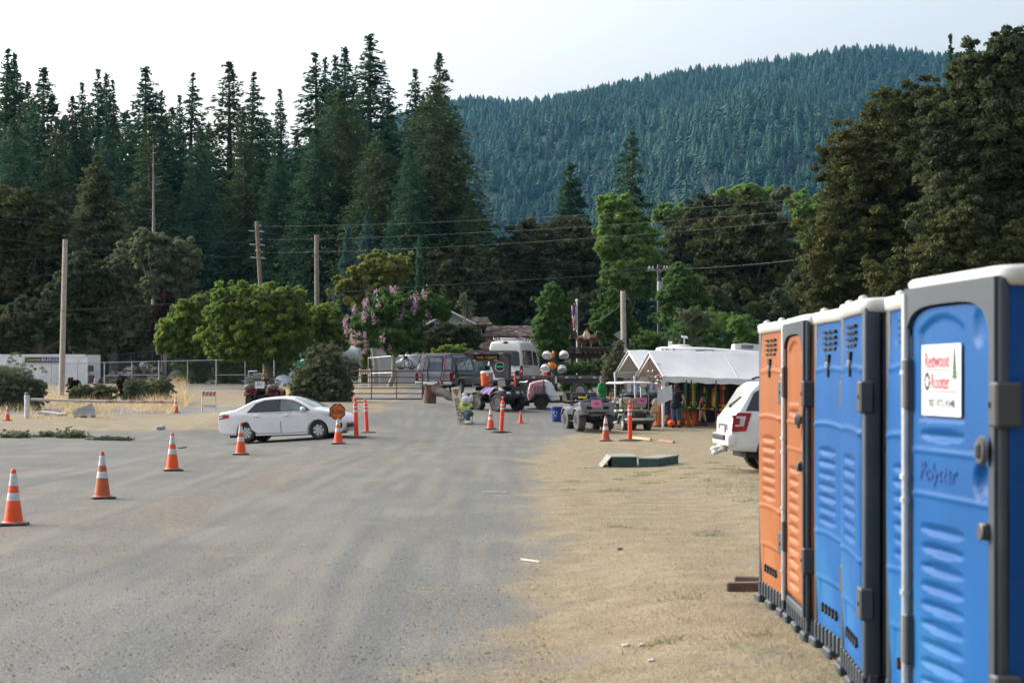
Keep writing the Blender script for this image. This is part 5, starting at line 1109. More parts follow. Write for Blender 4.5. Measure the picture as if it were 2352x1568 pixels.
# white post with the rusty pipe barrier
RUST = mat('rusty white pipe', (.48, .45, .42, 1), .7, var=.15, scale=3, dirt=(.20, .085, .045, 1), dscale=2.2)
g = G(62, 960); s = mpp(g.y); t = thing('barrier_post', 'thick white post of the pipe barrier beside the weeds', 'post', g); b = MB(); b.cyl((0, 0, -.1), (0, 0, 53 * s), 6 * s, n=14); b.build('post', WHP, t); b = MB(); b.blob((0, 0, 55 * s), (.10, .10, .08), 2, .3); b.build('green_cap', mat('teal tie', (.05, .16, .14, 1), .7), t)
a, e = P(70, 917, g.y), P(394, 923, g.y + 4); b = MB(); b.tube([a, a.lerp(e, .5) + Vector((0, 0, -.03)), e], [.06, .06, .05], 8); o = b.build('pipe_barrier', RUST); tag(o, 'long rusty white pipe reaching across the weeds from the white post', 'barrier')
CONC = mat('weathered concrete', (.30, .31, .32, 1), .9, var=.15, scale=5, bump=.4, bscale=20)
g = G(195, 958); s = mpp(g.y); b = MB(); b.prism([(-24 * s, 0), (25 * s, 0), (22 * s, 18 * s), (14 * s, 33 * s), (4 * s, 26 * s), (-16 * s, 18 * s), (-28 * s, 8 * s)], -.15, .12); o = b.build('concrete_slab', CONC); o.location = g; o.rotation_euler = (R(-22), 0, R(10)); tag(o, 'tilted grey concrete slab standing among the weeds', 'slab')
g = G(120, 955); s = mpp(g.y); b = MB(); b.box(-28 * s, 28 * s, -.35, .35, 0, .14, 0, .02); o = b.build('concrete_slab', CONC); o.location = (g.x, g.y, g.z + .02); o.rotation_euler = (0, R(7), R(-16)); tag(o, 'flat concrete slab lying on the straw by the white post', 'slab')
# pipe gate
BRN = mat('brown gate pipe', (.085, .042, .035, 1), .6, var=.25, scale=6, dirt=(.14, .075, .05, 1))
Yg = G(905, 917).y; s = mpp(Yg); t = thing('pipe_gate', 'brown six-bar pipe gate closed across the drive', 'gate', GY(885, Yg), 0); z0 = gzf(t.location.x, Yg)
gx = lambda d: (d - CX) * s - t.location.x; gzz = lambda y: CZ - (y - HZ) * s - t.location.z
b = MB(); b.tube([(gx(792), 0, gzz(852)), (gx(958), 0, gzz(852)), (gx(966), 0, gzz(855)), (gx(970), 0, gzz(862)), (gx(970), 0, gzz(916))], .032, 6); b.build('gate_frame', BRN, t)
for y in (866, 879, 891.5, 903.5, 915.5): b = MB(); b.tube([(gx(792), 0, gzz(y)), (gx(970), 0, gzz(y))], .026 if y < 915 else .032, 6); b.build('rail', BRN, t)
for x in (796, 853, 911): b = MB(); b.tube([(gx(x), -.01, gzz(851)), (gx(x), -.01, gzz(917))], .026, 6); b.build('upright', BRN, t)
# barrel, leaning log, ground logs
RB = mat('rusty drum steel', (.095, .045, .032, 1), .8, var=.35, scale=5, bump=.3, bscale=15, dirt=(.17, .08, .05, 1)); LOGM = mat('old log bark', (.024, .020, .016, 1), .95, var=.5, scale=7, bump=1., bscale=9, dirt=(.05, .045, .04, 1)); LOGE = mat('sawn log end', (.28, .22, .15, 1), .9, var=.2, scale=12)
g = G(988, 926); s = mpp(g.y); r_ = 14 * s; h = 42 * s
t = thing('steel_drum', 'rusty crumpled steel drum at the end of the pipe gate', 'barrel', g); b = MB(); b.lathe([(r_, 0), (r_, h * .34), (r_ * 1.05, h * .36), (r_, h * .38), (r_, h * .60)], 20, 0); b.build('drum', RB, t)
b = MB(); b.grid(lambda u, v: (r_ * (1 + .22 * math.sin(u * 19 + v * 3) * v - .12 * v) * math.cos(u * 6.283), r_ * (1 + .22 * math.sin(u * 13 + 1) * v - .1 * v) * math.sin(u * 6.283), h * (.60 + .34 * v * (1 + .25 * math.sin(u * 12)))), 26, 5); b.build('torn_rim', RB, t)
def log(label, a, e, r0, r1, seed, name='log'):
    rg = random.Random(seed); b = MB(); n = 9; pts = [Vector(a).lerp(Vector(e), k / (n - 1)) + Vector((0, rg.uniform(-.03, .03), rg.uniform(-.03, .03))) for k in range(n)]
    b.tube(pts, [r0 + (r1 - r0) * k / (n - 1) + rg.uniform(-.06, .06) * r0 for k in range(n)], 12); t = tag(b.build(name, LOGM), label, 'log'); return t
log('split old log propped against the rusty drum', P(1001, 893, 71.5), P(1062, 924, 69.5), .22, .09, 1)
a = P(1240, 915, 74); log('long log on the ground behind the pink light tower', P(1165, 917, 74), P(1300, 915, 74), .12, .13, 2); log('thick grey log behind the man in the green shirt', P(1296, 913, 73), P(1368, 913, 73.4), .24, .25, 3); log('short log end behind the quad bike with the cooler', P(1172, 920, 72.5), P(1195, 921, 71.5), .17, .18, 4); log('log stub behind the dummy', P(1048, 927, 70), P(1092, 928, 70), .15, .17, 5)
# chain link fences
CHL = bpy.data.materials.new('chain link'); CHL.use_nodes = True
n = CHL.node_tree.nodes; l = CHL.node_tree.links; n.remove(n['Principled BSDF'])
tc = n.new('ShaderNodeTexCoord'); sums = []
for a in (45, -45):
    mp = n.new('ShaderNodeMapping'); mp.inputs['Rotation'].default_value = (0, R(a), 0); l.new(tc.outputs['Object'], mp.inputs[0]); wv = n.new('ShaderNodeTexWave'); wv.inputs['Scale'].default_value = 5.2; l.new(mp.outputs[0], wv.inputs[0])
    gt = n.new('ShaderNodeMath'); gt.operation = 'GREATER_THAN'; gt.inputs[1].default_value = .992; l.new(wv.outputs['Fac'], gt.inputs[0]); sums.append(gt.outputs[0])
mxm = n.new('ShaderNodeMath'); mxm.operation = 'MAXIMUM'; l.new(sums[0], mxm.inputs[0]); l.new(sums[1], mxm.inputs[1])
df = n.new('ShaderNodeBsdfDiffuse'); df.inputs[0].default_value = (.16, .17, .18, 1); tp = n.new('ShaderNodeBsdfTransparent'); ms = n.new('ShaderNodeMixShader')
l.new(mxm.outputs[0], ms.inputs[0]); l.new(tp.outputs[0], ms.inputs[1]); l.new(df.outputs[0], ms.inputs[2]); l.new(ms.outputs[0], n['Material Output'].inputs[0])
OLDST = mat('old dull steel', (.11, .12, .125, 1), .7, .2, var=.2)
def fence(name, label, pts, posts, h, thick=(), mid=(), STEEL=STEEL):
    """pts: (picture x, distance, picture y of the top rail)"""
    t = thing(name, label, 'fence', GY(pts[0][0], pts[0][1])); o = t.location
    W = lambda x: (float(np.interp(x, [p[0] for p in pts], [p[1] for p in pts])), float(np.interp(x, [p[0] for p in pts], [p[2] for p in pts])))
    def top(x): Y_, y = W(x); return P(x, y, Y_) - o
    def bot(x): Y_, y = W(x); return GY(x, Y_) - o
    xs_ = sorted(set([p[0] for p in pts] + list(posts)))
    b = MB(); b.tube([top(x) for x in xs_], .026, 5); b.build('top_rail', STEEL, t)
    for x in posts: b = MB(); b.tube([bot(x) - Vector((0, 0, .1)), top(x) + Vector((0, 0, .06))], .055 if x in thick else .032, 6); b.build('fence_post', STEEL, t)
    for (xa, xb, f) in mid: b = MB(); b.tube([bot(xa).lerp(top(xa), f), bot(xb).lerp(top(xb), f)], .028, 5); b.build('mid_rail', STEEL, t)
    b = MB()
    for i in range(len(xs_) - 1): b.add([bot(xs_[i]), bot(xs_[i + 1]), top(xs_[i + 1]), top(xs_[i])], [(0, 1, 2, 3)])
    b.build('wire_mesh', CHL, t); return t
fence('chain_link_fence', 'long chain link fence in front of the container, stumps and water tank', [(-25, 120, 839), (118, 121, 835), (365, 122, 829.5), (630, 122, 823.5), (798, 122, 823)], [-25, 52, 118, 178, 240, 303, 365, 431, 497, 563, 630, 715, 798], 1.5, (240, 365, 497, 630), ((240, 365, .45), (497, 630, .42)))
fence('chain_link_fence', 'chain link fence with an open gate leaf below the crape myrtle', [(846, 112, 822), (905, 110, 817), (990, 108, 815)], [846, 872, 905, 960], 1.5, (905,), ((846, 905, .45),))
fence('chain_link_fence', 'faint chain link fence at the foot of the thicket', [(250, 140, 815), (400, 140, 802), (620, 140, 798)], [250, 300, 350, 405, 460, 515, 570, 620], 1.5, STEEL=OLDST)
# utility poles
POLEM = mat('weathered pole wood', (.25, .215, .18, 1), .9, var=.25, scale=3, bump=.4, bscale=12, dirt=(.15, .125, .10, 1), dscale=2); POLEB = mat('brown pole wood', (.20, .155, .12, 1), .9, var=.25, scale=3, bump=.4, bscale=12); PALE = mat('pale pole wood', (.36, .33, .29, 1), .9, var=.15, scale=3, bump=.3, bscale=12)
INS = mat('grey porcelain', (.32, .36, .38, 1), .25, var=.1); YB = mat('yellow band', (.42, .25, .02, 1), .6)
def pole(name, label, xb, yb, xt, yt, wb, wt, m, Y=None):
    g = G(xb, yb) if Y is None else GY(xb, Y); s = mpp(g.y); tp_ = P(xt, yt, g.y) - g; t = thing(name, label, 'utility pole', g)
    b = MB(); b.tube([(0, 0, -.3), tuple(tp_ * .5), tuple(tp_)], [wb / 2 * s, (wb + wt) / 4 * s, wt / 2 * s], 12); b.build('pole', m, t); return t, g, tp_
pole('utility_pole', 'bare pale pole leaning beside the white container', 141, 908, 150, 550, 13.5, 11, PALE)
pA, gA, tA = pole('utility_pole', 'tall pole with insulators and yellow bands at its foot', 611, 893, 589.5, 508, 10.5, 9, POLEB, 124)
sA = mpp(gA.y)
at = lambda y: tA * ((gA.z + tA.z - P(0, 508, gA.y).z + tA.z * 0 + (P(0, y, gA.y).z - gA.z)) / tA.z)
for y in (520, 551.5, 581): b = MB(); q = at(y); b.cyl(q, q + Vector((.20, 0, .03)), .03, n=6); b.lathe([(.045, -.04), (.07, 0), (.045, .05), (.02, .09)], 10, M=Matrix.Translation(q + Vector((.26, 0, .03)))); b.build('insulator', INS, pA)
for y in (531, 562, 592): b = MB(); q = at(y); b.tube([q + Vector((.05, 0, 0)), q + Vector((.25, -.05, -.02)), q + Vector((.5, -.1, -.06))], [.03, .06, .03], 6); b.build('insulator', INS, pA); b = MB(); b.tube([q + Vector((-.05, 0, 0)), q + Vector((-.3, -.05, 0)), q + Vector((-.6, -.1, .02))], [.03, .055, .03], 6); b.build('insulator', INS, pA)
for y in (850, 858, 869, 575): b = MB(); q = at(y); b.cyl(q - Vector((0, 0, .05)), q + Vector((0, 0, .05)), 6.2 * sA, n=12); b.build('yellow_band', YB, pA)
g = G(598, 891); b = MB(); b.tube([P(597, 888, gA.y - 1), P(620, 800, gA.y + 1)], .05, 6); tag(b.build('guy_wire_guard', YB), 'slanting yellow guy wire guard in front of the water tank', 'guy wire')
pole('utility_pole', 'plain grey wooden pole in front of the yellow-green trees', 729, 884, 727, 540, 12, 10, POLEM)
pB, gB, tB = pole('signal_post', 'thick weathered wooden post with small signs beside the tents', 1434, 815, 1431, 668, 14, 12, PALE, 93)
sB = mpp(93)
b = MB(); b.add([P(1409, 768, 92.5) - gB, P(1426, 758, 92.5) - gB, P(1426, 782, 92.5) - gB], [(0, 1, 2)]); b.add([P(1409, 768, 92.55) - gB, P(1426, 782, 92.55) - gB, P(1426, 758, 92.55) - gB], [(0, 1, 2)]); b.build('triangle_plate', mat('grey plate', (.22, .24, .26, 1), .5), pB)
for x0, x1, y0, y1, dd in ((1412, 1426, 796, 817, .5), (1431, 1442, 800, 812, .4)): b = MB(); p0 = P(x0, y1, 93 - dd) - gB; p1 = P(x1, y0, 93 - dd) - gB; b.box(p0.x, p1.x, p0.y, p0.y + .06, p0.z, p1.z, 0, .01); b.build('notice_box', WHP, pB)
pC, gC, tC = pole('utility_pole', 'slim transformer pole with a crossarm among the dense green trees', 1513, 800, 1512, 607, 7, 6, mat('dark pole wood', (.12, .115, .11, 1), .9, var=.2), 128)
sC = mpp(128); b = MB(); q = P(1512, 620, 127.8) - gC; b.rbox(q, (48 * sC, .12, .14), Matrix.Identity(3)); b.build('crossarm', POLEM, pC)
for dx in (-20, -12, 14, 20): b = MB(); b.lathe([(.05, 0), (.08, .08), (.05, .16), (.02, .22)], 8, M=Matrix.Translation(q + Vector((dx * sC, 0, .07)))); b.build('insulator', INS, pC)
b = MB(); b.cyl(P(1516, 668, 127.6) - gC, P(1516, 646, 127.6) - gC, .22, n=12); b.build('transformer', mat('transformer grey', (.28, .31, .33, 1), .5), pC)
# wires: picture points with distances
WIRE = mat('wire', (.08, .085, .09, 1), .6); k = 0
def wire(label, pts, sag=.0, r=.011):
    a = [P(*p) for p in pts]; q = []
    for i in range(len(a) - 1):
        L = (a[i + 1] - a[i]).length
        for j in range(16): u = j / 16; q.append(a[i].lerp(a[i + 1], u) - Vector((0, 0, sag * L * 4 * u * (1 - u))))
    q.append(a[-1]); b = MB(); b.tube(q, r, 4); return tag(b.build('power_line', WIRE), label, 'wire', 'overhead wires')
yA = gA.y
wire('topmost wire running out of the picture past the leaning pole to the insulator pole', [(-15, 492, 92), (585, 530, yA)], .006); wire('second wire from the picture edge to the insulator pole', [(-15, 502, 92), (582, 559, yA)], .006); wire('third wire from the picture edge to the insulator pole', [(-15, 546, 92), (579, 591, yA)], .006)
wire('upper wire crossing from behind the leaning pole and on to the great oak', [(-15, 578, 118), (602, 520, yA), (1100, 506, 112), (1885, 454, 95)], .004); wire('middle wire of the three crossing to the great oak', [(-15, 602, 118), (602, 551, yA), (1100, 534, 112), (1830, 484, 95)], .004); wire('lower wire of the three crossing to the great oak', [(-15, 641, 118), (602, 581, yA), (1100, 563, 112), (1845, 506, 95)], .004)
wire('sagging wire from the insulator pole to the transformer pole, upper one', [(606, 533, yA), (1498, 618, 128)], .012); wire('sagging wire from the insulator pole to the transformer pole, middle one', [(606, 563, yA), (1503, 617, 128)], .014); wire('sagging wire from the insulator pole to the transformer pole, lowest one', [(606, 593, yA), (1524, 617, 128)], .013)
wire('wire from the transformer pole towards the great oak', [(1528, 618, 128), (1835, 596, 100)], .004); wire('low cable running past the plain wooden pole', [(-15, 722, 100), (728, 672, 103), (1000, 655, 120), (1500, 622, 128)], .004, .02); wire('service wire dropping from the plain wooden pole to the house', [(580, 655, 100), (730, 694, 103), (860, 720, 130)], .003); wire('thin wire from the flagpole to the thick post', [(1340, 745, 118), (1426, 700, 95)], .01)
# container
CW = mat('white container steel', (.84, .86, .88, 1), .45, var=.05, scale=1.5, dirt=(.74, .75, .76, 1), dscale=1.2); NAVY = mat('navy sign', (.008, .018, .12, 1), .5); YEL = mat('yellow lettering', (.55, .48, .04, 1), .5)
Yc = 128; s = mpp(Yc); x0, x1 = (-60 - CX) * s, (201 - CX) * s; zb, zt = P(0, 892, Yc).z, P(0, 814.5, Yc).z
t = thing('shipping_container', 'long white shipping container with a blue phone-number banner', 'container', (x1, Yc, gzf(x1, Yc))); o3 = t.location
b = MB(); b.box(x0 - o3.x, 0, 0, 2.44, zb - o3.z, zt - o3.z, 0, .02)
for i in range(56): xx_ = -(i + .5) * .22; b.box(xx_ - .05, xx_ + .05, -.03, .02, zb - o3.z + .15, zt - o3.z - .15)
b.build('side_wall', CW, t)
b = MB(); b.box(-.10, .02, -.05, .06, zb - o3.z, zt - o3.z + .02); b.box(x0 - o3.x, .02, -.05, .06, zt - o3.z - .10, zt - o3.z + .03); b.build('corner_frame', CW, t)
b = MB(); b.add([(.02, -.03, zb - o3.z), (.52, 1.8, zb - o3.z), (.52, 1.8, zt - o3.z), (.02, -.03, zt - o3.z)], [(0, 1, 2, 3)]); b.add([(.02, -.03, zt - o3.z), (.52, 1.8, zt - o3.z), (-3, 1.8, zt - o3.z), (-3, -.03, zt - o3.z)], [(0, 1, 2, 3)]); b.build('end_wall', CW, t)
b = MB(); q = P(207, 850, Yc - .2) - o3; b.box(q.x - .14, q.x + .14, q.y - .02, q.y + .5, q.z - .1, q.z + .35); b.box(q.x - .05, q.x + .2, q.y - .02, q.y + .5, q.z - 1.1, q.z - .35); b.build('cooling_unit', mat('dark machinery', (.05, .06, .07, 1), .6, var=.4, scale=9), t)
q0, q1 = P(57, 832, Yc - .1) - o3, P(136, 820.5, Yc - .1) - o3; b = MB(); b.box(q0.x, q1.x, -.12, -.05, q0.z, q1.z); o = b.build('phone_banner', NAVY, t); w_ = q1.x - q0.x; zc = (q0.z + q1.z) / 2
text('Conexwest', w_ * .44, .24, YEL, o, Matrix.Translation((q0.x + w_ * .245, -.13, zc + .03)) @ XZ, bold=.02); text('855.878.5233', w_ * .50, .23, WHITE, o, Matrix.Translation((q0.x + w_ * .735, -.13, zc + .01)) @ XZ, bold=.02)
# water tank
TNK = mat('dark tank plastic', (.05, .066, .088, 1), .55, var=.12, scale=1.5, dirt=(.05, .058, .066, 1))
Yt = 131; s = mpp(Yt); g = GY(522, Yt); t = thing('water_tank', 'dark grey round water tank with a domed lid behind the fence', 'water tank', (g.x, Yt, gzf(g.x, Yt))); r_ = 35 * s; zt = P(0, 836, Yt).z - t.location.z; zk = P(0, 825, Yt).z - t.location.z; zl = P(0, 820, Yt).z - t.location.z
b = MB(); b.lathe([(r_ * .93, -.3), (r_ * .96, zt * .4), (r_, zt), (r_ * .9, zt + (zk - zt) * .35), (r_ * .5, zt + (zk - zt) * .85), (.001, zk)], 40); b.build('tank_body', TNK, t); b = MB(); b.lathe([(.36, zk - .1), (.36, zl - .03), (.30, zl), (.001, zl)], 20); b.build('tank_lid', GREYL, t)
# stump pile, dirt mounds, pump, tarp, standpipe
STMP = mat('grey weathered stump', (.15, .14, .135, 1), .95, var=.5, scale=5, bump=1., bscale=7); DIRT = mat('brown soil', (.22, .165, .105, 1), .95, var=.25, scale=2, bump=.5, bscale=6); DIRTD = mat('dark soil', (.10, .078, .058, 1), .95, var=.35, scale=3, bump=.7, bscale=6)
for i, (dx, yb, rx, ry, a, lb) in enumerate([(283, 862, 27, 11, 12, 'uprooted grey stump lying across the heap, the longest one'), (345, 858, 22, 13, -10, 'big gnarled root ball at the top of the stump heap'), (300, 874, 38, 9, 0, 'low jumble of roots at the bottom of the stump heap'), (255, 872, 18, 9, 8, 'weathered stump end nearest the container'), (440, 866, 12, 7, 25, 'small grey stump at the foot of the dark soil mound'), (372, 874, 22, 8, 0, 'broken wood at the far side of the stump heap')]):
    Y_ = 129; s = mpp(Y_); p = P(dx, yb, Y_); b = MB(); b.blob((0, 0, 0), (rx * s, rx * s * .6, ry * s), 4, .75, seed=i + 3)
    for k_ in range(7): d = Vector((random.uniform(-1, 1), random.uniform(-1, .2), random.uniform(-.3, .9))); b.tube([(0, 0, 0), (d.x * rx * s * .8, d.y * .5, d.z * ry * s * .8), (d.x * rx * s * 1.2, d.y * .7, d.z * ry * s * 1.3)], [.16, .10, .03], 5)
    o = b.build('tree_stump', STMP)
    for v in o.data.vertices: v.co += Vector((random.gauss(0, .05), random.gauss(0, .05), random.gauss(0, .07)))
    o.data.polygons.foreach_set('use_smooth', [False] * len(o.data.polygons)); o.location = (p.x, p.y, p.z); o.rotation_euler = (0, R(-a), 0); tag(o, lb, 'stump', 'stump heap behind the fence')
for i, (dx, yb, rx, ry, m_, lb, nm) in enumerate([(450, 880, 60, 28, DIRT, 'bare brown bank between stumps and water tank', 'soil_mound'), (405, 878, 24, 28, DIRTD, 'dark soil mound beside the stump heap', 'soil_mound'), (640, 880, 80, 28, DIRT, 'bare brown bank behind the banded pole', 'soil_mound')]):
    Y_ = 137; s = mpp(Y_); p = P(dx, yb, Y_); b = MB(); b.blob((0, 0, 0), (rx * s, 2.2, ry * s), 4, .12, seed=i + 30); o = b.build(nm, m_); o.location = p; tag(o, lb, 'mound')
TARP = mat('pale blue tarp', (.38, .45, .53, 1), .5, var=.1, scale=4); Y_ = 117; s = mpp(Y_); p = P(657, 877, Y_); b = MB(); b.blob((0, 0, -.1), (21 * s, .7, 19 * s), 4, .30, seed=11); b.blob((.35, 0, .25), (9 * s, .5, 14 * s), 4, .3, seed=12); o = b.build('tarpaulin', TARP); o.location = p; tag(o, 'pale blue tarpaulin draped over a heap by the green truck', 'tarp')
Y_ = 125; t = thing('pump_set', 'grey pump machinery behind the banded pole', 'pump', GY(600, Y_)); p = P(588, 872, Y_) - t.location; b = MB(); b.box(p.x - .65, p.x + .75, -.4, .4, p.z - .35, p.z + .25, 0, .08, seg=2); b.cyl((p.x - .2, 0, p.z + .2), (p.x + .5, 0, p.z + .2), .3, n=12); b.build('motor', GREYL, t)
b = MB(); b.tube([(p.x - .5, -.1, p.z + .2), (p.x - .5, -.1, p.z + .6), (p.x + .1, -.1, p.z + .6)], .06, 6); b.build('pipe', STEEL, t)
Y_ = 130; t = thing('pipe_stand', 'tall galvanised pipe stand behind the banded pole', 'pipework', GY(595, Y_)); q = lambda x, y: P(x, y, Y_) - t.location; b = MB(); b.tube([q(566, 878), q(566, 817), q(613, 817), q(613, 870)], .08, 6); b.build('frame', STEEL, t); b = MB(); b.cyl(q(601, 833), q(616, 833), .14, n=8); b.build('valve', WHP, t)
# blue bin
BIN = mat('blue bin plastic', (.010, .045, .24, 1), .45, var=.08, scale=4); g = G(1278, 968); s = mpp(g.y); t = thing('recycling_bin', 'blue round bin with a white recycling mark standing on the gravel', 'bin', g); h = 34 * s
b = MB(); b.lathe([(10.3 * s, 0), (10.6 * s, .02), (12.6 * s, h * .9)], 24); b.build('bin_body', BIN, t); b = MB(); b.lathe([(12.7 * s, h * .83), (14.2 * s, h * .84), (14.4 * s, h * .97), (13.6 * s, h), (12.4 * s, h * .97), (11.5 * s, h * .5), (.001, h * .5)], 24); b.build('bin_rim', BIN, t)
b = MB()
for k_ in range(3):
    a = R(90 + 120 * k_); c_ = Vector((-.05, -12.2 * s, h * .56)); rr = .075; p0, p1 = [c_ + Vector((math.cos(a + q) * rr, 0, math.sin(a + q) * rr)) for q in (.25, 1.75)]; b.tube([p0, (p0 + p1) / 2 + (p0 + p1 - 2 * c_) * .12, p1], .014, 4)
b.build('recycling_mark', WHITE, t); text('U.S.B', .10, .07, WHITE, t, Matrix.Translation((-.05, -11.9 * s, h * .36)) @ XZ)
# low green platforms
GP = mat('dark green plywood', (.020, .060, .055, 1), .75, var=.25, scale=6, dirt=(.05, .08, .075, 1)); PT = mat('worn grey deck top', (.21, .215, .19, 1), .85, var=.12, scale=4, dirt=(.16, .165, .14, 1))
g = G(1450, 1070); Y0 = g.y
def platform(label, x0, x1, Yn, Yf, h, rz):
    t = thing('low_platform', label, 'platform', G((x0 + x1) / 2, HZ + (CZ - gzf((x0 + x1) / 2 * 0 + 2.5, Yn)) / Yn * F), R(rz)); L = (x1 - x0) * mpp(Yn); b = MB(); b.box(-L / 2, L / 2, 0, Yf - Yn, -.02, h - .03); b.build('skirt', GP, t); b = MB(); b.box(-L / 2 - .02, L / 2 + .02, -.02, Yf - Yn + .02, h - .028, h); b.build('deck', PT, t); return t
t1 = platform('smaller green-sided platform with its end ramp, on the dead grass', 1405, 1463, 39.6, 41.0, .25, 1); t2 = platform('longer low green-sided platform skewed beside the smaller one', 1465, 1511, 39.6, 41.4, .21, -20)
t1.location = (P(1434, 0, 39.9).x, 39.9, gzf(P(1434, 0, 39.9).x, 39.9)); t2.location = (P(1489, 0, 39.75).x, 39.75, gzf(P(1489, 0, 39.75).x, 39.75))
b = MB(); L = 29 * mpp(39.9); b.prism([(-L - .22, 0), (-L - .19, .02), (-L - .02, .24), (-L - .02, .20)], .02, 1.4); b.build('ramp', PT, t1)
# sticks, litter
TIM = mat('new lumber', (.50, .36, .21, 1), .8, var=.15, scale=8); PKT = mat('faded red lumber', (.32, .16, .14, 1), .85, var=.2, scale=8)
for (xa, ya, xb, yb, r_, m_, lb) in ((1452, 1007, 1496, 1013, .045, TIM, 'short pale board lying at the foot of the orange post'), (1514, 1014, 1548, 1018, .04, PKT, 'faded red stick lying on the dead grass'), (1108, 1131, 1167, 1133, .014, mat('bleached stick', (.52, .50, .46, 1), .9), 'thin bleached stick lying on the gravel edge'), (1197, 1288, 1240, 1293, .012, mat('bleached stick', (.52, .50, .46, 1), .9), 'flat pale stick lying nearer on the gravel edge'), (410, 1030, 428, 1028, .02, WOODD, 'dark stick on the gravel beside the middle cone')):
    a, e = G(xa, ya), G(xb, yb); d = e - a; b = MB(); b.rbox(((a + e) / 2 + Vector((0, 0, r_))), (d.length, r_ * 2, r_ * 1.6), Matrix.Rotation(math.atan2(d.y, d.x), 3, 'Z'), 0, .003); tag(b.build('wooden_stick', m_), lb, 'stick')
for (x, y, r_, m_, lb) in ((1438, 1485, .03, WHITE, 'scrap of white paper on the near dead grass, the larger of three'), (1475, 1483, .022, WHITE, 'scrap of white paper between the other two'), (1497, 1523, .022, WHITE, 'scrap of white paper nearest the camera')):
    g = G(x, y); b = MB(); b.blob((0, 0, .008), (r_, r_ * .7, .012), 2, .5, seed=int(x)); o = b.build('paper_scrap', m_); o.location = g; tag(o, lb, 'litter')
for (x, y, r_, lb) in ((1424, 1263, .035, 'single dark stone on the dead grass'), (370, 987, .16, 'pale boulder beside the weed strip')):
    g = G(x, y); b = MB(); b.blob((0, 0, r_ * .4), (r_, r_ * .8, r_ * .6), 3, .15, seed=int(x)); o = b.build('stone', CONC if x < 500 else mat('dark stone', (.13, .13, .12, 1), .9)); o.location = g; tag(o, lb, 'stone')
# ================================================================ TRAILER, LIGHT TOWER, QUADS, CART, TENTS
I3 = Matrix.Identity(3)
TRG = mat('trailer grey', (.085, .088, .09, 1), .55, var=.15, scale=3, dirt=(.13, .125, .115, 1)); DECK = mat('worn deck planks', (.36, .34, .30, 1), .9, var=.2, scale=5, dirt=(.22, .20, .17, 1), dscale=6)
# gooseneck flatbed
Yt = 83.; s = mpp(Yt); zg = gzf(3, Yt)
t = thing('flatbed_trailer', 'grey gooseneck flatbed trailer with reflectors, parked across the drive', 'trailer', (P(1166, 0, Yt).x, Yt, zg)); O = t.location
q = lambda x, y, d=0.: P(x, y, Yt) - O + Vector((0, d, 0)); X = lambda x: q(x, 870).x; Zz = lambda y: q(1176, y).z
b = MB(); b.box(X(1174), X(1377), .0, 2.5, Zz(866), Zz(862.5)); b.build('deck', DECK, t)
b = MB(); b.box(X(1172), X(1377), -.06, .02, Zz(869.5), Zz(862)); b.box(X(1176), X(1377), .3, .6, Zz(879), Zz(869)); b.box(X(1176), X(1377), 1.8, 2.1, Zz(879), Zz(869)); b.build('deck_frame', TRG, t)
b = MB(); b.box(X(1168), X(1210), .2, .9, Zz(905), Zz(869)); b.box(X(1168), X(1240), .1, .2, Zz(890), Zz(869)); b.build('front_bulkhead', TRG, t)
for x, m_ in ((1186, 'w'), (1193, 'r'), (1222, 'w'), (1230, 'r'), (1258, 'r'), (1290, 'r'), (1298, 'w'), (1322, 'r'), (1329, 'w'), (1352, 'r'), (1362, 'w')):
    b = MB(); b.box(X(x), X(x + 7), -.075, -.055, Zz(868), Zz(864.8)); b.build('reflector', REFL if m_ == 'w' else REDL, t)
for x in (1332,): wheel(t, X(x), .15, 18.5 * s, .34, -1, 5, RUBD, mat('dusty steel rim', (.30, .29, .27, 1), .6, .3, var=.2, scale=8), .60, 'steel')
wheel(t, X(1332), 2.3, 18.5 * s, .34, 1, 5, RUBD, ALLOY, .60, 'steel')
b = MB(); b.box(X(1158), X(1172), -.02, .22, Zz(886), Zz(813)); b.box(X(1170), X(1174), -.02, 2.4, Zz(880), Zz(818)); b.build('neck_column', TRG, t)
b = MB(); b.prism([(X(1122), Zz(822)), (X(1160), Zz(822)), (X(1160), Zz(868)), (X(1138), Zz(868))], .03, .10); gs = b.build('gusset_plate', TRG, t)
b = MB(); b.box(X(1064), X(1180), -.3, 2.3, Zz(813.5), Zz(809.5)); b.prism([(X(1064), Zz(809)), (X(1184), Zz(809)), (X(1190), Zz(805)), (X(1078), Zz(804))], .0, .01); pl = b.build('neck_platform', TRG, t)
b = MB(); b.add([(X(1064), -.30, Zz(809)), (X(1182), -.30, Zz(809)), (X(1184), 2.3, Zz(806.5)), (X(1070), 2.3, Zz(806.5))], [(0, 1, 2, 3)]); b.build('platform_top', DECK, t)
for x, m_ in ((1068, 'r'), (1090, 'w'), (1103, 'r'), (1146, 'w'), (1158, 'r')): b = MB(); b.box(X(x), X(x + 8), -.32, -.295, Zz(812.8), Zz(810)); b.build('reflector', REFL if m_ == 'w' else REDL, t)
b = MB(); b.prism([(X(1048), Zz(826)), (X(1075), Zz(814)), (X(1100), Zz(814)), (X(1084), Zz(822)), (X(1048), Zz(838))], -.1, .1); b.prism([(X(1082), Zz(820)), (X(1160), Zz(820)), (X(1160), Zz(830)), (X(1082), Zz(830))], -.05, .1); b.build('neck_arm', TRG, t)
for x, m_ in ((1086, 'w'), (1097, 'r'), (1136, 'w'), (1146, 'r')): b = MB(); b.box(X(x), X(x + 7), -.07, -.045, Zz(829), Zz(826.5)); b.build('reflector', REFL if m_ == 'w' else REDL, t)
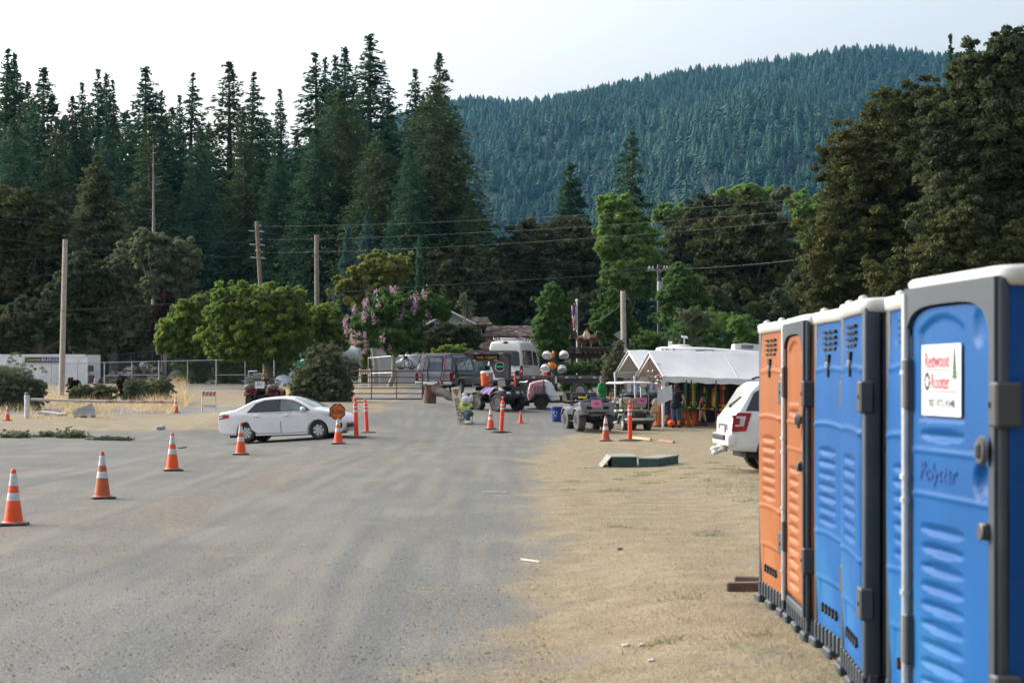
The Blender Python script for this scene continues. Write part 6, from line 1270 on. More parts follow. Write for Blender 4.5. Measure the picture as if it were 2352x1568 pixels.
b = MB(); b.add([(X(1090), -.22, Zz(814)), (X(1146), -.22, Zz(814)), (X(1146), -.07, Zz(826)), (X(1090), -.07, Zz(826))], [(3, 2, 1, 0), (0, 1, 2, 3)]); o = b.build('name_board', mat('board black', (.03, .03, .03, 1), .6), t)
text('Hull Trailers', X(1141) - X(1095), .19, mat('amber lettering', (.45, .22, .015, 1), .6), o, Matrix.Translation((X(1118), -.17, Zz(819.5))) @ XZ, bold=.02)
text('Hull', .36, .11, BLK, gs, Matrix.Translation((X(1147), .02, Zz(828))) @ XZ, bold=.01)
b = MB(); b.cyl((X(1148), .0, Zz(842)), (X(1148), .02, Zz(842)), .24, n=24, m=1); b.cyl((X(1148), -.012, Zz(842)), (X(1148), .0, Zz(842)), .20, n=24, m=2); b.box(X(1139), X(1157), -.03, -.013, Zz(843.5), Zz(839.5), 0); b.build('round_sticker', [mat('bright green', (.03, .50, .06, 1), .5), WHITE, BLK], gs)
b = MB(); b.box(X(1046), X(1051), -.08, .08, Zz(862), Zz(822)); b.cyl((X(1048), 0, Zz(868)), (X(1048), 0, Zz(860)), .12, n=8); b.build('landing_jack', BLACKP, t)
b = MB()
for k in range(2): b.tube([(X(1052 + 14 * k), -.05, Zz(832)), (X(1058 + 14 * k), -.08, Zz(846 + 6 * k)), (X(1070 + 8 * k), -.05, Zz(832))], .02, 4)
b.build('chain', BLACKP, t)
b = MB(); b.box(X(1184), X(1196), .3, .7, Zz(862), Zz(850), 0, .03); b.cyl((X(1187), .3, Zz(856)), (X(1187), .28, Zz(856)), .1, n=10, m=1); b.build('winch', [GREYL, BLACKP], t)

# pink and white light tower
PINKP = mat('faded pink body', (.50, .24, .29, 1), .4, var=.10, scale=2.5, dirt=(.46, .30, .31, 1)); WB = mat('white plastic body', (.56, .59, .63, 1), .35, var=.05, scale=2)
g = G(1243, 940); Yt = g.y; s = mpp(Yt); t = thing('light_tower', 'small pink and white mobile light tower with four lamps on a mast', 'light tower', g); O = t.location
q = lambda x, y, d=0.: P(x, y, Yt) - O + Vector((0, d, 0)); X = lambda x: q(x, 870).x; Zz = lambda y: q(1176, y).z
def tower_half(pr, m_, nm):
    b = MB(); secs = []
    for y, k in ((0, .86), (.04, .95), (.12, 1), (.9, 1), (.98, .95), (1.02, .86)):
        cx = sum(p[0] for p in pr) / len(pr); cy = sum(p[1] for p in pr) / len(pr); secs.append([(X(cx + (p[0] - cx) * k), y, Zz(cy + (p[1] - cy) * k)) for p in pr])
    b.loft(secs[::-1], smooth=False); return b.build(nm, m_, t)
tower_half([(1214, 920), (1211, 906), (1215, 902), (1213, 894), (1217, 880), (1230, 875), (1248, 872), (1249, 872), (1249, 920)], PINKP, 'pink_cover'); tower_half([(1250, 920), (1250, 872), (1256, 872), (1268, 880), (1275, 896), (1284, 906), (1287, 920), (1270, 922)], WB, 'white_cover')
b = MB()
for i in range(5):
    for j in range(4): x, y = 1226 + j * 7.5 + 0, 886 + i * 5.2; b.prism([(X(x), Zz(y)), (X(x + 3), Zz(y + 2.2)), (X(x + 6), Zz(y)), (X(x + 6), Zz(y + 2)), (X(x + 3), Zz(y + 4.4)), (X(x), Zz(y + 2))], -.012, .0)
b.build('louvre', SLOT, t); text('SDMO', .30, .075, WHITE, t, Matrix.Translation((X(1237), -.012, Zz(877.5))) @ XZ); text('Magnum', .34, .06, BLK, t, Matrix.Translation((X(1270), -.012, Zz(910))) @ XZ, shear=.2)
b = MB(); b.prism([(X(1217), Zz(920)), (X(1228), Zz(904)), (X(1257), Zz(904)), (X(1266), Zz(920)), (X(1261), Zz(920)), (X(1253), Zz(909)), (X(1232), Zz(909)), (X(1223), Zz(920))], -.22, .05); b.build('mudguard', BLACKP, t)
wheel(t, X(1243), -.05, 16.8 * s, .22, -1, 5, RUB, BLACKP, .6, 'steel'); wheel(t, X(1243), .95, 16.8 * s, .22, 1, 5, RUB, BLACKP, .6, 'steel')
b = MB(); b.box(X(1210), X(1318), .40, .52, Zz(925), Zz(921)); b.tube([(X(1212), .1, Zz(922)), (X(1207), .0, Zz(912)), (X(1210), .1, Zz(902)), (X(1204), .1, Zz(899))], .03, 5); b.box(X(1202), X(1216), .1, .8, Zz(932), Zz(918), 0, .03); b.build('trailer_frame', BLACKP, t)
b = MB(); b.cyl((X(1314), .46, Zz(935)), (X(1314), .46, Zz(905)), .04, n=8); b.build('jack_stand', GREYL, t)
b = MB(); b.box(X(1274), X(1281), .40, .54, Zz(921), Zz(805)); b.box(X(1275.5), X(1279.5), .385, .40, Zz(880), Zz(864), 1); b.build('mast', [BLACKP, WHITE], t)
b = MB(); b.tube([(X(1252), .44, Zz(836)), (X(1298), .44, Zz(833))], .05, 6); b.tube([(X(1256), .44, Zz(814)), (X(1298), .44, Zz(816))], .04, 6); b.build('lamp_bar', BLACKP, t)
LG = mat('lamp reflector glass', (.38, .45, .44, 1), .12, .2, var=.15, scale=8)
for x, y, rx, tl in ((1256, 818, 12.5, 18), (1252, 848, 12.5, 20), (1296, 817, 12.5, 22), (1291.5, 850, 12, 28)):
    M = Matrix.Translation(q(x, y, .25)) @ Matrix.Rotation(R(90 + 48 + tl * .4), 4, 'X') @ Matrix.Rotation(R(12 if x > 1280 else -12), 4, 'Y'); r_ = rx * .9 * s; b = MB(); b.lathe([(r_ * .35, -.22), (r_ * .8, -.14), (r_, -.02), (r_ * 1.03, 0), (r_ * .97, .012)], 22, 0, M=M); b.lathe([(r_ * .96, .006), (r_ * .5, .03), (.001, .036)], 22, 1, M=M); b.build('flood_lamp', [WB, LG], t)
for y0, y1, x0, x1, sd_ in ((806, 822, 1266, 1274, 1), (833, 846, 1258, 1278, 2)): b = MB(); b.blob(q((x0 + x1) / 2, (y0 + y1) / 2, .35), ((x1 - x0) / 2 * s, .12, (y1 - y0) / 2 * s), 3, .35, seed=sd_); b.build('orange_wrap', ORD if 0 else mat('orange cloth', (.60, .20, .015, 1), .7, var=.15), t)

# quad bikes (forward +x)
def quad(name, label, loc, rz, sc, fen, rack_box=False, tyre=None, plate=False, knob=16, trim=None):
    t = thing(name, label, 'quad bike', loc, rz, 'quad bikes around the yard', sc); tyre = tyre or RUB
    for x in (-.62, .64):
        for sg in (-1, 1): wheel(t, x, sg * .44, .315, .25, sg, 5, tyre, BLACKP if trim is None else trim, .50, 'steel', knob)
    b = MB(); b.box(-.75, .75, -.20, .20, .30, .52, 0, .04); b.box(-.25, .35, -.26, .26, .24, .62, 0, .05); b.tube([(-.62, -.4, .315), (-.62, .4, .315)], .04, 6); b.tube([(.64, -.4, .315), (.64, .4, .315)], .04, 6)
    for sg in (-1, 1): b.tube([(.60, sg * .38, .34), (.50, sg * .16, .46)], .022, 5); b.tube([(-.58, sg * .36, .34), (-.45, sg * .14, .46)], .022, 5); b.tube([(.58, sg * .30, .36), (.50, sg * .22, .72)], .04, 6, 1); b.tube([(-.56, sg * .30, .36), (-.48, sg * .22, .70)], .04, 6, 1)
    b.build('chassis', [BLACKP, STEEL], t)
    for sg in (-1, 1): b = MB(); b.box(-.30, .32, sg * .24, sg * .50, .28, .31, 0, .01); b.build('footboard', BLACKP, t)
    for x, w0 in ((.64, .34), (-.62, .34)):
        for sg in (-1, 1):
            b = MB(); n_ = 9; f = [(x + .42 * math.cos(R(205 - 230 * k / n_ if x > 0 else -25 + 230 * k / n_)), .33 + .40 * math.sin(R(205 - 230 * k / n_ if x > 0 else -25 + 230 * k / n_))) for k in range(n_ + 1)]
            f = [p for p in f if p[1] > .42]; b.loft([[(px_, sg * .16, pz + .02), (px_, sg * .42, pz + .03), (px_, sg * .60, pz - .02), (px_, sg * .60, pz - .045), (px_, sg * .42, pz), (px_, sg * .16, pz - .01)] for px_, pz in f], smooth=False); b.build('fender', fen, t)
    b = MB(); b.loft([[(x, y * w_, z0 + (z1 - z0) * k) for y, k in ((-1, 0), (-.95, .7), (-.6, 1), (.6, 1), (.95, .7), (1, 0))] for x, w_, z0, z1 in ((-.72, .16, .62, .78), (-.5, .20, .62, .86), (-.1, .19, .58, .84), (.10, .15, .56, .80))]); b.build('seat', BLACKP, t)
    b = MB(); b.loft([[(x, y * w_, z0 + (z1 - z0) * k) for y, k in ((-1, 0), (-.95, .7), (-.5, 1), (.5, 1), (.95, .7), (1, 0))] for x, w_, z0, z1 in ((.05, .16, .52, .84), (.30, .20, .54, .92), (.62, .24, .54, .86), (.92, .26, .50, .72), (1.0, .20, .46, .60))]); b.build('front_cowl', fen, t)
    for sg in (-1, 1): b = MB(); b.blob((.93, sg * .20, .66), (.07, .10, .055), 2, 0); b.build('headlight', CLEARL, t); b = MB(); b.box(-.98, -.94, sg * .30 - .06, sg * .30 + .06, .62, .68, 0, .01); b.build('tail_light', REDL, t)
    b = MB(); b.tube([(.28, 0, .82), (.20, 0, 1.02)], .035, 6); b.tube([(.06, -.42, 1.06), (.16, -.26, 1.07), (.22, -.08, 1.02), (.22, .08, 1.02), (.16, .26, 1.07), (.06, .42, 1.06)], .018, 6)
    for sg in (-1, 1): b.tube([(.10, sg * .34, 1.065), (.02, sg * .46, 1.05)], .026, 6); b.tube([(.16, sg * .24, 1.10), (.26, sg * .34, 1.16)], .012, 4)
    b.box(.16, .28, -.10, .10, 1.02, 1.12, 0, .03); b.build('handlebar', BLACKP, t)
    for x0, x1, z in ((.42, 1.02, .90), (-1.02, -.42, .90)):
        b = MB(); b.tube([(x0, -.40, z), (x0, .40, z), (x1, .40, z), (x1, -.40, z)], .016, 5, closed=True)
        for k in range(1, 5): b.tube([(x0 + (x1 - x0) * k / 5, -.40, z), (x0 + (x1 - x0) * k / 5, .40, z)], .011, 4)
        for sg in (-1, 1): b.tube([((x0 + x1) / 2, sg * .30, z), ((x0 + x1) / 2, sg * .24, .7)], .014, 4)
        b.tube([(x1 if x1 > 0 else x0, -.40, z), (x1 if x1 > 0 else x0, -.40, z + .09), (x1 if x1 > 0 else x0, .40, z + .09), (x1 if x1 > 0 else x0, .40, z)], .014, 5); b.build('rack', BLACKP, t)
    b = MB(); b.tube([(1.0, -.26, .45), (1.10, -.24, .55), (1.10, -.20, .78), (1.04, .0, .80), (1.10, .20, .78), (1.10, .24, .55), (1.0, .26, .45)], .022, 6); b.tube([(1.1, -.24, .55), (1.1, .24, .55)], .02, 5); b.build('bumper', BLACKP, t)
    return t
DKF = mat('dark fender plastic', (.022, .024, .028, 1), .5, var=.2, scale=5, dirt=(.05, .048, .044, 1)); GRF = mat('grey fender plastic', (.20, .215, .23, 1), .5, var=.12, scale=4, dirt=(.16, .15, .135, 1)); RDF = mat('red fender plastic', (.07, .012, .018, 1), .4, var=.7, scale=4); SLF = mat('slate fender plastic', (.075, .09, .10, 1), .5, var=.2, scale=5)
def at_local(t, v): return Matrix.Translation(t.location) @ t.rotation_euler.to_matrix().to_4x4() @ Vector([c * t.scale[0] for c in v])
# quad with the cooler
g = G(1140, 943); t = quad('quad_bike', 'dark quad bike carrying an orange cooler and a black crate', (g.x + .05, g.y + .35, gzf(g.x, g.y + .35)), R(-52), 1.05, DKF, knob=18); t.location.z -= .02
COOL = mat('cooler orange', (.62, .10, .015, 1), .4, var=.06); s = 1.
c_ = thing('drink_cooler', 'orange drink cooler with a white lid on the rear rack of the dark quad', 'cooler', at_local(t, (-.72, -.02, .91)), R(20)); b = MB(); b.lathe([(.155, 0), (.175, .02), (.20, .48), (.20, .50)], 22); b.build('cooler_body', COOL, c_); b = MB(); b.lathe([(.21, .50), (.212, .56), (.17, .60), (.001, .605)], 22); b.build('lid', WHP, c_)
for sg in (-1, 1): b = MB(); b.box(-.04, .04, sg * .20, sg * .235, .40, .50, 0, .01); b.build('handle', WHP, c_)
CR = mat('crate black', (.02, .02, .022, 1), .5); c_ = thing('plastic_crate', 'black crate with odds and ends on the front rack of the dark quad', 'crate', at_local(t, (.62, .08, .91)), R(-52)); b = MB(); b.box(-.24, .24, -.40, .34, 0, .02)
for x0, x1, y0, y1 in ((-.24, -.22, -.40, .34), (.22, .24, -.40, .34), (-.24, .24, -.40, -.38), (-.24, .24, .32, .34)): b.box(x0, x1, y0, y1, 0, .27)
b.tube([(-.25, -.41, .27), (.25, -.41, .27), (.25, .35, .27), (-.25, .35, .27)], .02, 5, closed=True); b.build('crate_body', CR, c_); b = MB(); b.blob((.25, -.05, .10), (.02, .11, .07), 2, .3, seed=2); b.build('crumpled_wrapper', WHITE, c_)
b = MB(); b.grid(lambda u, v: (u * .34, v * .26 - .13, .015 * math.sin(u * 5 + v * 2)), 6, 4); o = b.build('paper_sheet', WHITE); o.location = at_local(t, (.92, .30, 1.06)); o.rotation_euler = (R(12), R(-8), R(-20)); tag(o, 'sheet of white paper lying on the front of the dark quad', 'paper')
b = MB(); b.cyl((0, 0, 0), (0, 0, .42), .04, n=10); b.cyl((0, 0, .42), (0, 0, .50), .055, n=10); o = b.build('warning_wand', ORD); o.location = at_local(t, (1.02, .02, .88)); tag(o, 'short red warning wand standing on the nose of the dark quad', 'wand')
BLK_ = mat('purple tie-dye cloth', (.16, .11, .24, 1), .85, var=.7, scale=9, dirt=(.30, .28, .38, 1), dscale=8); b = MB(); b.grid(lambda u, v: (-.46 + u * .62, -.12 - .36 * min(1, v * 1.3) - .02 * math.sin(u * 14), .87 - .34 * max(0, v - .25) + .02 * math.sin(u * 9 + v * 3)), 14, 10); o = b.build('blanket', BLK_); o.matrix_world = Matrix.Translation(t.location) @ Matrix.Rotation(R(-52), 4, 'Z') @ Matrix.Scale(1.05, 4); tag(o, 'purple tie-dye cloth hanging over the side of the dark quad', 'cloth')
# grey quad with the pink tag, seen from its front
PT_ = mat('pink tag card', (.70, .20, .42, 1), .6, var=.05); g = G(1356, 990)
t2 = quad('quad_bike', 'grey quad bike with a pink tag on its wide grey front, at the tent side', (g.x - .08, g.y + .62, gzf(g.x, g.y + .6)), R(-76), 1.12, GRF, tyre=RUBD, knob=20)
b = MB(); b.prism([(-.58, .86), (.58, .86), (.52, .64), (.38, .60), (-.38, .60), (-.52, .64)], 1.08, 1.14, 0, 'YZ'); b.box(.80, 1.12, -.56, .56, .84, .88, 0, .01)
for sg in (-1, 1): b.box(1.12, 1.15, sg * .27 - .09, sg * .27 + .09, .67, .76, 1)
b.build('front_box', [GRF, SLOT], t2)
def tagcard(par, label, M, s_, w_=.30):
    b = MB(); b.box(-w_ / 2, w_ / 2, -.004, .004, -w_ * .33, w_ * .33); o = b.build('number_card', PT_); o.matrix_world = M; tag(o, label, 'tag'); text(s_, w_ * .4, w_ * .26, BLK, o, Matrix.Translation((0, -.008, 0)) @ XZ); return o
tagcard(t2, 'pink card numbered 45 on the grey quad bike', Matrix.Translation(at_local(t2, (1.17, -.05, .84))) @ Matrix.Rotation(R(14), 4, 'Z'), '45', .38)
b = MB(); b.blob((0, 0, 0), (.34, .26, .05), 3, .5, seed=3); o = b.build('dark_jacket', mat('checked cloth', (.10, .10, .12, 1), .9, var=.9, scale=14)); o.location = at_local(t2, (.75, .12, .95)); tag(o, 'checked cloth bundled on the rack of the grey quad', 'cloth')
b = MB(); b.box(-.14, .14, -.1, .1, 0, .06, 0, .01); o = b.build('yellow_folder', mat('yellow plastic', (.55, .38, .02, 1), .5)); o.location = at_local(t2, (.45, -.28, 1.0)); tag(o, 'yellow folder on the grey quad behind the pink card', 'folder')
b = MB(); b.box(-.12, .12, -.09, .09, 0, .012); o = b.build('clipboard', WHITE); o.location = at_local(t2, (.78, -.50, .93)); o.rotation_euler = (0, R(6), R(10)); tag(o, 'white clipboard at the edge of the grey quad rack', 'clipboard'); b = MB(); b.blob((0, 0, 0), (.16, .10, .04), 2, .3, seed=8); o = b.build('blue_rag', mat('blue cloth', (.03, .09, .30, 1), .8)); o.location = at_local(t2, (.70, .06, 1.01)); tag(o, 'small blue rag on the checked cloth of the grey quad', 'cloth')
# red quad behind the sedan, seen from its tail
g = GY(609, 72); t3 = quad('quad_bike', 'red and dark quad bike with a white plate reading EU, behind the sedan roof', (P(609, 0, 72).x, 72, CZ - (938 - HZ) / F * 72), R(88), 1.12, RDF, knob=0); t3.location.z = min(t3.location.z, gzf(t3.location.x, 72) + .02)
for sg in (-1, 1): b = MB(); b.blob((-.80, sg * .42, .78), (.30, .22, .13), 2, .06); b.build('rear_bag', mat('taupe bag', (.13, .115, .10, 1), .7, var=.3, scale=6), t3)
b = MB(); b.rbox((-1.12, 0, .86), (.01, .34, .24), Matrix.Rotation(R(8), 3, 'Y')); o = b.build('number_plate', WHITE, t3); MY = Matrix.Rotation(R(-90), 4, 'Z') @ XZ; text('EU', .17, .10, BLK, o, Matrix.Translation((-1.13, 0, .89)) @ MY); b = MB(); b.box(-1.132, -1.126, -.07, .07, .77, .80); b.build('blue_mark', NAVY, o)
# dark quad behind the man
g = GY(1480, 74); t4 = quad('quad_bike', 'slate quad bike half hidden behind the man and the tent leg', (P(1472, 0, 73).x, 73, gzf(P(1472, 0, 73).x, 73)), R(12), 1.15, SLF, knob=0); b = MB(); b.box(-.08, .08, -.01, .01, -.1, .1); o = b.build('orange_card', mat('orange card', (.65, .25, .08, 1), .6)); o.location = P(1404, 908, 71.8); tag(o, 'small orange card behind the man in the green shirt', 'tag')
# golf cart
CGN = mat('dull teal cart paint', (.075, .115, .115, 1), .45, var=.15, scale=3, dirt=(.12, .14, .135, 1)); TAN = mat('tan vinyl', (.40, .35, .27, 1), .6, var=.08, scale=4, dirt=(.30, .26, .20, 1)); CRM = mat('cream roof plastic', (.58, .56, .50, 1), .5, var=.05, scale=3)
g = G(1466, 988); t = thing('golf_cart', 'teal golf cart with a cream roof and tan rear seat beside the tent leg', 'golf cart', (g.x - .28, g.y + .8, gzf(g.x, g.y + .5) - .01), R(106), sc=.98)
for x, sg in ((-.72, -1), (-.72, 1), (.88, -1), (.88, 1)): wheel(t, x, sg * .46, .235, .20, sg, 5, RUBD, ALLOY, .55, 'steel')
b = MB(); b.box(-.9, 1.05, -.42, .42, .22, .34, 0, .03); b.box(-.75, -.1, -.50, .50, .30, .62, 0, .05, seg=2); b.build('cart_body', CGN, t)
b = MB(); b.loft([[(x, -w_, .26), (x, -w_ * .98, z - .06), (x, -w_ * .8, z), (x, w_ * .8, z), (x, w_ * .98, z - .06), (x, w_, .26)] for x, w_, z in ((.62, .56, .86), (.85, .58, .84), (1.1, .54, .68), (1.24, .42, .52))]); b.build('front_cowl', CGN, t)
for sg in (-1, 1):
    b = MB(); f = [(-.72 + .36 * math.cos(R(a)), .26 + .36 * math.sin(R(a))) for a in range(10, 175, 15)]; b.loft([[(x, sg * .34, z), (x, sg * .60, z), (x, sg * .60, z - .05), (x, sg * .34, z - .03)] for x, z in f], smooth=False); b.build('rear_fender', CGN, t); b = MB(); b.box(-.3, .7, sg * .46, sg * .60, .24, .31, 0, .02); b.build('side_step', GREYL, t)
    PM_ = BLACKP if sg > 0 else GREYL; b = MB(); b.tube([(-.75, sg * .50, .62), (-.70, sg * .52, 1.2), (-.55, sg * .52, 1.74)], .022, 6); b.build('roof_post', PM_, t); b = MB(); b.tube([(.72, sg * .52, .80), (.42, sg * .52, 1.74)], .022, 6); b.build('roof_post', PM_, t); b = MB(); b.tube([(-.12, sg * .54, .66), (-.12, sg * .54, .88), (.25, sg * .54, .88), (.25, sg * .54, .62)], .016, 5); b.build('arm_rail', BLACKP, t)
    b = MB(); b.tube([(-.62, sg * .22 + .28, 1.10), (-.95, sg * .10 + .28, .80), (-1.15, sg * .10 + .28, .38)], .022, 5); b.build('grab_strut', BLACKP, t)
b = MB(); b.box(-.12, .38, -.52, .52, .66, .76, 0, .04, seg=3); b.build('front_seat', TAN, t); b = MB(); b.rbox((-.42, 0, 1.02), (.12, 1.04, .36), Matrix.Rotation(R(-6), 3, 'Y'), 0, .05, 3); b.build('seat_back', TAN, t); b = MB(); b.box(-.72, -.30, -.52, .52, .70, .78, 0, .03, seg=2); b.build('rear_seat', TAN, t)
b = MB(); b.box(-1.28, -.86, -.56, .56, .36, .46, 0, .05, seg=3); b.build('footrest_cushion', TAN, t); b = MB(); b.box(-1.2, -.7, -.5, .5, .28, .35); b.box(-.88, -.76, -.5, .5, .34, .68); b.tube([(-.8, -.62, .66), (-1.0, -.9, .66), (-1.0, -.9, .9)], .02, 4); b.build('rear_frame', BLACKP, t)
b = MB(); b.loft([[(x + .0, y, z) for x, y, z in [(cx_, cy_, zz) for cx_, cy_ in rrect(-1.0 + g_, .95 - g_, -.64 + g_, .64 - g_, .14)]] for zz, g_ in ((1.72, .04), (1.74, 0), (1.77, .0), (1.80, .10), (1.815, .35))]); b.build('roof', CRM, t)
b = MB(); b.tube([(.70, .25, .80), (.40, .25, 1.05)], .02, 5); b.tube([(.40 + .06 * math.cos(k * .524), .25 + .19 * math.sin(k * .524), 1.06 + .17 * math.cos(k * .524)) for k in range(12)], .014, 5, closed=True); b.build('steering_wheel', BLACKP, t)
tagcard(t, 'pink card numbered 46 on the golf cart seat back', Matrix.Translation(at_local(t, (-.52, -.33, 1.10))) @ Matrix.Rotation(R(16), 4, 'Z'), '46', .36)

# ---- the two canopy tents
TENT = mat('white tent cloth', (.66, .665, .67, 1), .75, var=.05, scale=1.2, bump=.25, bscale=2.5, dirt=(.60, .59, .57, 1), dscale=1., trans=0.)
u_ = Vector((.957, .29, 0)); v_ = Vector((-.29, .957, 0))
def canopy(label, A, L, W, ze, zr, slope, legs):
    t = thing('canopy_tent', label, 'tent', (A.x, A.y, gzf(A.x, A.y)), 0, 'white canopy tents'); O = t.location
    pt = lambda a, c, z: A + u_ * a + v_ * c + Vector((0, 0, z - A.z)) - O
    zE = lambda a: ze + slope * a; zR = lambda a: zr + slope * a * .3
    for c0, c1, nm in ((0, W / 2, 'roof_panel'), (W, W / 2, 'roof_panel')):
        b = MB()
        def f(uu, vv):
            a = uu * L; c = c0 + (c1 - c0) * vv; z = zE(a) + (zR(a) - zE(a)) * vv; z -= .06 * math.sin(vv * 3.14) * (.5 + .5 * math.sin(uu * L / 1.5 * 3.14) ** 2) + .012 * math.sin(uu * 40 + vv * 7)
            return pt(a, c, z)
        b.grid(f, 40, 14); b.grid(lambda uu, vv: f(uu, vv) - Vector((0, 0, .012)), 40, 14); o = b.build(nm, TENT, t)
        b = MB(); b.grid(lambda uu, vv: pt(uu * L, c0 + (-.02 if c0 == 0 else .02), zE(uu * L) - .22 * vv + .015 * math.sin(uu * 60) * vv - .01 * math.sin(uu * 23)), 60, 3); b.build('valance', TENT, o)
    fr = mat('white tent tube', (.55, .56, .57, 1), .45)
    for a in (0., L / 2, L):
        b = MB(); b.tube([pt(a, 0, zE(a) - .03), pt(a, W / 2, zR(a) - .04), pt(a, W, zE(a) - .03)], .024, 6); b.build('rafter', fr, t)
        b = MB(); b.tube([pt(a, .02, zE(a) - .02), pt(a, W - .02, zE(a) - .02)], .016, 5); b.build('tie_bar', BLACKP, t)
    b = MB(); b.tube([pt(0, W / 2, zR(0) - .05), pt(L, W / 2, zR(L) - .05)], .022, 5); b.build('ridge_pole', fr, t)
    for a, c, thick in legs:
        p = pt(a, c, zE(a)); gl = p + O; z0 = gzf(gl.x, gl.y) - O.z
        b = MB(); b.tube([Vector((p.x, p.y, z0)), Vector((p.x, p.y, z0 + .3)), p - Vector((0, 0, .3)), p], [.05 * thick, .045 * thick, .075 * thick, .12 * thick], 8); b.build('tent_leg', fr if thick < 1 else TENT, t)
    for a in (.03,):
        b = MB(); b.grid(lambda uu, vv: pt(a + .01, W * uu, zE(a) + (zR(a) - zE(a)) * (1 - abs(2 * uu - 1)) - (.10 + .10 * (1 - abs(2 * uu - 1))) * vv + .0), 20, 3); b.build('gable_trim', TENT, t)
    b = MB(); b.grid(lambda uu, vv: pt(L * .96, W * uu, zE(L) + (zR(L) - zE(L)) * (1 - abs(2 * uu - 1)) * vv - .2 * (1 - vv)), 12, 6); b.build('end_panel', TENT, t)
    return t, pt
A1 = P(1523, 863, 66.5)
tn1, pt1 = canopy('front white canopy tent whose near leg is wrapped in cloth', A1, 6.2, 2.95, 2.11, 3.06, -.035, [(0, 0, 1), (0, 2.95, .6), (6.1, 0, .6), (6.1, 2.95, .6), (3.1, 2.95, .6)])
A2 = A1 + v_ * 3.12 + u_ * .32; A2.z = 2.25
tn2, pt2 = canopy('rear white canopy tent peeping over the front one', A2, 6.2, 2.95, 2.28, 3.17, -.03, [(0, 0, .6), (0, 2.95, .6), (6.1, 2.95, .6)])
# things hung on and under the tents
W1 = lambda a, c, z: A1 + u_ * a + v_ * c + Vector((0, 0, z - A1.z))
def hung(name, label, cat, a0, a1, c, z0, z1, m_, wav=.02, tilt=0., nx=14, ny=10, thick=.006, dirn=None):
    b = MB(); f = lambda s_: (lambda uu, vv: W1(a0 + (a1 - a0) * uu, c + wav * math.sin(uu * 11 + vv * 2) + s_ * thick, z0 + (z1 - z0) * vv + tilt * (uu - .5)))
    b.grid(f(0), nx, ny); b.grid(f(1), nx, ny); o = b.build(name, m_); return tag(o, label, cat)
PUR = mat('lilac banner cloth', (.21, .22, .42, 1), .8, var=.3, scale=2); AQ = mat('aqua print', (.26, .42, .38, 1), .8, var=.2, scale=4); BRP = mat('brown print', (.15, .11, .09, 1), .8)
p0, p1 = P(1449, 926, 74.5), P(1512, 872, 74.9); b = MB(); b.box(0, p1.x - p0.x, -.01, .01, 0, p1.z - p0.z); o = b.build('mural_banner', PUR); o.location = p0; o.rotation_euler = (0, 0, R(6)); tag(o, 'lilac banner with pale arches hung at the back of the tents', 'banner'); w_ = p1.x - p0.x; h_ = p1.z - p0.z
b = MB(); b.prism([(w_ * .40, h_ * .12), (w_ * .62, h_ * .12), (w_ * .64, h_ * .5), (w_ * .60, h_ * .68), (w_ * .51, h_ * .74), (w_ * .42, h_ * .68), (w_ * .38, h_ * .5)], -.02, -.012); b.build('aqua_arch', AQ, o)
b = MB(); b.box(w_ * .10, w_ * .36, -.018, -.011, h_ * .2, h_ * .75); b.box(w_ * .68, w_ * .86, -.018, -.011, h_ * .2, h_ * .8); b.build('pale_panel', mat('pale lilac print', (.36, .40, .55, 1), .8), o); b = MB(); b.box(w_ * .23, w_ * .36, -.022, -.019, h_ * .2, h_ * .48); b.box(w_ * .78, w_ * .84, -.022, -.019, h_ * .55, h_ * .8); b.build('brown_panel', BRP, o)
hung('paper_poster', 'white paper poster tied across the wrapped tent leg', 'poster', -.28, .30, -.16, 1.12, 1.68, WHITE, .02, .22)
DIAL = mat('dial face', (.58, .60, .60, 1), .4); b = MB(); b.lathe([(.22, -.03), (.24, 0), (.22, .03)], 24, 0, M=Matrix.Translation((0, 0, 0)) @ XZ); b.lathe([(.21, .032), (.001, .034)], 24, 1, M=XZ)
b.box(-.12, .10, -.045, -.036, -.012, .012, 2, M=Matrix.Rotation(R(-28), 4, 'Y')); o = b.build('wall_dial', [GREYL, DIAL, BLK]); o.location = P(1479.5, 876, 69.2); tag(o, 'round white dial hanging at the front corner of the tents', 'dial')
for a, c in ((.1, 1.3), (.12, 1.8)): p = W1(a, c, 2.35); b = MB(); b.cyl((0, 0, 0), (0, 0, .3), .008, n=4); b.blob((0, 0, -.05), (.04, .04, .06), 2, 0, 1); o = b.build('string_bulb', [BLACKP, CLEARL]); o.location = p; tag(o, 'small clear bulb hanging inside the front tent gable', 'bulb', 'bulbs of the string light')
b = MB(); b.tube([W1(.1, .5, 2.55), W1(.1, 1.0, 2.60), W1(.1, 1.5, 2.66), W1(.1, 2.2, 2.75)], .012, 4); tag(b.build('light_string', BLACKP), 'dark cable of the string light under the front tent gable', 'cable')
b = MB()
for k in range(26): p = W1(-.18 + random.uniform(-.12, .12), -.05 + random.uniform(-.1, .1), 1.98 + random.uniform(-.22, .16)); b.blob(p, (.04, .04, .05), 1, .3, random.randrange(3), seed=k)
tag(b.build('foil_pinwheel', [CHROME, mat('foil pink', (.5, .03, .18, 1), .25, .5), mat('foil green', (.03, .3, .12, 1), .25, .5)]), 'shiny coloured foil decoration at the corner of the front tent', 'decoration')
FL_ = mat('black cloth', (.014, .016, .014, 1), .9, var=.3, scale=5); CY = mat('cloth yellow', (.42, .36, .03, 1), .85, var=.4, scale=14); CRD = mat('cloth red', (.40, .03, .02, 1), .85, var=.3, scale=12); CGR = mat('cloth green', (.02, .17, .05, 1), .85, var=.5, scale=12)
b = MB(); b.tube([W1(1.0, .75, 1.98), W1(3.3, .75, 1.92)], .015, 5); tag(b.build('hanging_rope', BLACKP), 'thin rope carrying the black patterned cloth', 'rope')
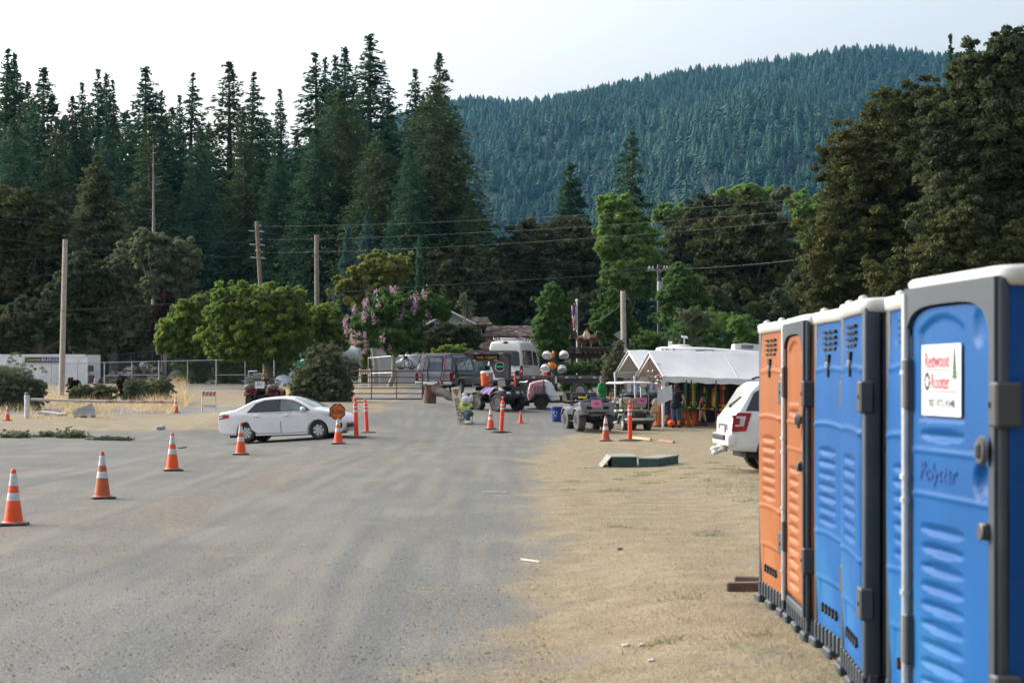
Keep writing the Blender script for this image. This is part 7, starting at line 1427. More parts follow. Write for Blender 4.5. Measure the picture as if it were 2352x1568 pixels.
xa, xb, zb, zt_ = 1.13, 3.0, .80, 1.93
tap = hung('patterned_cloth', 'black cloth printed in red, yellow and green hung up under the front tent', 'tapestry', xa, xb, .72, zb, zt_, FL_, .03, -.14, 24, 16)
def patch(poly, m_, off, nm='printed_patch'):
    f = lambda p: W1(xa + (xb - xa) * p[0], .715 - off + .03 * math.sin(p[0] * 11 + p[1] * 2), zb + (zt_ - zb) * p[1] - .14 * (p[0] - .5)); b = MB(); b.add([f(p) for p in poly], [tuple(range(len(poly)))]); b.add([f(p) for p in poly], [tuple(range(len(poly) - 1, -1, -1))]); b.build(nm, m_, tap)
ell = lambda cx, cy, rx, ry, n_=14: [(cx + rx * math.cos(6.283 * k / n_), cy + ry * math.sin(6.283 * k / n_)) for k in range(n_)]
patch([(0, 0), (.075, 0), (.075, 1), (0, 1)], CGR, .010)
for k in range(9): x0 = .08 + k * .10; patch([(x0, .015), (x0 + .05, .01 + .02 * (k % 2)), (x0 + .10, .02), (x0 + .08, .10), (x0 + .03, .085)], (CY, CGR, CY, CY, CRD)[k % 5], .011)
for k in range(9): x0 = .08 + k * .10; patch([(x0, .94), (x0 + .09, .95), (x0 + .06, 1.0), (x0 + .01, .99)], (CGR, CY, CRD, CGR, CY)[k % 5], .011)
for cx, ms_ in ((.22, (CY, CGR)), (.85, (CRD, CY))):
    for cy in (.82, .20): patch(ell(cx, cy, .072, .085), ms_[0], .011); patch(ell(cx + .03, cy - .01, .04, .06), ms_[1], .0125)
    for k in range(7): y = .30 + k * .065; patch([(cx - .045, y), (cx + .045, y + .02), (cx + .035, y + .06), (cx - .03, y + .05)], ms_[0], .011); patch([(cx + .005, y + .01), (cx + .05, y + .03), (cx + .02, y + .055)], ms_[1], .0125)
for cx, ms_ in ((.44, (CRD, CY, CGR)), (.66, (CRD, CY, CGR))):
    patch([(cx - .06, .35), (cx - .02, .75), (cx + .02, .80), (cx + .01, .2), (cx - .03, .15)], ms_[0], .011); patch([(cx - .02, .15), (cx - .01, .7), (cx + .04, .82), (cx + .05, .5), (cx + .04, .12)], ms_[1], .012); patch([(cx + .04, .3), (cx + .06, .75), (cx + .09, .6), (cx + .07, .35)], ms_[2], .011)
ORT = mat('orange tablecloth', (.42, .095, .02, 1), .8, var=.12, scale=3); 
def tablecloth(label, a0, a1, c0, c1, h, m_):
    b = MB(); n_ = 44; per = []
    for k in range(n_): t_ = k / n_; per.append((a0 + (a1 - a0) * min(1, max(0, t_ * 4)), c0) if t_ < .25 else (a1, c0 + (c1 - c0) * (t_ * 4 - 1)) if t_ < .5 else (a1 - (a1 - a0) * (t_ * 4 - 2), c1) if t_ < .75 else (a0, c1 - (c1 - c0) * (t_ * 4 - 3)))
    cx, cc = (a0 + a1) / 2, (c0 + c1) / 2; secs = []
    for z, e in ((h, 0), (h * .97, .03), (h * .5, .09), (.06, .15)): secs.append([W1(x + (x - cx) * e * 1.0 + .03 * math.sin(k * 1.7) * (h - z), y + (y - cc) * e * 2 + .05 * math.sin(k * 1.3) * (h - z), z + gzf(6, 67) + (.30 if .30 < (k / n_) * 4 - 0 < .75 and z < .1 else 0)) for k, (x, y) in enumerate(per)])
    b.loft(secs[::-1], smooth=True); return tag(b.build('tablecloth', m_), label, 'tablecloth')
tablecloth('orange tablecloth draped over the stall table', .25, 1.75, 1.0, 1.75, .78, ORT)
tb = thing('trestle_table', 'plain stall table under the orange cloth', 'table', W1(1.0, 1.37, gzf(6, 67.5))); b = MB(); b.box(-.70, .70, -.33, .33, .70, .73); b.build('tabletop', WOODD, tb)
for x in (-.6, .6):
    for y in (-.28, .28): b = MB(); b.cyl((x, y, 0), (x, y, .70), .02, n=5); b.build('leg', BLACKP, tb)
for i, (a, r_, h, m_, lb) in enumerate(((.95, .05, .28, GREYL, 'grey bottle on the orange cloth'), (1.15, .06, .2, REDL, 'red jar on the orange cloth'), (1.3, .05, .24, WHP, 'white bottle on the orange cloth'))): b = MB(); b.lathe([(r_, 0), (r_, h * .6), (r_ * .4, h * .75), (r_ * .4, h), (.001, h)], 12); o = b.build('bottle', m_); o.location = W1(a, 1.2, gzf(6, 67) + .785); tag(o, lb, 'bottle')
for dx, yb, lb in ((1576.5, 983, 'dark pole with a green foot next to the woman in the black top'), (1588, 983, 'dark pole with a yellow rag, beside the black patterned cloth'), (1644.5, 988, 'dark pole in front of the patterned cloth, orange and green foot'), (1519, 975, 'dark pole just behind the golf cart, coloured foot')):
    Y_ = 66.6; g = GY(dx, Y_); t = thing('shade_pole', lb, 'pole', g); b = MB(); b.cyl((0, 0, 0), (0, 0, 1.95 - g.z if dx > 1540 else .9), .024, n=7); b.build('pole', BLACKP, t); b = MB(); b.cyl((0, 0, .02), (0, 0, .16), .027, n=7); b.build('green_tape', CGR, t); b = MB(); b.cyl((0, 0, .17), (0, 0, .28), .027, n=7); b.build('orange_tape', ORC, t)
hung('awning_sheet', 'white and blue sheet hanging behind the woman in the black top', 'sheet', .55, 1.12, 2.2, 1.45, 2.05, mat('white sheet', (.55, .58, .62, 1), .8), .02); hung('blue_strip', 'blue strip of tarp under the white sheet', 'tarp', .50, 1.2, 2.15, 1.34, 1.46, mat('blue tarp', (.02, .12, .42, 1), .6), .02)
hung('dark_backdrop', 'dark cloth closing the rear of the front tent', 'cloth', .9, 6.0, 2.75, .1, 2.0, mat('dark backdrop cloth', (.025, .024, .026, 1), .9, var=.6, scale=2.5), .03); hung('orange_cloth', 'orange cloth showing behind the wrapped tent leg', 'cloth', .16, .42, .9, 1.72, 2.0, ORT, .02)
b = MB(); b.rbox((0, 0, .5), (.30, .05, 1.15), Matrix.Rotation(R(24), 3, 'Y')); b.rbox((.12, .05, .42), (.14, .05, 1.0), Matrix.Rotation(R(30), 3, 'Y')); o = b.build('lumber_sheet', TIM); o.location = GY(1500, 67.6); tag(o, 'raw plywood board leaning behind the golf cart', 'board')
b = MB(); b.blob((0, 0, .14), (.16, .14, .16), 2, .1); o = b.build('orange_bucket', ORC); o.location = GY(1543, 67.0); tag(o, 'bright orange bucket on the grass behind the women', 'bucket')
# ================================================================ HOUSE, FAR VEHICLES, STATUES, PEOPLE
WALLG = mat('pale grey house wall', (.40, .41, .42, 1), .85, var=.06, scale=1.5, bump=.1, bscale=20); MAR = mat('maroon trim', (.12, .025, .028, 1), .7, var=.15); WIN = mat('house window glass', (.04, .05, .055, 1), .08, var=.3); WTRIM = mat('white window trim', (.58, .58, .57, 1), .6)
def roofmat():
    m = bpy.data.materials.new('brown roof tiles'); m.use_nodes = True; n = m.node_tree.nodes; l = m.node_tree.links; p = n['Principled BSDF']; tc = n.new('ShaderNodeTexCoord')
    br = n.new('ShaderNodeTexBrick'); br.inputs['Scale'].default_value = 1; br.inputs['Brick Width'].default_value = .42; br.inputs['Row Height'].default_value = .30; br.inputs['Mortar Size'].default_value = .045; br.inputs['Color1'].default_value = (.22, .17, .14, 1); br.inputs['Color2'].default_value = (.36, .31, .27, 1); br.inputs['Mortar'].default_value = (.07, .055, .05, 1)
    l.new(tc.outputs['UV'], br.inputs[0]); l.new(br.outputs[0], p.inputs['Base Color']); p.inputs['Roughness'].default_value = .9; return m
ROOFM = roofmat()
def tiled(par, pts, name='roof'):
    """roof slope with real stepped courses: pts = eave a, eave b, ridge b, ridge a"""
    a, b_, c, d = [Vector(p) for p in pts]; n = max(4, int((d - a).length / .32)); b = MB(); nrm = (b_ - a).cross(d - a).normalized(); nrm = nrm if nrm.z > 0 else -nrm; cols = []
    m = max(2, int((b_ - a).length / .34))
    for i in range(n):
        l0, l1 = a.lerp(d, i / n), b_.lerp(c, i / n); u0, u1 = a.lerp(d, (i + 1) / n), b_.lerp(c, (i + 1) / n)
        for j in range(m):
            p0, p1, q0, q1 = l0.lerp(l1, j / m), l0.lerp(l1, (j + .95) / m), u0.lerp(u1, j / m), u0.lerp(u1, (j + .95) / m); h = nrm * (.075 + random.uniform(-.012, .012)); v = [p0, p1, p1 + h, p0 + h, q1 + nrm * .015, q0 + nrm * .015]
            b.add(v, [(0, 1, 2, 3), (3, 2, 4, 5)], random.choice((0, 0, 1, 2)))
    b.add([a, b_, c, d], [(0, 1, 2, 3)], 3)
    return b.build(name, [mat('roof tile brown', (.20, .155, .13, 1), .9, var=.2, scale=3), mat('roof tile pale', (.33, .29, .255, 1), .9, var=.2, scale=3), mat('roof tile dark', (.13, .10, .09, 1), .9, var=.2, scale=3), MAR], par)
Yh = 138.; s = mpp(Yh)
t = thing('house', 'grey house with brown tiled roofs and maroon trim behind the crape myrtle', 'house', GY(1100, Yh)); O = t.location
q = lambda x, y, d=0.: Vector(((x - CX) * s - O.x, d, CZ - (y - HZ) * s - O.z))
b = MB(); b.prism([(q(0, 0).x * 0 + q(x, y).x, q(x, y).z) for x, y in ((985, 880), (1079, 880), (1079, 737), (1036, 717), (985, 741))], 0, 5); b.build('gable_wall', WALLG, t)
b = MB(); p0, p1 = q(1079, 880), q(1104, 752); b.box(p0.x, p1.x, 1.2, 5, p0.z, p1.z); b.box(q(1104, 0).x, q(1240, 0).x, 3.0, 6, q(0, 880).z, q(0, 764).z); b.build('wing_wall', WALLG, t)
ov = .5
tiled(t, [q(1094, 743.5, -ov), q(1094, 743.5, 6), q(1036, 714, 6), q(1036, 714, -ov)]); tiled(t, [q(972, 748, 6), q(972, 748, -ov), q(1036, 714, -ov), q(1036, 714, 6)])
b = MB(); b.tube([q(972, 749, -ov - .02), q(1036, 715.5, -ov - .02), q(1094, 745, -ov - .02)], .10, 4); b.build('barge_board', WTRIM, t)
tiled(t, [q(1076, 744, .9), q(1130, 744, .9), q(1118, 725, 3.6), q(1084, 725, 3.6)]); b = MB(); b.box(q(1076, 0).x, q(1131, 0).x, .85, .95, q(0, 749).z, q(0, 744).z); b.build('fascia', MAR, t)
tiled(t, [q(1110, 771, 1.6), q(1240, 771, 1.6), q(1240, 744, 5.2), q(1117, 744, 5.2)]); b = MB(); b.box(q(1109, 0).x, q(1240, 0).x, 1.55, 1.65, q(0, 775).z, q(0, 771).z); b.build('fascia', MAR, t)
tiled(t, [q(1090, 803, -1.2), q(1200, 803, -1.2), q(1200, 778, 1.4), q(1090, 778, 1.4)]); b = MB(); b.box(q(1090, 0).x, q(1200, 0).x, -1.25, -1.15, q(0, 808).z, q(0, 803).z); b.build('fascia', MAR, t)
tiled(t, [q(770, 798, -2), q(860, 798, -2), q(860, 752, 3), q(770, 752, 3)]); b = MB(); b.box(q(775, 0).x, q(985, 0).x, -1.2, 4, q(0, 890).z, q(0, 800).z); b.build('wing_wall', WALLG, t)
b = MB(); b.box(q(1101, 0).x, q(1104.5, 0).x, 1.15, 1.25, q(0, 800).z, q(0, 752).z); b.build('corner_trim', MAR, t)
for x0, x1, rr in ((990, 1010, 0), (1014, 1030, 1), (1048, 1066, 1)):
    xm = (x0 + x1) / 2; arc = [(q(x0, 760).x, q(x0, 760).z), (q(x1, 760).x, q(x1, 760).z)] + [(q(xm, 0).x + (q(x1, 0).x - q(xm, 0).x) * math.cos(R(a)), q(0, 750).z + (q(0, 741).z - q(0, 750).z) * math.sin(R(a))) for a in range(0, 181, 20)]
    b = MB(); b.prism(arc, -.04, .02); w_ = b.build('window', WIN, t); b = MB(); pts = [Vector((p[0], -.06, p[1])) for p in arc]; b.tube(pts, .07, 4, closed=True); b.tube([q(xm, 760, -.06), q(xm, 742, -.06)], .04, 4); b.tube([q(x0, 751, -.06), q(x1, 751, -.06)], .04, 4); b.build('window_frame', WTRIM, w_)
# green tank truck
TG = mat('mint green truck paint', (.045, .33, .20, 1), .4, var=.1, scale=2, dirt=(.08, .28, .18, 1)); TS = mat('silver tank', (.40, .42, .43, 1), .4, .3, var=.1, scale=1.5, dirt=(.30, .30, .29, 1))
Yk = 127.; s = mpp(Yk); t = thing('tank_truck', 'old mint green truck with a silver tank behind the big bush', 'truck', GY(745, Yk)); O = t.location; zz = lambda y: CZ - (y - HZ) * s - O.z; X = lambda x: (x - CX) * s - O.x
b = MB(); b.box(X(690), X(735), .2, 1.6, zz(868), zz(829), 0, .08, seg=2); b.loft([[(X(x), y0, zz(858)), (X(x), y0, zz(yy + 6)), (X(x), y0 + .25, zz(yy)), (X(x), y1 - .25, zz(yy)), (X(x), y1, zz(yy + 6)), (X(x), y1, zz(858))] for x, yy, y0, y1 in ((684, 832, .35, 1.45), (690, 825, .25, 1.55), (715, 821, .2, 1.6), (735, 820, .2, 1.6))]); b.build('bonnet', TG, t)
b = MB(); b.box(X(680), X(684), .3, 1.5, zz(862), zz(828), 0, .03); b.build('grille', TG, t)
for y in (.05, 1.6): b = MB(); b.lathe([(.16, 0), (.15, .08), (.001, .10)], 14, M=Matrix.Translation((X(688), y + .08, zz(838))) @ Matrix.Rotation(R(-90), 4, 'Y')); b.build('headlight', CLEARL, t); b = MB(); b.box(X(682), X(700), y - .1, y + .25, zz(856), zz(829), 0, .08, seg=2); b.build('mudguard', TG, t)
b = MB(); b.loft([[(X(x), .05, z0), (X(x2), .05, z1), (X(x2), 1.75, z1), (X(x), 1.75, z0)] for x, x2, z0, z1 in ((716, 702, zz(822), zz(803)), (768, 768, zz(862), zz(801)))], smooth=False); b.build('cab', TG, t)
b = MB(); b.box(X(694), X(770), -.05, 1.85, zz(802), zz(797), 0, .05); b.build('cab_roof', mat('dusty white roof', (.45, .45, .43, 1), .6, var=.1), t)
b = MB(); b.box(X(699), X(703), .2, 1.6, zz(812), zz(804)); b.box(X(720), X(760), .02, .06, zz(826), zz(806)); b.build('cab_window', GLASS, t); b = MB(); b.tube([(X(694), -.1, zz(815)), (X(690), -.2, zz(822)), (X(690), -.2, zz(806))], .03, 5); b.box(X(688.5), X(692.5), -.26, -.16, zz(822), zz(806)); b.build('mirror', STEEL, t)
b = MB(); M = Matrix.Translation((X(760), .95, zz(817))) @ Matrix.Rotation(R(90), 4, 'Y'); L = X(826) - X(760); b.lathe([(.001, -.02), (.55, .02), (.72, .15), (.74, .3), (.74, L - .3), (.70, L - .1), (.5, L), (.001, L + .03)], 28, M=M); b.build('tank', TS, t)
b = MB(); b.box(X(720), X(826), .3, 1.6, zz(848), zz(840)); b.box(X(766), X(822), .1, 1.8, zz(842), zz(838)); b.build('frame', BLACKP, t)
for x in (700, 795, 815): wheel(t, X(x), .1, .50, .3, -1, 5, RUBD, BLACKP, .5, 'steel'); wheel(t, X(x), 1.75, .50, .3, 1, 5, RUBD, BLACKP, .5, 'steel')
for k in kids(t):
    if k.name.startswith('wheel'): k.location.z = zz(872) - 0
t.location.z += 0
# travel trailer
RVW = mat('white trailer skin', (.58, .60, .62, 1), .4, var=.04, scale=1, dirt=(.52, .53, .53, 1)); Yr = 79.; s = mpp(Yr); t = thing('travel_trailer', 'long white travel trailer behind the tents with a roof air conditioner', 'trailer', GY(1630, Yr), R(0)); O = t.location; zz = lambda y: CZ - (y - HZ) * s - O.z; X = lambda x: (x - CX) * s - O.x
b = MB(); b.loft([[(X(x), y, zz(920)), (X(x), y, zz(yt + 5)), (X(x), y + .12, zz(yt + .6)), (X(x), y + .4, zz(yt)), (X(x), 2.1, zz(yt)), (X(x), 2.35, zz(yt + 1.5)), (X(x), 2.45, zz(yt + 5)), (X(x), 2.45, zz(920))] for x, yt, y in ((1515, 801, .25), (1516.5, 797, .12), (1522, 795.5, 0), (1620, 797, 0), (1745, 806, 0), (1850, 806, 0), (1852, 812, .1))]); b.build('trailer_body', RVW, t)
b = MB(); b.box(X(1597), X(1640), -.03, .05, zz(817), zz(803.5), 0, .02); b.build('window', GLASS, t)
for x in (1519, 1530, 1546): b = MB(); b.box(X(x), X(x + 3), -.04, .02, zz(803), zz(800)); b.build('marker_lamp', REDL, t)
b = MB(); b.loft([[(X(x), .5 + g_, zz(806)), (X(x), .5 + g_, zz(yt)), (X(x), 1.6 - g_, zz(yt)), (X(x), 1.6 - g_, zz(806))] for x, yt, g_ in ((1688, 802, .1), (1691, 789, 0), (1715, 787, 0), (1752, 791, .05), (1756, 800, .1))], smooth=False); ac = b.build('air_conditioner', WTRIM, t)
b = MB()
for k in range(11): b.box(X(1706 + k * 2.6), X(1707.6 + k * 2.6), .47, .52, zz(800), zz(791.5))
b.build('ac_grille', GREYL, ac); b = MB(); b.loft([[(X(1568 + 27 * math.cos(R(a)) * k), 1.2 + .45 * math.sin(R(a)) * k, zz(z)) for a in range(0, 360, 24)] for z, k in ((797, 1), (794, .98), (790.5, .72), (789.6, .3))]); b.build('roof_vent', CRM, t)
b = MB(); b.box(X(1541), X(1550), 1.2, 1.3, zz(797), zz(782)); b.build('vent_stack', WTRIM, t); b = MB(); b.rbox((X(1579), 1.4, zz(772)), (15 * s, .3, .03), Matrix.Rotation(R(20), 3, 'X') @ Matrix.Rotation(R(8), 3, 'Y')); b.cyl((X(1579), 1.4, zz(796)), (X(1579), 1.4, zz(773)), .03, n=6); b.build('antenna_panel', STEEL, t)
# pale car and cart wheel behind the far fence
t = thing('parked_car', 'small pale car glimpsed behind the far fence above the pickup', 'car', GY(930, 126)); s = mpp(126); zz = lambda y: CZ - (y - HZ) * s - t.location.z; x0 = (905 - 930) * s; x1 = (958 - 930) * s
b = MB(); b.loft([[(x, 0, zz(842)), (x, .05, zz(yt + 2)), (x, .3, zz(yt)), (x, 1.3, zz(yt)), (x, 1.5, zz(yt + 2)), (x, 1.6, zz(842))] for x, yt in ((x0, 832), (x0 + .4, 825), (x0 + .8, 815), (x1 - .9, 813), (x1 - .3, 822), (x1, 832))]); b.build('car_body', mat('pale blue car paint', (.38, .44, .52, 1), .3, coat=.4), t); b = MB(); b.box(x0 + .7, x1 - .7, -.02, .1, zz(826), zz(817)); b.build('side_window', GLASS, t); wheel(t, x0 + .5, .2, .3, .2, -1, 5); wheel(t, x1 - .4, .2, .3, .2, -1, 5)
for k in kids(t):
    if k.name.startswith('wheel'): k.location.z = zz(849)
t = thing('wagon_wheel', 'old wooden wagon wheel against the far fence', 'wheel', P(938, 836, 107)); b = MB(); r_ = 9 * mpp(107); b.tube([(r_ * math.cos(k * .3927), 0, r_ * math.sin(k * .3927)) for k in range(16)], .03, 5, closed=True)
for k in range(8): a = k * .785; b.tube([(0, 0, 0), (r_ * math.cos(a), 0, r_ * math.sin(a))], .02, 4)
b.build('wheel_frame', WOODD, t)
# trestle, roosters, flag
Ys = 101.; s = mpp(Ys); t = thing('timber_trestle', 'dark timber trestle deck carrying the rooster statues', 'trestle', GY(1345, Ys)); O = t.location; zz = lambda y: CZ - (y - HZ) * s - O.z; X = lambda x: (x - CX) * s - O.x; TMB = mat('dark timber', (.045, .036, .030, 1), .9, var=.4, scale=5)
b = MB(); b.box(X(1304), X(1400), .05, 2.4, zz(810), zz(807)); b.box(X(1304), X(1400), .0, .12, zz(806), zz(800)); b.box(X(1308), X(1400), -.03, .03, zz(799), zz(796.5), 1); b.build('deck_beam', [TMB, WOODD], t); b = MB(); b.box(X(1306), X(1400), .2, 2.3, zz(822), zz(811)); b.build('girder', TMB, t)
for k in range(8): b = MB(); x = 1310 + k * 11; b.box(X(x), X(x + 4), -.12, .3, zz(811.5), zz(807.5)); b.build('beam_end', WOODD, t)
b = MB(); b.box(X(1324), X(1331), -.16, -.02, zz(812), zz(797)); b.build('post_block', WOODD, t)
for x in (1312, 1352, 1392): b = MB(); b.box(X(x), X(x + 6), .4, .8, zz(885), zz(820)); b.build('trestle_leg', TMB, t)
RST = mat('rusty rooster metal', (.23, .075, .04, 1), .6, var=.35, scale=5); CRMR = mat('cream neck paint', (.50, .40, .24, 1), .6, var=.2, scale=8); DKR = mat('dark tail metal', (.05, .035, .03, 1), .6, var=.3)
def rooster(label, dx, yb, fl, sc):
    t = thing('rooster_statue', label, 'statue', P(dx, yb, 101.8), 0, 'rooster statues on the trestle', sc); f = fl
    b = MB(); b.loft([[(f * (x + r1 * 0), r_ * math.cos(R(a)) * .8, z + r_ * 1.05 * math.sin(R(a))) for a in range(0, 360, 30)] for x, z, r_, r1 in ((-.42, .66, .06, 0), (-.32, .58, .20, 0), (-.1, .52, .30, 0), (.12, .58, .28, 0), (.26, .72, .19, 0))]); b.build('body', RST, t)
    b = MB(); b.tube([(f * .16, 0, .62), (f * .28, 0, .86), (f * .32, 0, 1.06), (f * .33, 0, 1.16)], [.22, .15, .10, .07], 10); b.build('neck', CRMR, t); b = MB(); b.blob((f * .35, 0, 1.2), (.10, .07, .08), 2, .05); b.prism([(f * .42, 1.22), (f * .54, 1.18), (f * .42, 1.16)], -.02, .02); b.build('head', RST, t)
    b = MB(); b.prism([(f * .27, 1.24), (f * .30, 1.36), (f * .34, 1.29), (f * .38, 1.36), (f * .43, 1.24)], -.015, .015); b.prism([(f * .40, 1.15), (f * .44, 1.04), (f * .37, 1.10)], -.015, .015); b.build('comb', REDL2, t)
    b = MB()
    for k in range(6): a = R(95 + 16 * k); b.tube([(f * -.34, (k - 2.5) * .03, .66), (f * (-.34 + .34 * math.cos(a)), (k - 2.5) * .04, .66 + .42 * math.sin(a)), (f * (-.34 + .62 * math.cos(a + .35)), (k - 2.5) * .05, .62 + .42 * math.sin(a + .25))], [.07, .06, .02], 6)
    b.build('tail', DKR, t)
    for y in (-.09, .09): b = MB(); b.tube([(f * .02, y, .36), (f * .05, y, .16), (0, y, 0)], [.05, .025, .025], 6); b.tube([(0, y, .01), (f * .13, y, .01)], .02, 5); b.build('leg', mat('ochre leg paint', (.35, .20, .05, 1), .6), t)
    b = MB(); b.blob((f * -.06, -.24, .58), (.24, .05, .15), 2, .1); b.build('wing', DKR, t)
rooster('rooster statue with its tail hidden in the upright tree, facing its mate', 1335, 797, 1, .78); rooster('rooster statue facing the other way, dark head and curled tail', 1359, 797, -1, .82)
t = thing('flagpole', 'thin white flagpole with a limp flag beside the rooster statues', 'flagpole', GY(1326, 104)); s = mpp(104); O = t.location; p = P(1325, 690, 104) - O; b = MB(); b.tube([(0, 0, 0), tuple(p)], [.06, .045], 8); b.blob(tuple(p), (.09, .09, .09), 2, 0); b.build('pole', WTRIM, t)
FR = mat('flag red', (.38, .03, .05, 1), .8); FB = mat('flag blue', (.03, .05, .20, 1), .8)
def flg(u, v): return (p.x - .06 - .16 * math.sin(u * 3.1) * (1 - v * .3) + .10 * math.sin(u * 9 + v * 3), -.06 + .09 * math.sin(u * 14 + v * 2), p.z - .25 - 1.35 * v - .15 * u)
b = MB(); b.grid(flg, 26, 24); o = b.build('flag', [WHITE, FR, FB], t)
for pl in o.data.polygons:
    i, j = divmod(pl.index, 24); pl.material_index = 2 if (i < 10 and j < 11) else (1 if (i // 2) % 2 else 0)

# ---- people: one closed body each, grown from joints, clothes over it
def fuse(name, caps, m, parent, vox=.014, label=None, smooth=3):
    b = MB()
    for c in caps:
        if len(c) == 4:
            a, e, ra, re = Vector(c[0]), Vector(c[1]), c[2], c[3]; b.cyl(a, e, ra, re, 12); b.blob(a, (ra,) * 3, 2, 0); b.blob(e, (re,) * 3, 2, 0)
        else: b.blob(c[0], c[1], 3, 0)
    o = b.build(name, m); md = o.modifiers.new('r', 'REMESH'); md.mode = 'VOXEL'; md.voxel_size = vox; md.use_smooth_shade = True; ms_ = o.modifiers.new('s', 'SMOOTH'); ms_.iterations = smooth; ms_.factor = .5
    dg = bpy.context.evaluated_depsgraph_get(); dg.update(); me = bpy.data.meshes.new_from_object(o.evaluated_get(dg)); bpy.data.objects.remove(o); me.materials.clear(); me.materials.append(m); me.shade_smooth(); return link(name, me, parent, label)
def hand(wr, dr, side, curl=.5):
    """five separate fingers from a palm; dr = along the forearm"""
    wr, dr = Vector(wr), Vector(dr).normalized(); sd_ = Vector(side).normalized(); pn = dr.cross(sd_); k = wr + dr * .085; o = [(wr, k, .026, .034)]; o.append((k + sd_ * .02, k - sd_ * .02, .024, .022))
    for i, (off, L) in enumerate(((.030, .075), (.010, .085), (-.011, .078), (-.030, .060))):
        a = k + sd_ * off; m_ = a + (dr + pn * curl * .5) * L * .55; e = m_ + (dr * .6 + pn * curl) * L * .5; o += [(a, m_, .0095, .009), (m_, e, .009, .0075)]
    a = wr + dr * .03 + sd_ * .03; m_ = a + (dr * .6 + sd_ * .6 + pn * .2) * .045; o += [(a, m_, .012, .010), (m_, m_ + (dr * .9 + sd_ * .1 + pn * .3) * .03, .010, .008)]; return o
SKIN = mat('skin', (.36, .20, .14, 1), .6, var=.08, scale=6); SKINP = mat('pale skin', (.42, .26, .20, 1), .6, var=.08, scale=6); HAIRD = mat('brown hair', (.05, .032, .022, 1), .7, var=.4, scale=30); DEN = mat('blue denim', (.035, .060, .115, 1), .85, var=.3, scale=12); SHOE = mat('dark shoe', (.03, .028, .026, 1), .7)
def head(c, r=.105, fx=1.):
    """skull, jaw, nose, ears; face towards +x"""
    c = Vector(c); return [(c + Vector((-.01, 0, .02)), (r * .98, r * .80, r * 1.10)), (c + Vector((.03, 0, -.05)), (r * .66, r * .58, r * .70)), (c + Vector((.095, 0, .005)), c + Vector((.115, 0, -.022)), .011, .016), (c + Vector((0, .082, 0)), (.022, .012, .03)), (c + Vector((0, -.082, 0)), (.022, .012, .03)), (c + Vector((.088, .0, -.052)), (.018, .028, .009))]
def face(c, par):
    c = Vector(c)
    for sg in (-1, 1): b = MB(); b.blob(c + Vector((.085, sg * .034, .018)), (.012, .015, .008), 2, 0); b.build('eye', BLK, par)
def person(name, label, loc, rz, J, skin, group='people around the tents'):
    t = thing(name, label, 'person', loc, rz, group); caps = head(J['head']); hd = Vector(J['head'])
    caps += [(J['neck'], hd + Vector((-.01, 0, -.06)), .062, .056), (J['neck'], J['chest'], .07, .15), (J['chest'], J['pelvis'], .145, .14)]
    for s_ in 'LR':
        y = 1 if s_ == 'L' else -1; caps += [(J['neck'], J['sh' + s_], .065, .062), (J['sh' + s_], J['el' + s_], .052, .042), (J['el' + s_], J['wr' + s_], .042, .028), (J['pelvis'], J['hp' + s_], .12, .105), (J['hp' + s_], J['kn' + s_], .095, .060), (J['kn' + s_], J['an' + s_], .060, .040)]
        k = Vector(J['kn' + s_]); an = Vector(J['an' + s_]); caps.append((k.lerp(an, .15), k.lerp(an, .45), .055, .055)); d = Vector(J['wr' + s_]) - Vector(J['el' + s_]); caps += hand(J['wr' + s_], d, (.3, -y * .2, .9) if abs(d.normalized().z) < .6 else (.95, 0, 0)); caps.append((an, an + Vector((.14, 0, -.05)), .042, .034))
    b = fuse('body', caps, skin, t, .0065); face(J['head'], t); return t
def std(h, **kw):
    k = h / 1.78; J = dict(head=(.02, 0, 1.665), neck=(0, 0, 1.50), chest=(0, 0, 1.30), pelvis=(0, 0, .98), shL=(0, .19, 1.45), shR=(0, -.19, 1.45), elL=(-.02, .25, 1.15), elR=(-.02, -.25, 1.15), wrL=(.06, .26, .90), wrR=(.06, -.26, .90), hpL=(0, .09, .92), hpR=(0, -.09, .92), knL=(.03, .10, .50), knR=(.03, -.10, .50), anL=(0, .10, .09), anR=(0, -.10, .09)); J.update(kw)
    return {a: tuple(c * k for c in v) for a, v in J.items()}
def torso_caps(J, r, sleeve=True, hem=.0): 
    c = [(J['neck'], J['chest'], .085 * r, .168 * r), (J['chest'], J['pelvis'], .166 * r, .165 * r), ((J['pelvis'][0], J['pelvis'][1] + .05, J['pelvis'][2] - hem), (J['pelvis'][0], J['pelvis'][1] - .05, J['pelvis'][2] - hem), .155 * r, .155 * r)]
    for s_ in 'LR': c.append((J['neck'], J['sh' + s_], .08 * r, .08 * r)); c += [(J['sh' + s_], Vector(J['sh' + s_]).lerp(Vector(J['el' + s_]), .72), .078 * r, .070 * r)] if sleeve else []
    return c
def leg_caps(J, r, f): 
    c = [(Vector(J['pelvis']) + Vector((0, 0, .06)), J['pelvis'], .150 * r, .155 * r)]
    for s_ in 'LR':
        c.append((J['pelvis'], J['hp' + s_], .145 * r, .128 * r)); k = Vector(J['kn' + s_]); h = Vector(J['hp' + s_]); a = Vector(J['an' + s_]); c.append((h, h.lerp(k, min(1, f)), .122 * r, .095 * r)) 
        if f > 1: c.append((k, k.lerp(a, f - 1), .085 * r, .072 * r))
    return c
def shoes(t, J, m):
    for s_ in 'LR': a = Vector(J['an' + s_]); b = MB(); b.blob(a + Vector((.055, 0, -.055)), (.15, .052, .05), 3, .04); b.blob(a + Vector((-.02, 0, -.01)), (.06, .05, .07), 2, 0); b.build('shoe', m, t)
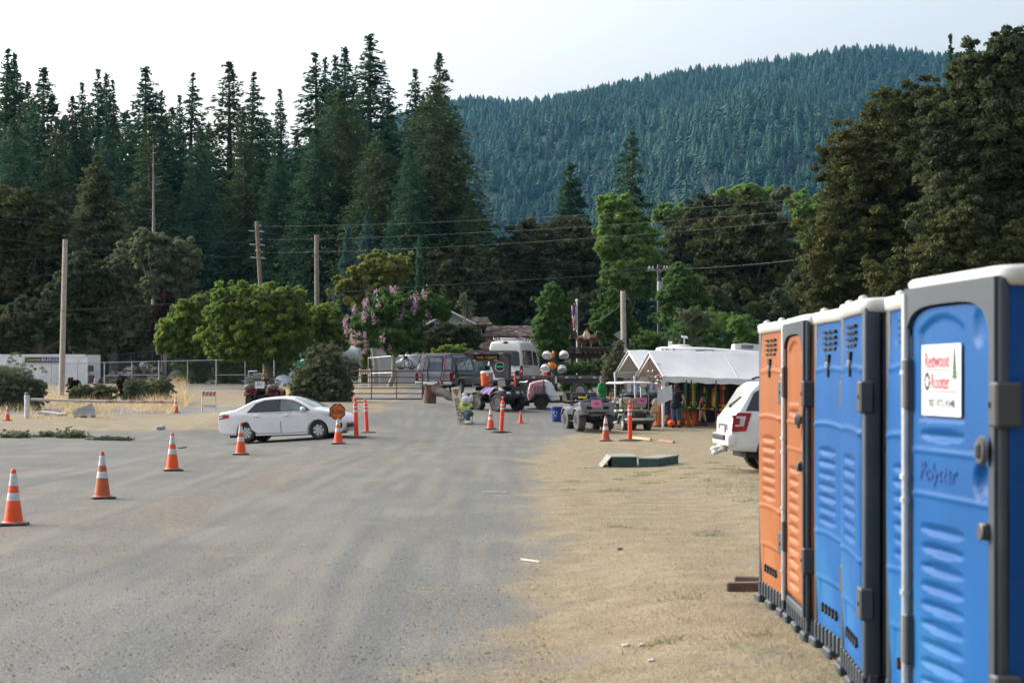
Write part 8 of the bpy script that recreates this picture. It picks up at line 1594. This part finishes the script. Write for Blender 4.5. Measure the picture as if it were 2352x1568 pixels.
# man in green
g = GY(1382, 67.6); J = std(1.78, elR=(-.03, -.29, 1.17), wrR=(.10, -.27, .92), elL=(-.04, .27, 1.17), wrL=(.06, .26, .92), head=(.03, 0, 1.66))
t = person('person', 'man in a green T-shirt, dark shorts and patterned bucket hat standing behind the grey quad', (g.x, g.y, g.z), R(-22), J, SKIN)
fuse('green_shirt', torso_caps(J, 1.08, True, .07), mat('green cotton', (.012, .19, .055, 1), .85, var=.1, scale=5, bump=.3, bscale=12), t, .012)
sh_ = [k for k in kids(t) if k.name.startswith('green_shirt')][0]
b = MB(); Mx = Matrix.Rotation(R(-60), 4, 'Z') ; b.lathe([(.085, 0), (.06, .004), (.001, .005)], 18, M=Matrix.Translation((.165, -.05, 1.27)) @ Matrix.Rotation(R(90), 4, 'Y')); b.build('chest_print', mat('dark print', (.015, .06, .03, 1), .8), sh_)
fuse('shorts', leg_caps(J, 1.04, .92), mat('grey shorts cloth', (.075, .065, .068, 1), .9, var=.15, scale=8), t, .012); shoes(t, J, SHOE)
b = MB(); hc = Vector(J['head']); b.lathe([(.165, .055), (.15, .06), (.112, .085), (.105, .14), (.085, .165), (.001, .168)], 22, M=Matrix.Translation(hc + Vector((0, 0, -.01))) @ Matrix.Rotation(R(6), 4, 'Y')); b.build('bucket_hat', mat('patterned hat cloth', (.11, .075, .085, 1), .9, var=.8, scale=28), t)
b = MB(); b.box(hc.x + .075, hc.x + .112, -.068, .068, hc.z + .0, hc.z + .04, 0, .012); b.build('sunglasses', BLK, t); b = MB(); b.blob(hc + Vector((.055, 0, -.075)), (.05, .058, .045), 2, .1); b.build('beard', mat('grey-brown beard', (.14, .10, .075, 1), .9, var=.4, scale=40), t)
# woman in the black top, back to the camera, reaching to the table
g = GY(1553, 66.9); J = std(1.66, neck=(.04, 0, 1.49), head=(.10, .02, 1.64), chest=(.03, 0, 1.29), shR=(.04, -.21, 1.43), elR=(.10, -.30, 1.14), wrR=(.30, -.26, .98), elL=(.12, .27, 1.16), wrL=(.30, .20, 1.0), anL=(-.02, .13, .09), anR=(-.02, -.13, .09))
t = person('person', 'woman in a black tank top and denim capris leaning to the stall table', (g.x, g.y, g.z), R(58), J, SKINP)
fuse('tank_top', torso_caps(J, 1.25, False, .05), mat('black cotton', (.012, .012, .016, 1), .9, var=.2, scale=6, bump=.3, bscale=10), t, .012); fuse('denim_capris', leg_caps(J, 1.16, 1.35), DEN, t, .012); shoes(t, J, BLK)
hc = Vector(J['head']); fuse('hair', [(hc + Vector((-.025, 0, .035)), (.108, .098, .108)), (hc + Vector((-.08, 0, -.02)), (.05, .07, .08))], HAIRD, t, .01)
# woman bending beside her
g = GY(1531, 67.7); J = std(1.62, pelvis=(-.08, 0, .95), chest=(.10, 0, 1.24), neck=(.22, 0, 1.40), head=(.30, 0, 1.53), shL=(.20, .19, 1.36), shR=(.20, -.19, 1.36), elL=(.30, .24, 1.08), elR=(.28, -.25, 1.06), wrL=(.46, .18, .92), wrR=(.42, -.2, .88), hpL=(-.08, .09, .90), hpR=(-.08, -.09, .90), knL=(.05, .12, .50), knR=(-.06, -.12, .49), anL=(-.08, .14, .09), anR=(-.28, -.12, .12))
t = person('person', 'woman in denim shorts bending over behind the wrapped tent leg', (g.x, g.y, g.z), R(38), J, SKINP)
fuse('dark_top', torso_caps(J, 1.12, True, .0), mat('navy cotton', (.02, .026, .055, 1), .9, var=.2, scale=6), t, .012); fuse('denim_shorts', leg_caps(J, 1.08, .85), DEN, t, .012); shoes(t, J, BLK); hc = Vector(J['head']); fuse('hair', [(hc + Vector((-.02, 0, .03)), (.108, .096, .11))], HAIRD, t, .01)
b = MB(); b.blob((.02, .0, 1.33), (.075, .13, .05), 2, .1); b.build('collar_print', CRD, t)
# someone behind the hanging cloth
g = GY(1614, 67.9); J = std(1.66, anL=(.10, .12, .09), anR=(-.10, -.12, .09), knL=(.08, .11, .5), knR=(-.02, -.11, .5)); t = person('person', 'person behind the patterned cloth, only bare legs and dark boots showing', (g.x, g.y, g.z), R(160), J, SKINP)
fuse('dark_jumper', torso_caps(J, 1.08, True, .04), mat('dark wool', (.03, .03, .034, 1), .9), t, .013); fuse('dark_shorts', leg_caps(J, 1.05, .5), mat('black cotton', (.012, .012, .016, 1), .9), t, .013); hc = Vector(J['head']); fuse('hair', [(hc + Vector((-.02, 0, .03)), (.11, .098, .11))], HAIRD, t, .01)
for s_ in 'LR': a = Vector(J['an' + s_]); b = MB(); b.blob(a + Vector((.05, 0, -.05)), (.15, .055, .055), 3, .05); b.cyl(a + Vector((0, 0, -.05)), a + Vector((0, 0, .12)), .06, .065, 10); b.build('boot', mat('dark boot', (.05, .04, .035, 1), .8), t)
# ---- the dummy by the SLOW board
g = G(1074, 973); s = mpp(g.y); t = thing('scarecrow_dummy', 'stuffed dummy with a plastic bag head and a lime vest', 'dummy', g); q = lambda x, y, d=0.: P(x, y, g.y) - g + Vector((0, d, 0))
LIME = mat('lime vest cloth', (.36, .52, .13, 1), .75, var=.15, scale=9); BAGW = mat('white bag plastic', (.62, .63, .65, 1), .35); JN = mat('teal denim', (.03, .065, .09, 1), .85, var=.25, scale=12)
fuse('vest', [(q(1066, 930), q(1073, 944), .17, .17), (q(1078, 932), q(1076, 944), .13, .15), (q(1064, 930), q(1072, 940, -.14), .095, .085), (q(1072, 940, -.14), q(1082, 938, -.18), .08, .065)], LIME, t, .014)
b = MB()
for (xa, ya, xb, yb) in ((1062, 939, 1080, 943), (1064, 933, 1072, 938)): b.tube([q(xa, ya, -.20), q((xa + xb) / 2, (ya + yb) / 2 + .5, -.245), q(xb, yb, -.20)], .022, 5)
b.build('vest_stripe', mat('grey vest stripe', (.24, .27, .28, 1), .4), t)
b = MB(); b.blob(q(1070.5, 918), (11 * s, .17, 9.5 * s), 4, .12, seed=5); hd_ = b.build('bag_head', BAGW, t); b = MB(); b.blob(q(1067, 907.5), (6.5 * s, .1, 4.5 * s), 3, .2, seed=7); b.build('bag_knot', BAGW, t); b = MB(); b.box(q(1079, 0).x, q(1086, 0).x, .1, .3, q(0, 922).z, q(0, 906).z, 0, .02); b.build('white_tub', WHP, t)
b = MB(); b.tube([q(1062, 916, -.16), q(1068, 914, -.19), q(1075, 918, -.17)], .015, 4); b.tube([q(1065, 921, -.17), q(1072, 923, -.18)], .012, 4); b.build('blue_print', mat('blue print', (.06, .32, .55, 1), .5), hd_)
b = MB(); b.tube([q(1063, 927, -.13), q(1068, 929, -.17), q(1075, 929, -.15)], .04, 6); b.build('rainbow_scarf', mat('scarf red and ochre', (.35, .12, .02, 1), .8, var=.8, scale=18), t)
fuse('jeans', [(q(1070, 946), q(1076, 951, -.25), .13, .11), (q(1076, 951, -.25), q(1074, 965, -.20), .10, .07), (q(1072, 946), q(1082, 950, -.05), .12, .10), (q(1068, 946), q(1072, 957, -.1), .11, .09), (q(1072, 957, -.1), q(1078, 966, -.18), .085, .07)], JN, t, .014)
for x, d in ((1079, -.26), (1074, -.12)): b = MB(); b.blob(q(x, 969, d), (.16, .075, .07), 3, .1, seed=int(x)); b.build('shoe', mat('worn white shoe', (.48, .44, .38, 1), .8, var=.25, scale=18), t)
b = MB(); b.blob(q(1084, 937, -.2), (.09, .06, .06), 2, .3, seed=3); b.build('glove', mat('dark glove', (.04, .03, .05, 1), .8, var=.6, scale=14), t); b = MB(); b.tube([q(1085, 940, .05), q(1085, 972, .0)], .012, 5); b.tube([q(1068, 948, .12), q(1066, 972, .15)], .02, 5); b.box(q(1064, 0).x, q(1084, 0).x, -.05, .25, q(0, 951).z, q(0, 948).z); b.build('stool', GREYL, t)
# ---------------------------------------------------------------- air: pale even haze between the camera and the hill
hm = bpy.data.materials.new('haze air'); hm.use_nodes = True
t = hm.node_tree; t.nodes.remove(t.nodes['Principled BSDF'])
v = t.nodes.new('ShaderNodeVolumePrincipled'); v.inputs['Color'].default_value = (.20, .58, 1, 1); v.inputs['Density'].default_value = .000044; v.inputs['Anisotropy'].default_value = 0
t.links.new(v.outputs[0], t.nodes['Material Output'].inputs['Volume'])
hb = MB(); hb.box(-2600, 2600, -60, 3600, -2.0, 760); tag(hb.build('haze', hm), kind='stuff')
